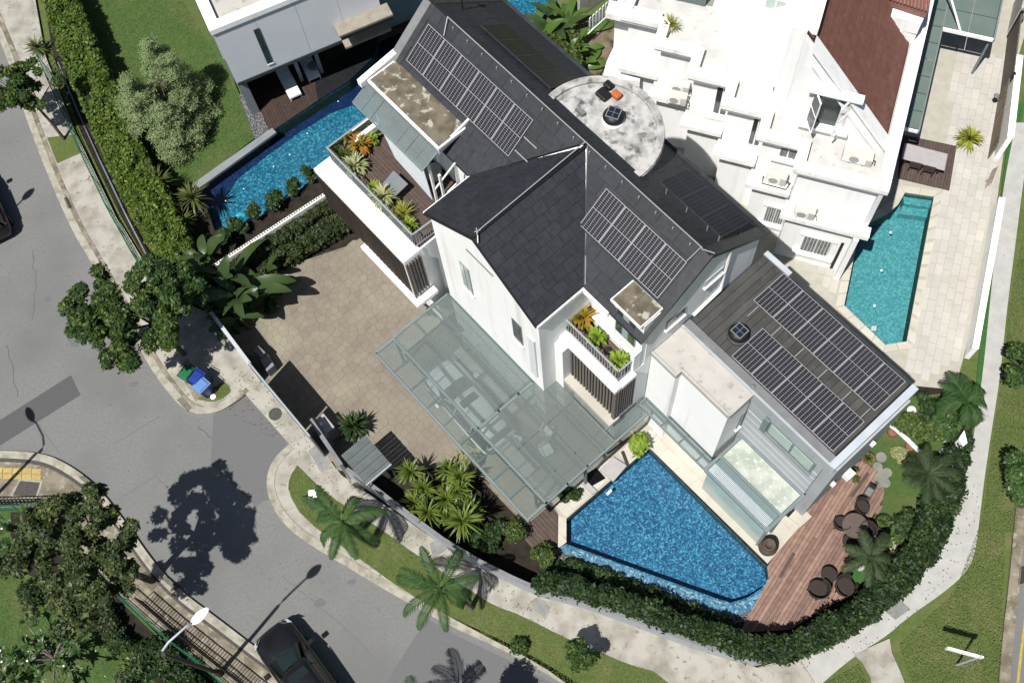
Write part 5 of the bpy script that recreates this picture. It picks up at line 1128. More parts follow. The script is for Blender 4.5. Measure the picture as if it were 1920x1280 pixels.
wall_line('boundary_wall', (1893, 66), (1905, 10), 0, 2.0, .3, 'pale_conc', 'beige gate pier wall above the brown gate', 'wall'); wall_line('boundary_wall', (1912, 12), (1925, -60), 0, 2.2, .5, 'white', 'white wall corner at the far top right', 'wall')
b = M(); b.tube([P(1868, 181, .1), P(1868, 181, 1.0)], .1, 8); b.lathe(P(1868, 181, 1.0), [(.12, 0), (.14, .06), (.08, .14)], 10); tag(b.build('gate_motor', MT['gutter']), 'small round grey gate post beside the brown gate', 'post')
t = thing('folding_chair', 'broken pale wooden folding chair leaning by the white wall', 'chair', P(1858, 335, .1))
for k in range(3): b = M(); b.tube([P(1848 + k * 5, 352 - k * 4, .15), P(1862 + k * 4, 318 - k * 3, .5)], .03, 5); b.build('slat', MT['timber'], t)
for k in range(2): b = M(); b.tube([P(1848 + k * 4, 340, .2), P(1864, 330 - k * 14, .5)], .025, 5); b.build('rail', MT['timber'], t)
# white slatted furniture and wall at the top, between the houses
wall_line('boundary_wall', (1085, 30), (1170, -30), 0, 1.6, .2, 'pale_conc', 'pale wall end behind the banana plants at the top', 'wall')
t = thing('slatted_fence', 'stacked white slatted panels beside the top palms', 'fence', P(1128, 40, .1))
for k in range(9):
    a, c = P(1104 + k * 6, 62 - k * 5.5, .15), P(1107 + k * 6, 58 - k * 5.5, .15); b = M(); b.hexa([a, c, c + WH.e * .04, a + WH.e * .04], [q + Vector((0, 0, 1.1)) for q in (a, c, c + WH.e * .04, a + WH.e * .04)]); b.build('slat', MT['cloth'], t)
for z in (.5, 1.05): b = M(); b.tube([P(1102, 64, z), P(1156, 14, z)], .03, 5); b.build('rail', MT['cloth'], t)

# ================================================================== FOLIAGE
def mesh_np(name, V, F4, mt, smooth=False):
    me = bpy.data.meshes.new(name); n = len(V); k = len(F4); w_ = F4.shape[1]
    me.vertices.add(n); me.vertices.foreach_set('co', np.asarray(V, np.float32).ravel()); me.loops.add(k * w_); me.loops.foreach_set('vertex_index', F4.astype(np.int32).ravel())
    me.polygons.add(k); me.polygons.foreach_set('loop_start', np.arange(0, k * w_, w_, dtype=np.int32)); me.polygons.foreach_set('loop_total', np.full(k, w_, np.int32))
    if smooth: me.polygons.foreach_set('use_smooth', np.ones(k, bool))
    me.materials.append(mt); me.update(calc_edges=True); return me
def unit(a): return a / np.maximum(np.linalg.norm(a, axis=1, keepdims=True), 1e-9)
def leaf_mesh(name, pos, nrm, size, aspect, mt, up=.6, jit=.7, rng=RNG):
    """one folded leaf (two faces, four corners) at every position"""
    n = len(pos); N = unit(nrm * 1.0 + rng.normal(0, jit, (n, 3)) + np.array([0, 0, up])); A = rng.normal(0, 1, (n, 3)); T = unit(np.cross(N, A)); B = np.cross(N, T)
    s = size * rng.uniform(.65, 1.3, (n, 1)); L = T * s; Wd = B * s * aspect
    V = np.stack([pos - L * .5, pos + Wd * .5 - N * s * .08, pos + L * .5, pos - Wd * .5 - N * s * .08], 1).reshape(-1, 3)
    i = np.arange(n)[:, None] * 4; return mesh_np(name, V, i + np.array([[0, 1, 2, 3]]), mt)
def cloud(centres, radii, n, top=.0, shell=.55, rng=RNG, loose=.22):
    """points and outward directions spread through a set of clumps"""
    c = np.asarray(centres, float); r = np.asarray(radii, float); w_ = r.prod(1) ** (2 / 3); k = rng.choice(len(c), n, p=w_ / w_.sum())
    d = unit(rng.normal(0, 1, (n, 3))); d[:, 2] = np.where(d[:, 2] < -.35, -d[:, 2], d[:, 2]); f = rng.uniform(shell, 1.05, (n, 1)) ** .7 * np.where(rng.random((n, 1)) < loose, rng.uniform(1.0, 1.35, (n, 1)), 1.0)
    return c[k] + d * r[k] * f, d
def part_np(name, me, parent, loc=None):
    o = bpy.data.objects.new(name, me); COL.objects.link(o); o.parent = parent
    if loc is not None: o.location = loc
    return o
def clumps(rx, ry, rz, n, rc, rng, low=-.5, shell=.6):
    C = []
    while len(C) < n:
        d = rng.normal(0, 1, 3); d /= np.linalg.norm(d)
        if d[2] < low: continue
        C.append(d * np.array([rx, ry, rz]) * rng.uniform(shell, 1.0))
    R = [np.array([1, 1, .75]) * rc * rng.uniform(.7, 1.25) for _ in C]; return np.array(C), np.array(R)
def tree(name, label, cat, base, centre, rad, ncl, rc, n, size, mt, seed, tr=.12, aspect=.5, up=.5, bark='bark', shell=.6, low=-.4, grp=None, flat=None, cones=None):
    rng = np.random.default_rng(seed); base = Vector(base); centre = Vector(centre); t = thing(name, label, cat, base, grp)
    C, Rr = clumps(*rad, ncl, rc, rng, low, shell); Rr = Rr * np.array(flat) if flat else Rr; C = C + np.array(centre - base)
    if cones:
        C = []; Rr = []
        for (bx, by), h, r in cones:
            q = P(bx, by, 0) - base; k = 0
            while k < ncl:
                t_ = rng.random(); a = rng.uniform(0, 2 * pi); rr = r * ((1 - t_) ** .85 * .95 + .04) * math.sqrt(rng.uniform(.25, 1)); C.append((q.x + rr * math.cos(a), q.y + rr * math.sin(a), .5 + t_ * (h - .6) - rr * .12)); s_ = rc * rng.uniform(.7, 1.2) * (1.1 - t_ * .55); Rr.append((s_ * 1.35, s_ * 1.35, s_ * .42)); k += 1
        C = np.array(C); ncl = len(C)
    pos, d = cloud(C, Rr, n, rng=rng)
    part_np('crown', leaf_mesh('crown', pos, d, size, aspect, MT[mt], up, rng=rng), t)
    b = M(); fork = Vector((0, 0, 0)).lerp(centre - base, .5); fork.z = max(.3, (centre.z - base.z) - rad[2] * .75)
    b.tube([(0, 0, 0), fork * .5 + Vector((.03, .02, 0)), fork], [tr, tr * .8, tr * .65], 8)
    for k in range(0, ncl, max(1, ncl // 14)):
        e = Vector(C[k]); mid = fork.lerp(e, .5) + Vector(rng.normal(0, .1, 3)); b.tube([fork, mid, e], [tr * .5, tr * .3, tr * .1], 5)
    b.v = [tuple(Vector(x) + base) for x in b.v]; b.build('trunk', MT[bark], t); return t
# rosette of strap leaves
def rosette_mesh(name, n, L, wd, mt, seed, e0=10, e1=80, droop=.5, segs=4, stems=((0, 0, 0),), vary=.25):
    rng = np.random.default_rng(seed); V = []; F = []
    for sx, sy, sz in stems:
        for i in range(n):
            a = rng.uniform(0, 2 * pi); el = R_(rng.uniform(e0, e1)); l = L * rng.uniform(1 - vary, 1 + vary); dx, dy = math.cos(a), math.sin(a); k0 = len(V); x = 0; z = 0; ang = el
            for s in range(segs + 1):
                f = s / segs; w_ = wd * (math.sin(pi * min(1, .22 + f * .78)) + .04) * .5; V += [(sx + dx * x - dy * w_, sy + dy * x + dx * w_, sz + z + w_ * .25), (sx + dx * x + dy * w_, sy + dy * x - dx * w_, sz + z + w_ * .25)]
                x += math.cos(ang) * l / segs; z += math.sin(ang) * l / segs; ang -= droop * (1.2 - math.sin(el) * .6) * (f + .35) * 1.0
            for s in range(segs): q = k0 + 2 * s; F.append((q, q + 1, q + 3, q + 2))
    return mesh_np(name, np.array(V), np.array(F), MT[mt])
def plant(name, label, cat, p, me, grp=None, rz=0., sc=1., stem=0., pot=None):
    t = thing(name, label, cat, p, grp, rz); t.scale = (sc,) * 3; o = part_np('foliage', me, t)
    if stem:
        o.location = (0, 0, stem); b = M(); b.tube([(0, 0, 0), (.03, .02, stem * .5), (0, 0, stem + .05)], [.07, .06, .05], 7); b.v = [tuple(Vector(x) + Vector(p)) for x in b.v]; b.build('stem', MT['barkpale'], t)
    if pot:
        r, h, mt = pot; b = M(); b.lathe(Vector(p), [(r * .7, 0), (r, h * .9), (r * 1.08, h), (r * .92, h), (r * .9, h * .85)], 18); b.build('pot', MT[mt], t, smooth=True); o.location.z += h * .85
    return t
def bush(name, label, cat, p, rad, n, size, mt, seed, ncl=9, rc=None, aspect=.55, grp=None, lift=.0, up=.7, pot=None):
    rng = np.random.default_rng(seed); t = thing(name, label, cat, p, grp); rc = rc or min(rad) * .5; C, Rr = clumps(rad[0] - rc * .6, rad[1] - rc * .6, rad[2] * .6, ncl, rc, rng, -.1, .45); C[:, 2] += rad[2] * .5 + lift
    pos, d = cloud(C, Rr, n, rng=rng); part_np('foliage', leaf_mesh('foliage', pos, d, size, aspect, MT[mt], up, rng=rng), t); b = M()
    for k in range(min(6, ncl)): b.tube([Vector(p), Vector(p) + Vector(C[k])], [.03, .012], 5)
    b.build('stems', MT['bark'], t)
    if pot: r, h, mt2 = pot; b = M(); b.lathe(Vector(p), [(r * .7, 0), (r, h * .9), (r * 1.08, h), (r * .92, h), (r * .9, h * .85)], 18); b.build('pot', MT[mt2], t, smooth=True)
    return t
def hedge(label, px, wid, h, n, size, mt, seed, grp=None, z=.1, rough=.16, core='leafcore', px_z=0.):
    """clipped hedge: a leafy shell of clumps along a line, over a dark core"""
    rng = np.random.default_rng(seed); c = PX(px, px_z); t = thing('hedge', label, 'hedge', (c[0].x, c[0].y, z), grp); L = np.cumsum([0] + [(b - a).length for a, b in zip(c, c[1:])]); m_ = int(L[-1] / .28); C = []; Rr = []
    core_m = M()
    ws = wid if isinstance(wid, (list, tuple)) else [wid] * len(c)
    def at(s):
        i = min(max(np.searchsorted(L, s) - 1, 0), len(c) - 2); f = (s - L[i]) / (L[i + 1] - L[i]); p = c[i].lerp(c[i + 1], f); d = (c[i + 1] - c[i]).normalized(); return p, Vector((-d.y, d.x, 0)), ws[i] + (ws[i + 1] - ws[i]) * f
    for k in range(m_):
        p, nn, w_ = at((k + .5) * L[-1] / m_)
        for j in range(max(3, int(w_ / .2))):
            o = rng.uniform(-.5, .5) * w_ * .86; hh = h * rng.uniform(.78, 1.02) - abs(o) / w_ * h * .12; q = p + nn * o; C.append((q.x - c[0].x, q.y - c[0].y, hh - .12)); r = rough * rng.uniform(.9, 1.7); Rr.append((r * 1.25, r * 1.25, r))
        for sgn in (-1, 1):
            for zz in np.arange(.3, h - .15, .42):
                q = p + nn * sgn * (w_ / 2 - .06 + rng.uniform(-.06, .06)); C.append((q.x - c[0].x, q.y - c[0].y, zz + rng.uniform(-.1, .1))); r = rough * rng.uniform(.8, 1.3); Rr.append((r, r, r))
    pos, d = cloud(C, Rr, n, shell=.4, rng=rng); part_np('foliage', leaf_mesh('foliage', pos, d, size, .55, MT[mt], .55, rng=rng), t)
    for i in range(len(c) - 1):
        d_ = (c[i + 1] - c[i]).normalized(); nn = Vector((-d_.y, d_.x, 0)); q = [c[i] - nn * ws[i] * .38, c[i + 1] - nn * ws[i + 1] * .38, c[i + 1] + nn * ws[i + 1] * .38, c[i] + nn * ws[i] * .38]
        core_m.hexa([Vector((x.x, x.y, z)) for x in q], [Vector((x.x, x.y, z + h - .3)) for x in q])
    core_m.build('branches', MT[core], t); return t
# ---- palms: fronds built once, copied round the crown
def frond_mesh(name, L, nl, ll, mt, seed, sag=.9, lw=.05, el=35, vdroop=.6):
    rng = np.random.default_rng(seed); V = []; F = []; pts = []; x = z = 0; ang = R_(el); n = 14
    for i in range(n + 1):
        pts.append((x, z)); x += math.cos(ang) * L / n; z += math.sin(ang) * L / n; ang -= sag / n * (1 + i / n)
    def P_(f): i = min(int(f * n), n - 1); g_ = f * n - i; return np.array([pts[i][0] * (1 - g_) + pts[i + 1][0] * g_, 0, pts[i][1] * (1 - g_) + pts[i + 1][1] * g_])
    for i in range(n):
        a, b = P_(i / n), P_((i + 1) / n); r0, r1 = .028 * (1 - i / n) + .006, .028 * (1 - (i + 1) / n) + .006; k = len(V); V += [a + [0, r0, 0], a - [0, r0, 0], b - [0, r1, 0], b + [0, r1, 0]]; F.append((k, k + 1, k + 2, k + 3))
    for i in range(nl):
        f = .10 + .90 * (i + .5) / nl; c = P_(f); t = P_(min(f + .02, 1)) - P_(max(f - .02, 0)); t /= np.linalg.norm(t)
        l = ll * (math.sin(pi * min(1, .18 + f * .80)) ** .7) * rng.uniform(.85, 1.1)
        for s in (-1, 1):
            dr = rng.uniform(.6, 1.2) * vdroop; d = t * .80 + np.array([0, s * .75, 0]); d /= np.linalg.norm(d); e1 = c + d * l * .55 + np.array([0, 0, -dr * l * .12 + .03]); e2 = c + d * l + np.array([0, 0, -dr * l * .55]); wv_ = t * lw * .5; k = len(V)
            V += [c - wv_ * .6, c + wv_ * .6, e1 + wv_, e1 - wv_, e2]; F.append((k, k + 1, k + 2, k + 3)); F.append((k + 3, k + 2, k + 4, k + 4))
    return mesh_np(name, np.array(V), np.array(F), MT[mt])
def palm(label, base, crown, nf, L, mt, seed, grp=None, tr=.09, nl=24, ll=.54, els=(-8, 58), sag=1.25, name='palm_tree', lw=.055, vd=1.0):
    rng = random.Random(seed); base = Vector(base); crown = Vector(crown); t = thing(name, label, 'palm', base, grp); b = M(); d = crown - base
    pts = [base, base + Vector((d.x * .18, d.y * .18, d.z * .4)), base + Vector((d.x * .5, d.y * .5, d.z * .72)), crown]; b.tube(pts, [tr * 1.3, tr, tr * .85, tr * .8], 8); b.build('trunk', MT['barkpale'], t)
    b = M(); b.lathe(crown, [(.06, -.35), (.09, -.1), (.05, .12), (.01, .3)], 8); b.build('crownshaft', MT[mt], t, smooth=True)
    ms = [frond_mesh('frond', L * rng.uniform(.9, 1.08), nl, ll, mt, seed * 10 + k, sag * rng.uniform(.85, 1.2), lw=lw, vdroop=vd, el=els[0] + (els[1] - els[0]) * k / 3) for k in range(4)]
    for i in range(nf):
        o = part_np('frond', ms[(i * 3 + i // 4) % 4], t, crown - base); o.rotation_euler = (R_(rng.uniform(-14, 14)), R_(rng.uniform(-6, 6)), i * 2.39996 + rng.uniform(-.25, .25)); s = rng.uniform(.88, 1.1); o.scale = (s, s, s)
    return t
# ---- banana-like plants with big paddle leaves
def paddle_mesh(name, L, wd, mt, seed, el=60, sag=1.3, stalk=.45):
    rng = np.random.default_rng(seed); V = []; F = []; n = 9; x = z = 0; ang = R_(el)
    for i in range(n + 1):
        f = i / n; w_ = .02 if f < stalk * .5 else wd * .5 * max(.04, math.sin(pi * min(1., (f - stalk * .5) / (1 - stalk * .5) * .93 + .05))) ** .7
        V += [(x, -w_, z + w_ * .22), (x, 0, z - .0), (x, w_, z + w_ * .22)]; x += math.cos(ang) * L / n; z += math.sin(ang) * L / n; ang -= sag / n * (.4 + 1.4 * f)
    for i in range(n):
        k = i * 3; F += [(k, k + 1, k + 4, k + 3), (k + 1, k + 2, k + 5, k + 4)]
    return mesh_np(name, np.array(V), np.array(F), MT[mt])
def banana(label, p, nf, L, wd, mt, seed, grp=None, name='banana_plant', spread=.35, els=(30, 80), h=0.):
    rng = random.Random(seed); t = thing(name, label, 'plant', p, grp)
    if h:
        b = M()
        for k in range(4): q = Vector(p) + Vector((rng.uniform(-spread, spread), rng.uniform(-spread, spread), 0)); b.tube([q, q + Vector((0, 0, h + .2))], [.09, .06], 7)
        b.build('stem', MT['lf_banana'], t)
    ms = [paddle_mesh('leaf', L * rng.uniform(.85, 1.15), wd, mt, seed + k, els[0] + (els[1] - els[0]) * k / 2) for k in range(3)]
    for i in range(nf):
        o = part_np('leaf', ms[i % 3], t, (rng.uniform(-spread, spread), rng.uniform(-spread, spread), h)); o.rotation_euler = (R_(rng.uniform(-25, 25)), R_(rng.uniform(-10, 10)), i * 2.4 + rng.uniform(-.3, .3)); s = rng.uniform(.7, 1.1); o.scale = (s, s, s)
    return t
# ------------------------------------------------------------------ hedges
hedge('long bright green clipped hedge behind the green fence', [(86, -60), (112, 0), (145, 90), (188, 185), (232, 285), (275, 375), (318, 450), (352, 540)], [1.5, 1.55, 1.7, 1.75, 1.75, 1.8, 1.7, 1.3], 1.9, 60000, .17, 'lf_hedge', 1, px_z=1.6)
hedge('dark front hedge curving round the pool and the timber deck', [(1010, 1088), (1100, 1106), (1174, 1131), (1290, 1174), (1400, 1213), (1480, 1216), (1589, 1166), (1676, 1094), (1736, 1024), (1772, 930), (1796, 850)], [.45, .5, .52, .55, .6, .65, .75, .85, 1.0, 1.05, .7], 1.9, 52000, .19, 'lf_front', 2, rough=.2, px_z=1.6)
hedge('low dark hedge along the far edge of the beige driveway', [(458, 512), (510, 482), (570, 448), (630, 412), (672, 386)], [.95, .95, .95, .9, .8], 1.2, 17000, .14, 'lf_ivy', 3, px_z=1.0)
hedge('ragged dark planting in the shade between the pool edge and the front hedge', [(1062, 1058), (1130, 1082), (1210, 1114), (1290, 1145), (1365, 1174)], [.3, .35, .35, .35, .3], .45, 9000, .17, 'lf_dark', 7, px_z=.3)
hedge('vine covered wall planting beside the white boundary wall of the driveway', [(418, 509), (490, 463), (560, 418), (620, 379)], [.5, .5, .5, .45], 1.85, 15000, .13, 'lf_ivy', 4, rough=.13, px_z=1.7)
SPW = wall_line('boundary_wall', (403, 497), (612, 362), 0, 2.05, .16, 'white_old', 'white boundary wall topped with small spikes behind the driveway hedge', 'wall', zb=2.05)
sp = M(); a, c = P(403, 497, 2.05), P(612, 362, 2.05)
for i in range(46): q = a.lerp(c, i / 45); sp.tube([q, q + Vector((0, 0, .22))], [.035, .01], 5)
sp.build('spikes', MT['concrete_old'], SPW, kind='stuff')
# ------------------------------------------------------------------ grass blades on the lawns
def grass(px_list, n, z, mt, seed, s=.10, label='grass', holes=()):
    rng = np.random.default_rng(seed); us = [[(q.x, q.y) for q in PX(p, z)] for p in px_list]; hs = [[(q.x, q.y) for q in PX(p, z)] for p in holes]; A = [abs(area2(u)) for u in us]; L = []
    for u, a in zip(us, A):
        x0, x1 = min(p[0] for p in u), max(p[0] for p in u); y0, y1 = min(p[1] for p in u), max(p[1] for p in u); c = 0; want = int(n * a / sum(A))
        while c < want:
            p = (rng.uniform(x0, x1), rng.uniform(y0, y1))
            if inside(p, u) and not any(inside(p, h) for h in hs): L.append((p[0], p[1], z + .03)); c += 1
    o = bpy.data.objects.new(label, leaf_mesh(label, np.array(L), np.tile([0, 0, .6], (len(L), 1)), s, .35, MT[mt], 1.1, .5, rng)); COL.objects.link(o); o['kind'] = 'stuff'; o['label'] = 'short mown grass on the lawns and verges'
MT['lf_grass'] = leafmat('lf_grass', (.085, .125, .028), (.150, .185, .055), rough=.85, c3=(.24, .23, .11)); MT['lf_grass_lush'] = leafmat('lf_grass_lush', (.056, .112, .024), (.108, .158, .042), rough=.85, c3=(.15, .16, .06))
grass([LAWN_A, [(1838, 980), (1885, 1000), (1880, 1180), (1872, 1300), (1715, 1300), (1685, 1210), (1790, 1110)], [(1862, 820), (1925, 820), (1905, 1000), (1840, 1000)], [(1880, 700), (1940, 600), (1940, 820), (1862, 820)], [(1895, 560), (1940, 330), (1940, 620), (1880, 700)], [(1500, 1310), (1610, 1245), (1635, 1310)], [(388, 744), (420, 745), (433, 734), (420, 716), (396, 730)]], 42000, .13, 'lf_grass', 301, .055)
grass([[(120, -20), (330, -20), (448, 178), (478, 258), (372, 338), (330, 345), (240, 330), (170, 160)], [(0, 1070), (95, 1110), (190, 1190), (260, 1275), (0, 1275)], [(1640, 930), (1660, 880), (1690, 860), (1700, 960), (1640, 1000)]], 30000, .09, 'lf_grass_lush', 302, .055)
# ------------------------------------------------------------------ trees
tree('pale_tree', 'large pale grey-green tree on the left lawn casting a dark shadow', 'tree', P(352, 262), P(288, 170, 3.4), (1.7, 2.2, 2.2), 58, .42, 90000, .09, 'lf_pale', 11, .07, up=.8, shell=.15, low=-.8, cones=[((300, 252), 4.8, 1.55), ((345, 195), 5.3, 1.6), ((340, 268), 3.3, 1.4), ((355, 235), 2.6, 1.5)])
tree('street_tree', 'broad dark street tree overhanging the road bend beside the banana plants', 'tree', P(345, 664, .1), P(256, 586, 4.4), (3.1, 2.5, 1.4), 130, .34, 28000, .20, 'lf_street', 12, .12, shell=.4)
tree('street_tree', 'small dark street tree over the pavement at the left edge', 'tree', P(121, 262, .1), P(45, 172, 3.3), (1.9, 1.7, 1.1), 44, .30, 8500, .19, 'lf_street', 13, .09, shell=.3)
tree('street_tree', 'big olive tree in the bottom left garden whose shadow crosses the road', 'tree', P(284, 1088, .1), P(150, 1048, 6.6), (2.5, 2.75, 1.6), 78, .34, 14500, .21, 'lf_big', 14, .16, shell=.35)
tree('small_tree', 'bright green verge tree cut off by the right edge of the grass', 'tree', P(1884, 912, .02), P(1930, 905, 2.0), (1.0, 1.05, .9), 16, .36, 5200, .17, 'lf_fran', 15, .07, shell=.4)
tree('small_tree', 'dark verge tree at the right edge beside the footpath', 'tree', P(1880, 705, .02), P(1938, 690, 2.2), (1.2, 1.0, .9), 16, .4, 4600, .18, 'lf_street', 16, .07, shell=.4)
tree('sapling', 'young leafy tree on the verge lawn in front of the hedge', 'tree', P(1092, 1252, .13), P(1090, 1222, 1.5), (.62, .75, .8), 14, .24, 1700, .17, 'lf_street', 17, .04, shell=.4)
bush('shrub', 'low shrub on the verge by the bottom kerb', 'shrub', P(972, 1216, .13), (.4, .4, .5), 500, .17, 'lf_street', 18)
# trees just outside the frame whose shadows fall on the road
tree('street_tree', 'street tree below the frame casting leaf shadows on the lower road', 'tree', P(905, 1368, 0), P(905, 1352, 3.4), (1.1, 1.0, .8), 14, .4, 2600, .22, 'lf_street', 19, .08, shell=.4)
palm('palm below the frame throwing a fan shadow on the lower road', P(790, 1345, 0), P(790, 1342, 3.2), 11, 1.7, 'lf_palm', 21, tr=.07)
# ------------------------------------------------------------------ palms on the verge
PG = 'feathery palms on the verge lawn'
palm('left of the two verge palms, nearer the white utility box', P(693, 1018, .13), P(642, 978, 3.6), 10, 1.95, 'lf_palm', 22, PG, ll=.44, lw=.078)
palm('right of the two verge palms, beside the long front hedge', P(884, 1140, .13), P(826, 1104, 3.7), 10, 2.05, 'lf_palm', 23, PG, ll=.44, lw=.078)
palm('wide dull green palm over the garden border on the right', P(1712, 905, .1), P(1740, 888, 2.3), 20, 1.25, 'lf_palmdark', 24, tr=.1, nl=24, ll=.42, lw=.035, els=(-5, 45), sag=.6)
palm('sparse palm at the timber deck edge behind the garden chairs', P(1610, 1058, .1), P(1632, 1046, 1.9), 8, 1.25, 'lf_palmdark', 25, tr=.08, nl=26, ll=.42, els=(0, 40), sag=.8)
palm('tall green palm at the corner of the white garden wall', P(1782, 772, .1), P(1812, 754, 2.6), 12, 1.35, 'lf_palm', 26, tr=.08, els=(0, 60))
# ------------------------------------------------------------------ banana clumps
for k, (x, y, L, nf) in enumerate([(445, 560, 2.3, 9), (480, 590, 2.0, 8), (410, 520, 1.9, 7), (500, 545, 1.8, 6), (455, 610, 1.7, 7)]):
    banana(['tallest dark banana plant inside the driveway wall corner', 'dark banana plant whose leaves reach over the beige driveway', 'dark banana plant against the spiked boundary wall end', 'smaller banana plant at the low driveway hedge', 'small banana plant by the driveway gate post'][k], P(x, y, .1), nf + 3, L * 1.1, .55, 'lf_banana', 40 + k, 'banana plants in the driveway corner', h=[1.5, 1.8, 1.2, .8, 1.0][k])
bush('shrub', 'dark shrub under the banana plants in the driveway corner', 'shrub', P(440, 585, .1), (1.1, 1.1, 1.3), 3800, .2, 'lf_dark', 47, 14); bush('shrub', 'dark shrub edging the shaded side of the driveway', 'shrub', P(510, 570, .1), (.6, .8, .8), 1700, .16, 'lf_dark', 48); bush('shrub', 'bright leafy shrub at the end of the spiked wall', 'shrub', P(372, 520, .1), (.55, .55, 1.2), 1300, .2, 'lf_shrub', 49); bush('shrub', 'dark undergrowth behind the long hedge end', 'shrub', P(352, 565, .1), (.9, .7, 1.3), 2200, .18, 'lf_dark', 50)
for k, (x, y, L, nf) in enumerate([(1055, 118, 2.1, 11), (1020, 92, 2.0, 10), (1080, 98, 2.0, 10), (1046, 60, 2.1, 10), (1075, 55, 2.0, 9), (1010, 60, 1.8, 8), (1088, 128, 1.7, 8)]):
    banana(['front lush banana plant behind the rear solar array', 'lush banana plant touching the far blue pool', 'lush banana plant beside the round roof', 'tall lush banana plant in the middle of the top clump', 'lush banana plant by the white slatted panels', 'small lush banana plant at the pool corner', 'golden green banana plant over the bare dirt'][k], P(x, y, .1), nf, L, .42, 'lf_banana_bright' if k != 3 else 'lf_banana', 60 + k, 'lush banana plants at the top between the houses')
bush('shrub', 'low leafy growth under the top banana plants', 'shrub', P(1045, 105, .1), (1.5, 1.3, 1.0), 4200, .2, 'lf_shrub', 68, 16)
# ------------------------------------------------------------------ rosettes
RY = [rosette_mesh('foliage', 70, .78, .075, 'lf_yucca', 80 + k, -5, 85, .45) for k in range(3)]; RD = [rosette_mesh('foliage', 80, .95, .07, 'lf_yucca_dull', 84 + k, -5, 85, .40) for k in range(2)]
for k, (x, y, s) in enumerate([(303, 352, 1.0), (366, 378, .98), (318, 400, .9), (345, 418, .75)]):
    plant('dracaena', ['spiky dracaena standing nearest the left lawn', 'spiky dracaena standing nearest the left pool corner', 'spiky dracaena crowded against the long hedge', 'low spiky dracaena in the dark bed'][k], 'plant', P(x + 9, y + 14, .1), RD[k % 2], 'spiky dracaenas beside the left pool', k * .9, s, 1.0)
for k, (x, y, h, s) in enumerate([(770, 888, 1.3, .95), (792, 915, 1.0, .9), (775, 942, 1.1, .85), (800, 962, 1.2, 1.0), (838, 882, 1.2, .85), (862, 902, 1.5, .95), (836, 938, 1.3, 1.0), (858, 925, 1.6, .9), (868, 985, 1.7, 1.15), (838, 960, .9, .8), (880, 955, 1.3, .9)]):
    plant('yucca', ['yucca nearest the grey shed roof', 'second yucca from the grey shed along the wall', 'yucca leaning on the front wall behind the first', 'dull green yucca against the front wall', 'yucca nearest the paved driveway', 'tall yucca in the middle of the clump', 'bright yucca at the heart of the clump', 'bright yucca beneath the canopy corner', 'largest yucca at the dark end of the clump', 'low yucca under the bright ones', 'yucca deepest in the canopy shade'][k], 'plant', P(x + 8, y + 12, .1), RY[k % 3], 'bright yuccas along the front garden wall', k * .7, s, h)
plant('dracaena', 'small spiky plant by the end of the green fence', 'plant', P(74, 96, .1), RD[0], None, .3, .75, .3)
GR = rosette_mesh('foliage', 90, .62, .09, 'lf_gold', 90, 5, 85, .5); plant('golden_plant', 'round yellow-green plant on the cream paving beside the dark deck', 'plant', P(1812, 268, .1), GR, None, 0, 1.15, 0, (.2, .3, 'stonegrey'))
# ------------------------------------------------------------------ shrubs by the left pool and inside the garden
for k, (x, y, r) in enumerate([(582, 332, .42), (553, 358, .42), (517, 384, .55), (480, 404, .45), (448, 432, .5), (425, 452, .45)]):
    bush('shrub', ['dark pool shrub nearest the white terrace corner', 'second dark pool shrub from the white terrace', 'largest dark shrub on the left pool edge', 'dark pool shrub above the blue slide', 'dark pool shrub touching the blue slide', 'dark pool shrub at the wall end'][k], 'shrub', P(x, y, .1), (r, r, r * 1.5), 900, .17, 'lf_dark', 100 + k, grp='dark shrubs along the left pool')
bush('shrub', 'variegated grey-green shrub beside the glass canopy edge', 'shrub', P(884, 872, .1), (.55, .8, .9), 2200, .15, 'lf_varieg', 110, 12)
bush('shrub', 'clipped round green bush in the shade below the canopy corner', 'shrub', P(968, 1000, .1), (.5, .5, .9), 2200, .09, 'lf_shrub', 111, 16)
bush('shrub', 'light green loose bush at the pool corner by the hedge', 'shrub', P(1020, 1046, .1), (.6, .55, .9), 1400, .17, 'lf_shrub', 112, 12)
bush('shrub', 'dark planting strip between the canopy and the pool', 'shrub', P(1066, 928, .15), (.75, .35, .4), 1100, .13, 'lf_dark', 113, 12)
bush('lime_bush', 'ball shaped lime green bush in a low pot at the pool head', 'plant', P(1196, 838, .16), (.48, .48, .85), 950, .2, 'lf_lime', 114, 14, pot=(.42, .3, 'cream'))
plant('driveway_plant', 'dark fern like plant between the gate box and the grey shed', 'plant', P(668, 808, .1), rosette_mesh('foliage', 110, .8, .12, 'lf_banana', 115, 10, 88, .45), None, 0, 1.0, .55)
bush('shrub', 'weeping shrub at the foot of the slatted balcony screen', 'shrub', P(655, 420, .1), (.7, .7, 1.0), 2200, .14, 'lf_ivy', 116, 12)
bush('shrub', 'dark foliage strip in front of the yuccas', 'shrub', P(905, 1010, .1), (1.1, .9, .6), 2400, .16, 'lf_dark', 117, 14); bush('shrub', 'leafy growth in the shade behind the front hedge', 'shrub', P(1060, 1068, .0), (1.0, .5, .5), 1500, .16, 'lf_dark', 118, 10)
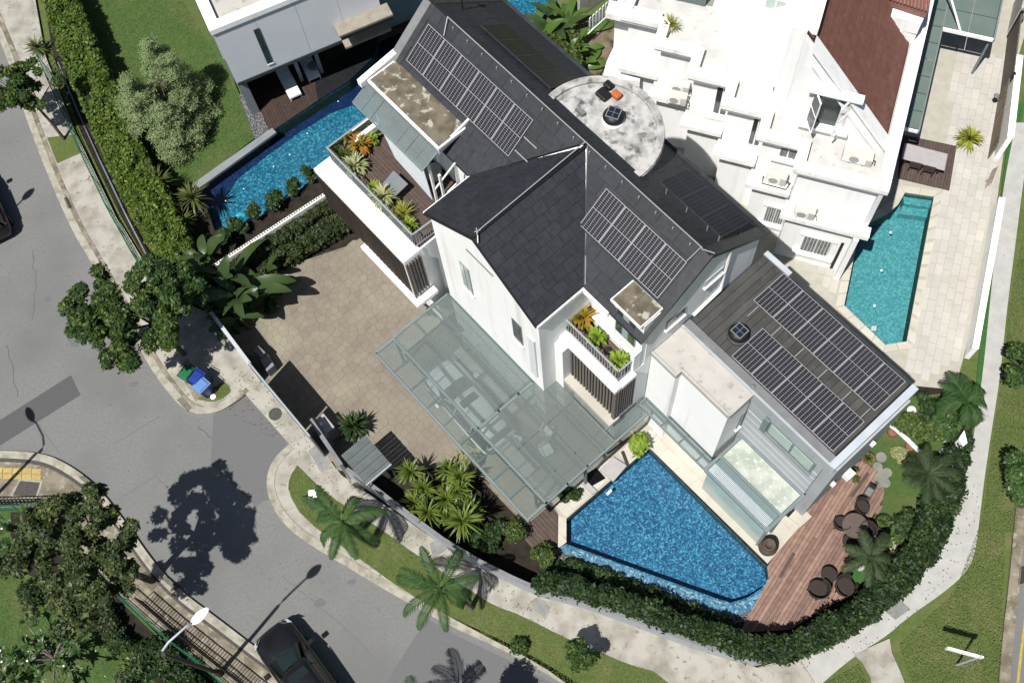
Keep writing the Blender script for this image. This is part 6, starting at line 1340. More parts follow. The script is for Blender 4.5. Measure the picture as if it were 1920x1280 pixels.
for k, (x, y, r, mt) in enumerate([(1700, 790, .9, 'lf_shrub'), (1735, 770, .8, 'lf_dark'), (1770, 800, .8, 'lf_fran'), (1745, 820, .7, 'lf_shrub'), (1790, 770, .6, 'lf_dark'), (1800, 830, .55, 'lf_front'), (1695, 985, .65, 'lf_dark'), (1735, 950, .5, 'lf_shrub'), (1725, 990, .6, 'lf_dark'), (1700, 1020, .55, 'lf_shrub'), (1660, 1050, .45, 'lf_varieg'), (1645, 790, .45, 'lf_shrub'), (1755, 930, .5, 'lf_gold'), (1685, 855, .4, 'lf_varieg')]):
    bush('shrub', ['wide green shrub in the upper corner of the right garden', 'dark shrub below the palm at the garden wall', 'bright shrub behind the white log', 'green shrub beside the white log', 'dark shrub against the white wall end', 'dark shrub at the top of the curving hedge', 'bluish shrub beside the black ring planter', 'green shrub in the stone edged border', 'dark shrub between border and hedge', 'green shrub behind the pale stones', 'pale variegated plant near the deck palm', 'small shrub at the annex corner', 'yellowish plants in the stone border', 'pale plants on the near side of the white log'][k], 'shrub', P(x, y, .1), (r, r, r * .75), int(1500 * r + 500), .16, mt, 130 + k, grp='mixed shrubs in the right hand garden')
# ------------------------------------------------------------------ terrace plants
ZB = 7.42
def tp(label, x, y, kind, s, grp, seed, pot='clay', z=ZB):
    me = {'croton': lambda: rosette_mesh('foliage', 70, .5, .11, 'lf_croton', seed, 5, 85, .6), 'pale': lambda: rosette_mesh('foliage', 95, .5, .10, 'lf_varieg', seed, 0, 85, .65), 'lime': lambda: rosette_mesh('foliage', 70, .45, .12, 'lf_lime', seed, 0, 85, .6), 'spike': lambda: rosette_mesh('foliage', 70, .6, .045, 'lf_gold', seed, 5, 85, .45), 'green': lambda: rosette_mesh('foliage', 70, .45, .12, 'lf_shrub', seed, 0, 85, .6)}[kind]()
    return plant('potted_plant', label, 'potted plant', P(x, y, z), me, grp, seed * .3, s, 0, (.2, .3, pot))
g1 = 'potted plants on the left terrace'; g2 = 'potted plants on the right balcony'
tp('orange and yellow croton on the left terrace by the white ledge', 678, 280, 'croton', 1.15, g1, 150); tp('pale variegated plant at the middle of the left terrace rail', 668, 320, 'pale', 1.2, g1, 151); tp('second pale variegated plant, beside the low table', 722, 378, 'pale', 1.25, g1, 152); tp('yellow striped plant between the pale ones on the left terrace', 703, 358, 'lime', .8, g1, 153)
tp('spiky yellow-green plant near the left terrace corner', 758, 408, 'spike', 1.05, g1, 154); tp('small green plant in the left terrace corner', 770, 428, 'lime', .8, g1, 155); tp('green plant at the glass rail of the left terrace', 648, 300, 'green', 1.0, g1, 156); tp('small green plant beside the croton on the left terrace', 697, 268, 'lime', .9, g1, 157)
t = thing('flower_bowl', 'round yellow rimmed bowl planter under the awning end', 'bowl', P(711, 250, ZB)); b = M(); b.lathe(P(711, 250, ZB), [(.18, 0), (.30, .3), (.33, .36), (.28, .36), (.26, .3)], 22); b.build('bowl', MT['lf_gold'], t, smooth=True); b = M(); b.lathe(P(711, 250, ZB), [(.01, .3), (.255, .31)], 20); b.build('soil', MT['soil'], t); part_np('foliage', rosette_mesh('foliage', 26, .22, .06, 'lf_shrub', 158, 10, 85, .5), t, (0, 0, .3))
b = M(); q = PX([(712, 350), (738, 320), (765, 345), (742, 367)], 8.0); b.prism(q, 7.95, 8.0); tb = thing('terrace_table', 'low square blue-grey table on the left terrace', 'table', P(738, 345, ZB)); b.build('tabletop', MT['tabletop_blue'], tb)
for p in q: c = sum(q, Vector()) / 4; r = p.lerp(c, .12); b = M(); b.box(r.x - .03, r.x + .03, r.y - .03, r.y + .03, ZB, 7.947); b.build('leg', MT['black'], tb)
t = thing('drum_table', 'round white drum beside the blind on the left terrace', 'drum', P(815, 330, ZB)); b = M(); b.lathe(P(815, 330, ZB), [(.3, 0), (.32, .05), (.32, .5), (.28, .55)], 20); b.build('drum', MT['acwhite'], t)
tp('large orange croton on the right balcony', 1090, 604, 'croton', 1.35, g2, 160, z=7.32); tp('green plant at the middle of the right balcony', 1119, 638, 'lime', 1.1, g2, 161, z=7.32); tp('yellow-green plant at the outer end of the right balcony', 1160, 680, 'lime', 1.05, g2, 162, z=7.32); tp('small pale plant by the gable on the right balcony', 1066, 612, 'green', .6, g2, 163, z=7.32); tp('small striped plant on the white ledge of the terraced house', 1256, 55, 'spike', .9, 'plants on the terraced house', 164, z=7.1, pot='white')
bush('croton_bush', 'red leaved croton behind the orange one on the right balcony', 'potted plant', P(1103, 590, 7.32), (.28, .28, .5), 260, .14, 'lf_croton', 165, 6)
b = M(); b.lathe(P(1138, 660, 7.32), [(.12, 0), (.14, .22), (.11, .22)], 12); tag(b.build('planter_pot', MT['black']), 'small black pot on the right balcony floor', 'pot')
# ------------------------------------------------------------------ frangipani in the bottom left garden
def frangipani(label, p, seed, n=26, R=1.5, h=1.6, grp=None):
    rng = random.Random(seed); t = thing('frangipani', label, 'tree', p, grp); me = rosette_mesh('foliage', 13, .36, .11, 'lf_fran', seed, 5, 60, .35, 3); b = M(); tips = []
    for i in range(n):
        a = rng.uniform(0, 2 * pi); r = R * math.sqrt(rng.random()); tips.append(Vector((r * math.cos(a), r * math.sin(a), h * rng.uniform(.7, 1.1))))
    f = Vector((0, 0, .5)); b.tube([(0, 0, 0), f], [.1, .08], 7)
    for q in tips: b.tube([f, f.lerp(q, .55) + Vector((0, 0, .1)), q], [.05, .035, .03], 5); o = part_np('leaf_whorl', me, t, q); o.rotation_euler = (rng.uniform(-.3, .3), rng.uniform(-.3, .3), rng.uniform(0, 6)); s = rng.uniform(.7, 1.1); o.scale = (s, s, s)
    b.v = [tuple(Vector(x) + Vector(p)) for x in b.v]; b.build('branches', MT['barkpale'], t)
    fl = M()
    for q in rng.sample(tips, 2):
        w_ = Vector(p) + q + Vector((0, 0, .12))
        for k in range(5): a = 2 * pi * k / 5; d = Vector((math.cos(a), math.sin(a), .3)); n_ = Vector((-d.y, d.x, 0)) * .018; fl.quad(w_, w_ + d * .025 + n_, w_ + d * .055, w_ + d * .025 - n_)
    fl.build('flowers', MT['flower'], t, kind='stuff'); return t
frangipani('open branched frangipani with leaf whorls on the bottom left lawn', P(112, 1236, .1), 170, 34, 1.9, 1.4); frangipani('smaller frangipani at the left edge of the lawn', P(20, 1262, .1), 171, 16, 1.1, 1.3); frangipani('frangipani with dark whorls above the left garden bed', P(58, 1005, .1), 172, 16, 1.0, 2.2)
bush('shrub', 'dense dark shrub filling the bed below the lamp arm', 'shrub', P(300, 1240, .1), (1.0, .9, 1.0), 2600, .17, 'lf_dark', 190, 14); bush('shrub', 'dense shrub in the bed beside the railing corner', 'shrub', P(352, 1290, .1), (1.0, .9, .9), 2400, .17, 'lf_dark', 191, 14)
for k, (x, y, r) in enumerate([(172, 1128, .75), (205, 1168, .8), (232, 1205, .7), (262, 1245, .75), (60, 1120, .7), (30, 1050, .9), (120, 1120, .7), (245, 1290, .7), (90, 985, .8)]):
    bush('shrub', ['dark shrub under the olive tree by the green fence', 'second shrub along the inside of the green fence', 'third shrub along the inside of the green fence', 'shrub inside the fence near the lamp post foot', 'low shrub at the top of the bottom left lawn', 'dark shrub at the left edge under the olive tree', 'shrub between olive tree and lawn', 'shrub at the bottom frame edge by the fence', 'dark shrub behind the green fence corner'][k], 'shrub', P(x, y, .1), (r, r, r * .95), int(1900 * r), .16, ['lf_dark', 'lf_ivy', 'lf_shrub'][k % 2 + (1 if k in (3, 6) else 0)], 180 + k, grp='shrubs in the bottom left garden')

# ================================================================== FENCES, WALLS AND STREET THINGS
FWL = [(404, 588), (440, 640), (470, 686)]
w1 = wall_line('boundary_wall', (402, 594), (474, 690), 0, 2.3, .13, 'greywall', 'short grey boundary wall between banana plants and driveway gate', 'wall', 'gutter_pale', 1.8)
gate = thing('driveway_gate', 'long grey sliding driveway gate with its shadow on the paving', 'gate', P(478, 695, .1)); a, c = P(478, 695, 2.0), P(592, 832, 2.0); a.z = c.z = 0
for i in range(12):
    p, q = a.lerp(c, i / 12 + .0001), a.lerp(c, (i + 1) / 12 - (.02 if i == 7 else .0001)); d = (c - a).normalized(); n = Vector((-d.y, d.x, 0)) * .03; b = M(); b.hexa([x + Vector((0, 0, .14)) for x in (p - n, q - n, q + n, p + n)], [x + Vector((0, 0, 3.05)) for x in (p - n, q - n, q + n, p + n)]); b.build('panel', MT['greywall_dark'], gate)
b = M(); b.tube([a + Vector((0, 0, 3.08)), c + Vector((0, 0, 3.08))], .035, 4); b.build('top_rail', MT['gutter_pale'], gate)
w2 = wall_line('boundary_wall', (582, 786), (640, 872), 0, 2.2, .14, 'greywall', 'grey boundary wall section beside the letter box and grey shed', 'wall', 'gutter', 2.2)
def polywall(px, h, th, mt, cap, label, zb):
    c = PX(px, zb); t = thing('boundary_wall', label, 'wall', (c[0].x, c[0].y, 0)); b = M(); k = M()
    for i in range(len(c) - 1):
        d = (c[i + 1] - c[i]); d.z = 0; d.normalize(); n = Vector((-d.y, d.x, 0)) * th / 2; q = [c[i] - n, c[i + 1] - n, c[i + 1] + n, c[i] + n]; z0 = [Vector((x.x, x.y, 0)) for x in q]; b.hexa(z0, [x + Vector((0, 0, h)) for x in z0]); k.hexa([x + Vector((0, 0, h + .002)) for x in z0], [x + Vector((0, 0, h + .05)) for x in z0])
    b.build('wall', MT[mt], t); k.build('coping', MT[cap], t)
polywall([(640, 872), (700, 912), (760, 958), (830, 1010), (900, 1052), (960, 1082), (1010, 1104), (1100, 1128), (1190, 1160), (1300, 1202), (1420, 1238), (1500, 1218)], 1.45, .16, 'greywall', 'gutter', 'long grey front garden wall behind the verge palms and below the hedge', 1.45)
t = thing('letter_box', 'pale grey cabinet inside the boundary wall by the gate end', 'cabinet', P(607, 800, .1)); b = M(); b.prism(PX([(588, 790), (606, 774), (627, 800), (609, 814)], 1.3), .1, 1.3); b.build('cabinet', MT['tabletop_grey'], t, bevel=.01); b = M(); b.tube([P(602, 794, 1.3), P(602, 794, 1.42)], .07, 10); b.build('knob', MT['white'], t)
b = M(); b.prism(PX([(578, 788), (590, 782), (617, 818), (607, 824)], 1.6), .1, 1.6); tag(b.build('gate_cabinet', MT['greywall_dark'], bevel=.01), 'dark narrow cabinet between the wall and the pale cabinet', 'cabinet')
t = thing('gate_box', 'grey motor box inside the short wall at the gate start', 'box', P(492, 668, .1)); b = M(); b.prism(PX([(474, 655), (484, 647), (498, 660), (488, 669)], 1.0), .1, 1.0); b.build('lid', MT['gutter'], t, bevel=.02); b = M(); b.prism(PX([(486, 672), (502, 664), (514, 684), (500, 696)], .8), .1, .8); b.build('body', MT['greywall_dark'], t, bevel=.02)
# grey shed roof by the wall
sh = thing('shed', 'small open shed with ribbed grey metal roof by the front wall', 'shed', HM.w(-15.3, 2.2, .1))
for i in range(9):
    u = -16.2 + i * .19; b = M(); b.box(u, u + .18, 1.52, 2.84, 2.25, 2.29 + (.02 if i % 2 else 0), HM); b.build('roof_sheet', MT['greyshed'], sh)
for u in (-16.15, -14.6):
    for v in (1.6, 2.75): b = M(); b.box(u, u + .06, v, v + .06, .1, 2.25, HM); b.build('post', MT['frame'], sh)
b = M(); b.box(-14.5, -14.46, 1.5, 2.85, 2.15, 2.31, HM); b.build('edge_trim', MT['gutter_pale'], sh)
# green mesh fences
def mesh_fence(label, px, h, rail, bars, zb=.1, sp=.5, both=True):
    c = PX(px, zb); t = thing('fence', label, 'fence', c[0]); r = M()
    for z in (h, .12): r.tube([p + Vector((0, 0, z)) for p in c], .03 if z > .2 else .02, 5)
    r.build('rail', MT[rail], t); L = [(b - a).length for a, b in zip(c, c[1:])]; mb = M(); cnt = 0
    for a, b_, l in zip(c, c[1:], L):
        n = max(1, int(l / sp))
        for i in range(n):
            q = a.lerp(b_, i / n); k = M(); k.tube([q, q + Vector((0, 0, h))], .022, 4)
            if cnt < 300: k.build('bar' if sp < .3 else 'post', MT[bars], t)
            cnt += 1
        if sp >= .3:
            for j in range(5): mb.tube([a + Vector((0, 0, h * (j + .5) / 5)), b_ + Vector((0, 0, h * (j + .5) / 5))], .008, 3)
            for i in range(int(l / .18)): q = a.lerp(b_, i / max(1, int(l / .18))); mb.tube([q, q + Vector((0, 0, h))], .006, 3)
    if mb.v: mb.build('mesh_panel', MT[bars], t, kind='stuff')
    return t
mesh_fence('long thin green mesh fence along the pavement below the bright hedge', [(104, 112), (88, 128), (125, 212), (165, 300), (215, 405), (262, 490), (296, 545)], 1.25, 'greenpaint', 'greenpaint', sp=1.4)
strip('drain_edge', [(110, 120), (148, 212), (190, 305), (240, 410), (296, 520)], .07, .14, MT['greywall_dark'], kind='structure')
mesh_fence('green mesh fence behind the black railing round the bottom left garden', [(238, 1124), (290, 1170), (345, 1215), (400, 1258), (470, 1318)], 1.2, 'greenpaint', 'greenpaint', sp=1.4)
mesh_fence('short green mesh fence at the left edge above the olive tree', [(-40, 958), (40, 957), (92, 952)], 1.0, 'greenpaint', 'greenpaint', sp=1.2)
mesh_fence('black upright railing along the pavement beside the lamp post', [(270, 1128), (330, 1180), (395, 1232), (455, 1278), (520, 1330)], 1.1, 'black', 'black', sp=.13)
mesh_fence('short black railing at the left edge beside the yellow paving', [(-40, 947), (30, 946), (95, 944)], .9, 'black', 'black', sp=.16)
# lamp posts
def lamp(label, base, arm_top, head):
    t = thing('street_lamp', label, 'street lamp', base, 'street lamps with oval heads'); base = Vector(base); arm_top = Vector(arm_top); head = Vector(head)
    b = M(); b.lathe(base, [(.16, 0), (.14, .5), (.09, .6), (.07, arm_top.z - base.z)], 10); b.build('pole', MT['iron'], t)
    mid = arm_top.lerp(head, .32) + Vector((0, 0, .5)); b = M(); b.tube([arm_top, arm_top + Vector((0, 0, .35)) + (head - arm_top) * .08, mid, head.lerp(mid, .25) + Vector((0, 0, .12)), head], [.06, .05, .045, .04, .04], 8); b.build('arm', MT['gutter_pale'], t, smooth=True)
    d = (head - arm_top); d.z = 0; d.normalize(); n = Vector((-d.y, d.x, 0)); vs = M(); rings = []
    for i in range(9):
        f = i / 8; r = .19 * math.sin(pi * (.015 + .97 * f)) ** .55; rings.append([(head + d * (-.1 + .82 * f) + n * r * math.cos(a) + Vector((0, 0, r * .45 * math.sin(a)))) for a in [2 * pi * k / 12 for k in range(12)]])
    V = [p for r in rings for p in r]; F = [(i * 12 + k, i * 12 + (k + 1) % 12, (i + 1) * 12 + (k + 1) % 12, (i + 1) * 12 + k) for i in range(8) for k in range(12)] + [tuple(range(11, -1, -1)), tuple(range(96, 108))]; vs.add(V, F); vs.build('lamp_head', MT['white'], t, smooth=True); return t
B0 = P(413, 1262, .1); TOP = Vector((B0.x, B0.y, 6.7)); HD = P(362, 1166, 7.1); arm = HD - TOP
L1 = lamp('tall street lamp with white oval head leaning over the bottom left pavement', B0, TOP, HD)
SH = Vector((.72, .694, 0)) * (7.1 / math.tan(SUN_EL))
for lab, (sx, sy), rz_ in (('second street lamp left of the frame, shadow beside the yellow paving', (62, 786), 1.35), ('third street lamp left of the frame, shadow near the parked car', (45, 372), 0.15)):
    hd = P(sx, sy) - SH; ar = Matrix.Rotation(rz_, 3, 'Z') @ Vector((arm.x, arm.y, 0)); bs = Vector((hd.x - ar.x, hd.y - ar.y, .05)); dup(L1, bs, rz_, lab)
# street name sign
t = thing('street_sign', 'white street sign post with a thin blade on the right verge', 'sign', P(1793, 1246, .0)); b0 = P(1793, 1246, 0); tp_ = Vector((b0.x, b0.y, 2.95)); e = P(1777, 1213, 2.9)
b = M(); b.tube([b0, tp_], .045, 8); b.build('post', MT['gutter_pale'], t); b = M(); d = (e - tp_); d.z = 0; L_ = d.length; d.normalize(); n = Vector((-d.y, d.x, 0)) * .035; q = [tp_ - d * .1 - n, tp_ + d * L_ - n, tp_ + d * L_ + n, tp_ - d * .1 + n]; b.hexa([Vector((x.x, x.y, 2.55)) for x in q], [Vector((x.x, x.y, 2.9)) for x in q]); b.build('blade', MT['white'], t)
# wheeled bins
def wheelie(label, p, rz, mt, lid, grp='wheeled bins on the kerbside concrete'):
    t = thing('wheeled_bin', label, 'bin', p, grp); F = Fr(rz); a, b_ = F.inv(p)
    m_ = M(); s = lambda k, z: [F.w(a + x * k, b_ + y * k, p.z + z) for x, y in ((-.27, -.32), (.27, -.32), (.27, .32), (-.27, .32))]; m_.hexa(s(.78, .06), s(1, .92)); m_.build('body', MT[mt], t, bevel=.02)
    m_ = M(); m_.box(a - .29, a + .29, b_ - .36, b_ + .33, p.z + .925, p.z + .97, F); q = F.w; m_.hexa([q(a - .24, b_ - .3, p.z + .97), q(a + .24, b_ - .3, p.z + .97), q(a + .24, b_ + .27, p.z + .97), q(a - .24, b_ + .27, p.z + .97)], [q(a - .2, b_ - .24, p.z + 1.02), q(a + .2, b_ - .24, p.z + 1.02), q(a + .2, b_ + .2, p.z + 1.02), q(a - .2, b_ + .2, p.z + 1.02)]); m_.build('lid', MT[lid], t, bevel=.012)
    m_ = M(); m_.tube([F.w(a - .24, b_ + .40, p.z + .95), F.w(a + .24, b_ + .40, p.z + .95)], .02, 6); m_.build('handle', MT['black'], t)
    for sx in (-.27, .27): m_ = M(); m_.tube([F.w(a + sx - .03, b_ + .28, p.z + .1), F.w(a + sx + .03, b_ + .28, p.z + .1)], .1, 12); m_.build('wheel', MT['rubber'], t)
wheelie('green wheeled bin beside the street tree foot', P(362, 712, .13), -40, 'greenbin', 'greenbin'); wheelie('dark blue wheeled bin between the green and pale bins', P(381, 719, .13), -40, 'bluebin', 'bluebin'); wheelie('blue wheeled bin with pale lid next to the grass patch', P(390, 735, .13), -48, 'bluebin', 'bluebin_pale')
t = thing('utility_box', 'small white box on the tip of the verge lawn', 'box', P(590, 930, .13)); p = P(590, 930, .13); b = M(); b.box(p.x - .15, p.x + .15, p.y - .15, p.y + .15, .13, .5); b.build('body', MT['white'], t, bevel=.02); b = M(); b.box(p.x - .18, p.x + .18, p.y - .18, p.y + .18, .502, .55); b.build('cap', MT['white'], t, bevel=.01)
b = M(); p = P(400, 744, .13); b.lathe(p, [(.13, 0), (.13, .05), (.05, .09)], 12); tag(b.build('ground_marker', MT['white_old']), 'small white round marker on the grass patch by the bins', 'marker')
# ------------------------------------------------------------------ cars
def car(label, p, rz, paint, seed=0):
    """SUV: body lofted from cross sections, separate glass, lamps, wheels, mirrors"""
    t = thing('parked_car', label, 'car', p); F = Fr(rz); a, b_ = F.inv(p); z0 = p.z
    def W(x, y, z): return F.w(a + x, b_ + y, z0 + z)
    def loft(name, secs, mt, closed=True, smooth=True, bevel=0):
        m_ = M(); n = len(secs[0]); V = [W(*q) for s in secs for q in s]; Fc = [(i * n + k, i * n + (k + 1) % n, (i + 1) * n + (k + 1) % n, (i + 1) * n + k) for i in range(len(secs) - 1) for k in range(n)]
        if closed: Fc += [tuple(range(n - 1, -1, -1)), tuple(range(len(V) - n, len(V)))]
        m_.add(V, Fc); return m_.build(name, MT[mt], t, smooth=smooth, bevel=bevel)
    def sec(x, hw, zb, zt, crown=.04, shoulder=.86):
        return [(x, -hw * .9, zb), (x, -hw, zb + (zt - zb) * .35), (x, -hw * .985, zb + (zt - zb) * .72), (x, -hw * shoulder, zt - .025), (x, -hw * .45, zt + crown * .8), (x, 0, zt + crown), (x, hw * .45, zt + crown * .8), (x, hw * shoulder, zt - .025), (x, hw * .985, zb + (zt - zb) * .72), (x, hw, zb + (zt - zb) * .35), (x, hw * .9, zb)]
    loft('body', [sec(2.34, .50, .35, .62), sec(2.28, .72, .27, .76), sec(2.12, .86, .24, .86), sec(1.8, .915, .24, .95), sec(1.2, .925, .24, 1.01), sec(.8, .925, .24, 1.03, .02), sec(-.2, .925, .24, 1.03, .0), sec(-1.6, .92, .24, 1.04, .0), sec(-2.1, .88, .26, 1.02), sec(-2.28, .78, .32, .92), sec(-2.33, .6, .4, .75)], paint)
    def csec(x, hw, zt): return [(x, -hw, zt - .10), (x, -hw * .96, zt - .03), (x, -hw * .5, zt + .02), (x, 0, zt + .03), (x, hw * .5, zt + .02), (x, hw * .96, zt - .03), (x, hw, zt - .10)]
    loft('roof', [csec(.30, .60, 1.555), csec(.12, .645, 1.62), csec(-.6, .66, 1.66), csec(-1.4, .64, 1.65), csec(-1.95, .59, 1.60), csec(-2.06, .56, 1.54)], paint)
    def gl(name, q, mt='carglass'): m_ = M(); m_.quad(*[W(*x) for x in q]); return m_.build(name, MT[mt], t)
    loft('windscreen', [[(1.06, -.76, 1.035), (1.10, -.4, 1.055), (1.12, 0, 1.06), (1.10, .4, 1.055), (1.06, .76, 1.035)], [(.30, -.615, 1.50), (.335, -.3, 1.56), (.345, 0, 1.57), (.335, .3, 1.56), (.30, .615, 1.50)]], 'carglass', closed=False)
    gl('rear_window', [(-2.24, -.66, 1.06), (-2.24, .66, 1.06), (-2.05, .56, 1.50), (-2.05, -.56, 1.50)])
    for s in (-1, 1):
        gl('side_window', [(1.0, s * .79, 1.035), (-2.2, s * .79, 1.05), (-2.02, s * .60, 1.50), (.28, s * .635, 1.51)])
        for x0 in (-.05, -1.15): m_ = M(); m_.tube([W(x0, s * .80, 1.04), W(x0 - .02, s * .655, 1.54)], .04, 4); m_.build('pillar', MT[paint], t)
        m_ = M(); m_.tube([W(1.05, s * .785, 1.03), W(.28, s * .64, 1.535)], .045, 5); m_.build('pillar', MT[paint], t)
        m_ = M(); m_.box(-.10, .10, -.13, .13, 0, .16); m_.v = [tuple(W(.72 + x, s * 1.06 + y, .98 + z)) for x, y, z in m_.v]; m_.build('mirror', MT[paint], t, bevel=.03)
        m_ = M(); m_.tube([W(.15, s * .60, 1.70), W(-1.8, s * .55, 1.70)], .022, 5); m_.build('roof_rail', MT['black'], t)
        gl('headlight', [(2.285, s * .45, .73), (2.18, s * .80, .75), (1.90, s * .90, .885), (2.12, s * .58, .885)], 'lens'); m_ = M(); m_.hexa([W(2.27, s * .46, .70), W(2.15, s * .82, .72), W(1.88, s * .925, .86), W(2.1, s * .58, .86)], [W(2.275, s * .46, .77), W(2.16, s * .82, .79), W(1.88, s * .915, .925), W(2.1, s * .58, .93)]); m_.build('headlight', MT['lens'], t)
        m_ = M(); m_.hexa([W(-2.2, s * .55, .85), W(-2.05, s * .86, .85), W(-1.98, s * .86, .85), W(-2.1, s * .5, .85)], [W(-2.22, s * .55, .98), W(-2.08, s * .84, 1.0), W(-2.0, s * .84, 1.0), W(-2.1, s * .5, 1.0)]); m_.build('tail_light', MT['redlens'], t)
        for x in (1.42, -1.42):
            m_ = M(); m_.tube([W(x, s * .70, .34), W(x, s * .94, .34)], .34, 20); wh = m_.build('wheel', MT['rubber'], t); m_ = M(); m_.tube([W(x, s * .935, .34), W(x, s * .948, .34)], .22, 14); m_.build('rim', MT['chrome'], wh)
    m_ = M(); m_.hexa([W(2.30, -.42, .45), W(2.36, -.42, .45), W(2.36, .42, .45), W(2.30, .42, .45)], [W(2.27, -.42, .70), W(2.31, -.42, .70), W(2.31, .42, .70), W(2.27, .42, .70)]); m_.build('grille', MT['black'], t)
    m_ = M(); m_.tube([W(1.13, .35, 1.06), W(.72, -.35, 1.30)], .012, 4); m_.tube([W(1.13, -.45, 1.05), W(.85, .1, 1.23)], .012, 4); m_.build('wiper', MT['black'], t)
    m_ = M(); m_.hexa([W(-1.72, -.02, 1.66), W(-1.55, -.02, 1.68), W(-1.55, .02, 1.68), W(-1.72, .02, 1.66)], [W(-1.73, -.01, 1.78), W(-1.69, -.01, 1.78), W(-1.69, .01, 1.78), W(-1.73, .01, 1.78)]); m_.build('aerial', MT['black'], t)
    m_ = M(); m_.hexa([W(-.35, -.42, 1.674), W(.02, -.40, 1.660), W(.02, .40, 1.660), W(-.35, .42, 1.674)], [W(-.35, -.42, 1.695), W(.02, -.40, 1.672), W(.02, .40, 1.672), W(-.35, .42, 1.695)]); m_.build('sunroof', MT['carglass'], t)
    return t
hd_ = Vector((-.5255, .8508, 0)); ANG = math.degrees(math.atan2(hd_.y, hd_.x))
fc = (P(480, 1212, .35) + P(546, 1162, .35)) / 2; fc.z = 0; car('black sport utility car parked at the kerb on the lower road', fc - hd_ * 2.15, ANG, 'paintblack')
car('white car parked under the dotted glass canopy', HM.w(-14.75, 7.15, .125), ANG, 'paintwhite')
car('dark car cut off by the left edge of the road', P(-26, 392, 0), 112, 'paintblack')
# furniture seen through the canopy
def big_chair(p, rz, label): return chair(p, rz, label, 'cloth', 'pale chairs under the glass canopy')
big_chair(HM.w(-11.6, 8.9, .17), 60, 'pale chair under the canopy nearest the gable wall'); big_chair(HM.w(-11.0, 8.3, .17), 20, 'pale chair under the canopy in the middle'); big_chair(HM.w(-12.2, 7.6, .17), 150, 'pale chair under the canopy nearest the white car')
t = thing('patio_table', 'long grey table under the right part of the glass canopy', 'table', HM.w(-11.5, 7.3, .17))
hb('tabletop', -12.3, -10.6, 6.8, 7.6, .84, .9, 'tabletop_grey', t)
for u in (-12.2, -10.76):
    for v in (6.86, 7.48): hb('leg', u, u + .06, v, v + .06, .17, .837, 'black', t)
# timber deck furniture
def round_table(p):
    t = thing('round_table', 'round brown table on the timber deck', 'table', p); b = M(); b.lathe(p, [(.01, .70), (.50, .70), (.53, .73), (.50, .755), (.01, .76)], 32); b.build('tabletop', MT['tabletop'], t, smooth=False); b = M(); b.lathe(p, [(.28, 0), (.28, .03), (.06, .06), (.05, .7)], 14); b.build('pedestal', MT['black'], t)
round_table(P(1596, 992, .13))
def tub_chair(p, rz, label, grp):
    t = thing('garden_chair', label, 'chair', p, grp); F = Fr(rz); a, b_ = F.inv(p); W = lambda x, y, z: F.w(a + x, b_ + y, p.z + z)
    m_ = M(); m_.lathe(p, [(.01, .36), (.30, .36), (.32, .40), (.30, .44), (.01, .45)], 22); m_.build('seat', MT['rattan'], t)
    m_ = M(); n = 14; V = []
    for i in range(n + 1):
        an = R_(-20 + 220 * i / n); h = .68 + .16 * math.sin(pi * i / n)
        for r, z in ((.31, .36), (.37, h), (.34, h), (.28, .36)): V.append(W(r * math.cos(an), r * math.sin(an), z))
    m_.add(V, [(i * 4 + k, i * 4 + (k + 1) % 4, (i + 1) * 4 + (k + 1) % 4, (i + 1) * 4 + k) for i in range(n) for k in range(4)] + [(0, 1, 2, 3), (n * 4 + 3, n * 4 + 2, n * 4 + 1, n * 4)]); m_.build('backrest', MT['rattan'], t, smooth=False)
    for x in (-.2, .2):
        for y in (-.2, .2): m_ = M(); m_.tube([W(x, y, 0), W(x, y, .37)], .022, 5); m_.build('leg', MT['black'], t)
    return t
g3 = 'dark tub chairs on the timber deck'
tub_chair(P(1573, 985, .13), 160, 'dark tub chair at the house side of the round table', g3); tub_chair(P(1590, 1018, .13), 250, 'dark tub chair at the shaded lower side of the round table', g3); tub_chair(P(1620, 1000, .13), -20, 'dark tub chair at the garden side of the round table', g3); tub_chair(P(1612, 955, .13), 70, 'brown tub chair at the upper side of the round table', g3)
tub_chair(P(1529, 1108, .13), -150, 'larger of two wicker chairs at the pool end of the deck', g3).scale = (1.25, 1.25, 1.1)
t = thing('side_table', 'small round dark wicker table beside the wicker chairs', 'table', P(1550, 1080, .13)); b = M(); p = P(1550, 1080, .13); b.lathe(p, [(.01, .42), (.31, .42), (.33, .45), (.31, .47), (.01, .475)], 24); b.build('tabletop', MT['rattan'], t); b = M(); b.lathe(p, [(.2, 0), (.12, .2), (.22, .42)], 14); b.build('base', MT['rattan'], t)
tub_chair(P(1580, 1103, .13), 60, 'brown wicker chair half in the hedge shade on the deck', g3).scale = (1.25, 1.25, 1.0)
t = thing('barbecue', 'small grey barbecue box on the deck above the round table', 'box', P(1628, 922, .13)); p = P(1628, 922, .13); F = DF; a, b_ = F.inv(p)
for n_, q, mt in (('body', (-.3, .3, -.16, .16, 0, .35), 'iron'), ('lid', (-.28, .05, -.14, .14, .352, .45), 'gutter'), ('tray', (.08, .28, -.13, .13, .352, .40), 'black')): m_ = M(); m_.box(a + q[0], a + q[1], b_ + q[2], b_ + q[3], p.z + q[4], p.z + q[5], F); m_.build(n_, MT[mt], t, bevel=.02)
t = thing('large_jar', 'big round brown clay jar on the corner of the pool terrace', 'jar', P(1437, 1028, .17)); b = M(); b.lathe(P(1437, 1028, .17), [(.22, 0), (.36, .2), (.40, .42), (.34, .66), (.24, .78), (.26, .84), (.19, .84), (.17, .7)], 28); b.build('body', MT['clay'], t, smooth=True); b = M(); b.lathe(P(1437, 1028, .17), [(.01, .68), (.18, .69)], 20); b.build('water_inside', MT['black'], t)
b = M(); p = P(1655, 980, .09)
for k in range(24):
    pass
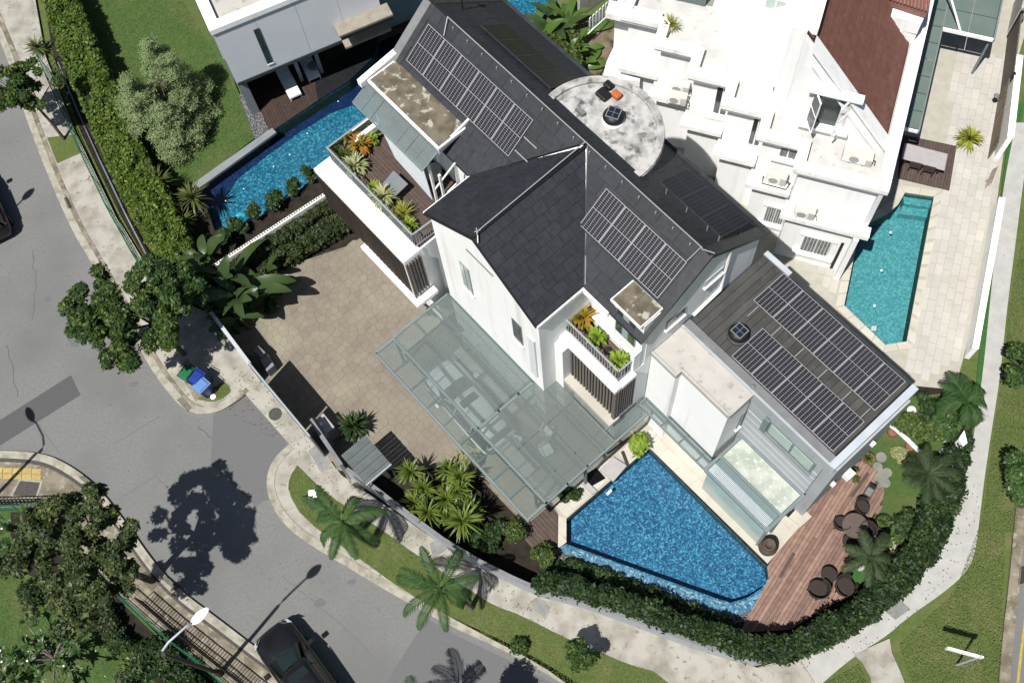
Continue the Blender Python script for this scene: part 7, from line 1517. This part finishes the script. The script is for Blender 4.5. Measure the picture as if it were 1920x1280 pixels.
V = []; n, mm = 28, 6
for i in range(n):
    for k in range(mm): A_, B_ = 2 * pi * i / n, 2 * pi * k / mm; r = .33 + .045 * math.cos(B_); V.append((p.x + r * math.cos(A_), p.y + r * math.sin(A_), .24 + .06 * math.sin(B_)))
b.add(V, [(i * mm + k, i * mm + (k + 1) % mm, ((i + 1) % n) * mm + (k + 1) % mm, ((i + 1) % n) * mm + k) for i in range(n) for k in range(mm)]); t = thing('ring_planter', 'black ring planter with green plant on the right lawn', 'planter', p); b.build('ring', MT['black'], t, smooth=True); part_np('foliage', rosette_mesh('foliage', 40, .3, .08, 'lf_shrub', 200, 0, 80, .6), t, (0, 0, .08))
b = M(); p = P(1611, 1063, .1); b.lathe(p, [(.14, 0), (.19, .12), (.17, .24), (.06, .30)], 18); tag(b.build('garden_ball', MT['pale_conc'], smooth=True), 'pale pink stone ball on the bright turf by the deck', 'ball')
sg = 'round stepping stones in the right garden'
for k, (x, y, r) in enumerate([(1652, 857, .24), (1645, 875, .22), (1655, 890, .26), (1663, 886, .22), (1648, 903, .27), (1660, 905, .22), (1634, 1004, .24), (1656, 1007, .24), (1655, 1024, .2)]):
    p = P(x, y, .09); b = M(); b.lathe(p, [(r, 0), (r * .97, .045), (.01, .05)], 9); tag(b.build('stepping_stone', MT['stonegrey']), ['stepping stone at the annex corner pot', 'second stepping stone from the annex corner', 'stepping stone in the middle of the upper group', 'pale stepping stone on the lawn side of the upper group', 'stepping stone touching the deck tip', 'last stepping stone of the upper group', 'blue-grey stepping stone below the ring planter', 'pale stepping stone below the ring planter', 'small stepping stone near the deck palm'][k], 'stone', sg)
def rocks(label, px, n, r, mt, seed):
    rng = random.Random(seed); c = PX(px, .1); t = thing('rock_border', label, 'border', c[0])
    for i in range(n):
        f = i / n * (len(c) - 1); k = min(int(f), len(c) - 2); p = c[k].lerp(c[k + 1], f - k); b = M(); s = r * rng.uniform(.7, 1.3); b.lathe(p + Vector((rng.uniform(-.05, .05), rng.uniform(-.05, .05), 0)), [(s, 0), (s * .95, s * .4), (s * .5, s * .75), (.01, s * .8)], 7); b.build('rock', MT[mt], t)
rocks('pale rock border between the right garden plants and the hedge', [(1768, 920), (1764, 960), (1752, 990), (1738, 1012)], 26, .13, 'cream', 5); rocks('short row of pale stones near the deck palm', [(1682, 1008), (1678, 1040)], 9, .11, 'concrete', 6)
t = thing('garden_log', 'long white weathered log on stones in the right garden', 'log', P(1690, 820, .1)); b = M(); b.tube([P(1680, 806, .35), P(1700, 822, .38), P(1724, 846, .35)], [.07, .11, .10], 9); b.build('log', MT['white_rough'], t, smooth=True); b = M(); b.tube([P(1668, 794, .4), P(1680, 806, .36)], [.12, .07], 8); b.build('log_end', MT['white_rough'], t, smooth=True)
for x, y in ((1672, 812), (1726, 856), (1705, 838)): b = M(); b.lathe(P(x, y, .08), [(.22, 0), (.2, .18), (.01, .24)], 8); b.build('support', MT['terracotta'], t)
for k, (x, y, s) in enumerate([(1708, 770, .2), (1703, 782, .17), (1734, 802, .13), (1770, 850, .22), (1784, 846, .18)]):
    b = M(); b.lathe(P(x, y, .1), [(s, 0), (s * 1.05, s * .8), (s * .6, s * 1.5), (.02, s * 1.7)], 9); tag(b.build('white_rock', MT['white_old'], smooth=True), ['upper white garden rock behind the log', 'lower white garden rock behind the log', 'small white rock in the shrubs', 'white rock beside the end of the white wall', 'white rock below the last wall panel'][k], 'rock', 'white rocks among the right garden shrubs')
b = M(); q = PX([(1798, 822), (1808, 806), (1814, 830), (1806, 836)], 1.0); b.prism(q, 0, 1.0); tag(b.build('wall_stub', MT['white']), 'white wall stub among the hedge top', 'wall')
plant('potted_plant', 'terracotta pot with a small shrub at the annex corner', 'potted plant', P(1625, 862, .09), rosette_mesh('foliage', 50, .3, .07, 'lf_shrub', 210, 5, 85, .5), None, 0, 1.0, 0, (.26, .3, 'terracotta'))
bush('shrub', 'thin planting strip at the foot of the annex wall', 'shrub', P(1600, 890, .1), (.25, .5, .3), 500, .1, 'lf_shrub', 211, 8)
# pool toys and pool details
V = []; b = M(); c = P(452, 412, .1); pts_ = []
for i in range(9): f = i / 8; pts_.append(P(438 + 22 * f, 416 - 14 * math.sin(pi * f * .75), .25 + .12 * math.sin(pi * f)))
b.tube(pts_, .14, 8); tag(b.build('pool_slide', MT['toyblue'], smooth=True), 'curved turquoise water slide at the left pool end', 'slide')
for k, (x, y) in enumerate([(398, 388), (423, 376), (457, 354), (513, 312), (543, 290), (576, 250), (634, 190), (716, 150)]):
    p = P(x, y, .04); b = M(); b.lathe(p, [(.032, -.02), (.032, .0), (.015, .012)], 8); tag(b.build('pool_light', MT['white_old']), ['pool light at the slide end of the left pool', 'second pool light from the slide', 'third pool light from the slide', 'fourth pool light along the lawn ledge', 'fifth pool light along the lawn ledge', 'pool light below the gravel strip', 'pool light beside the dark deck', 'pool light in the shade of the box house'][k], 'pool light', 'small white lights along the left pool')
for k, (x, y) in enumerate([(1653, 507), (1640, 573), (1670, 436)]):
    b = M(); p = P(x, y, .06); b.lathe(p, [(.06, 0), (.05, .01), (.01, .015)], 8); tag(b.build('pool_float', MT['white']), ['small white float in the middle of the teal pool', 'small white float near the pointed end of the teal pool', 'small white float near the stepped end of the teal pool'][k], 'float', 'white floats in the teal pool')
b = M(); b.prism(PX([(1634, 611), (1644, 611), (1643, 620), (1633, 620)], .06), .05, .07); tag(b.build('pool_skimmer', MT['winpale']), 'pale square skimmer lid near the pointed end of the teal pool', 'skimmer')
b = M(); b.hexa([P(1136, 925, .125), P(1145, 916, .125), P(1148, 920, .125), P(1139, 928, .125)], [P(1136, 925, .15), P(1145, 916, .15), P(1148, 920, .15), P(1139, 928, .15)]); tag(b.build('water_spout', MT['white']), 'small white spout splashing at the pool head', 'spout')
# fallen leaves
def litter(label, poly, n, z, mt, seed, s=.07):
    rng = np.random.default_rng(seed); q = PX(poly, z); u = [(p.x, p.y) for p in q]; x0, x1 = min(a for a, b in u), max(a for a, b in u); y0, y1 = min(b for a, b in u), max(b for a, b in u); L = []
    while len(L) < n:
        p = (rng.uniform(x0, x1), rng.uniform(y0, y1))
        if inside(p, u): L.append((p[0], p[1], z + .012))
    o = bpy.data.objects.new('fallen_leaves', leaf_mesh('fallen_leaves', np.array(L), np.tile([0, 0, 3.], (n, 1)), s, .6, MT[mt], 1, .2, rng)); COL.objects.link(o); o['kind'] = 'stuff'; o['label'] = label
litter('fallen leaves scattered on the pavement', [(300, 680), (480, 700), (640, 890), (860, 1050), (1100, 1200), (1060, 1230), (700, 990), (540, 850)], 260, .125, 'bark', 1); litter('small fallen leaves on the road', [(0, 200), (60, 300), (300, 750), (800, 1150), (600, 1180), (200, 850), (0, 700)], 160, .002, 'bark', 2, .06); litter('fallen leaves on the right footpath', [(1840, 880), (1830, 1040), (1660, 1200), (1500, 1260), (1480, 1230), (1780, 1010)], 130, .06, 'bark', 3, .07); litter('white petals on the bottom lawn', [(0, 1120), (200, 1180), (300, 1280), (0, 1280)], 14, .12, 'flower', 4, .06)
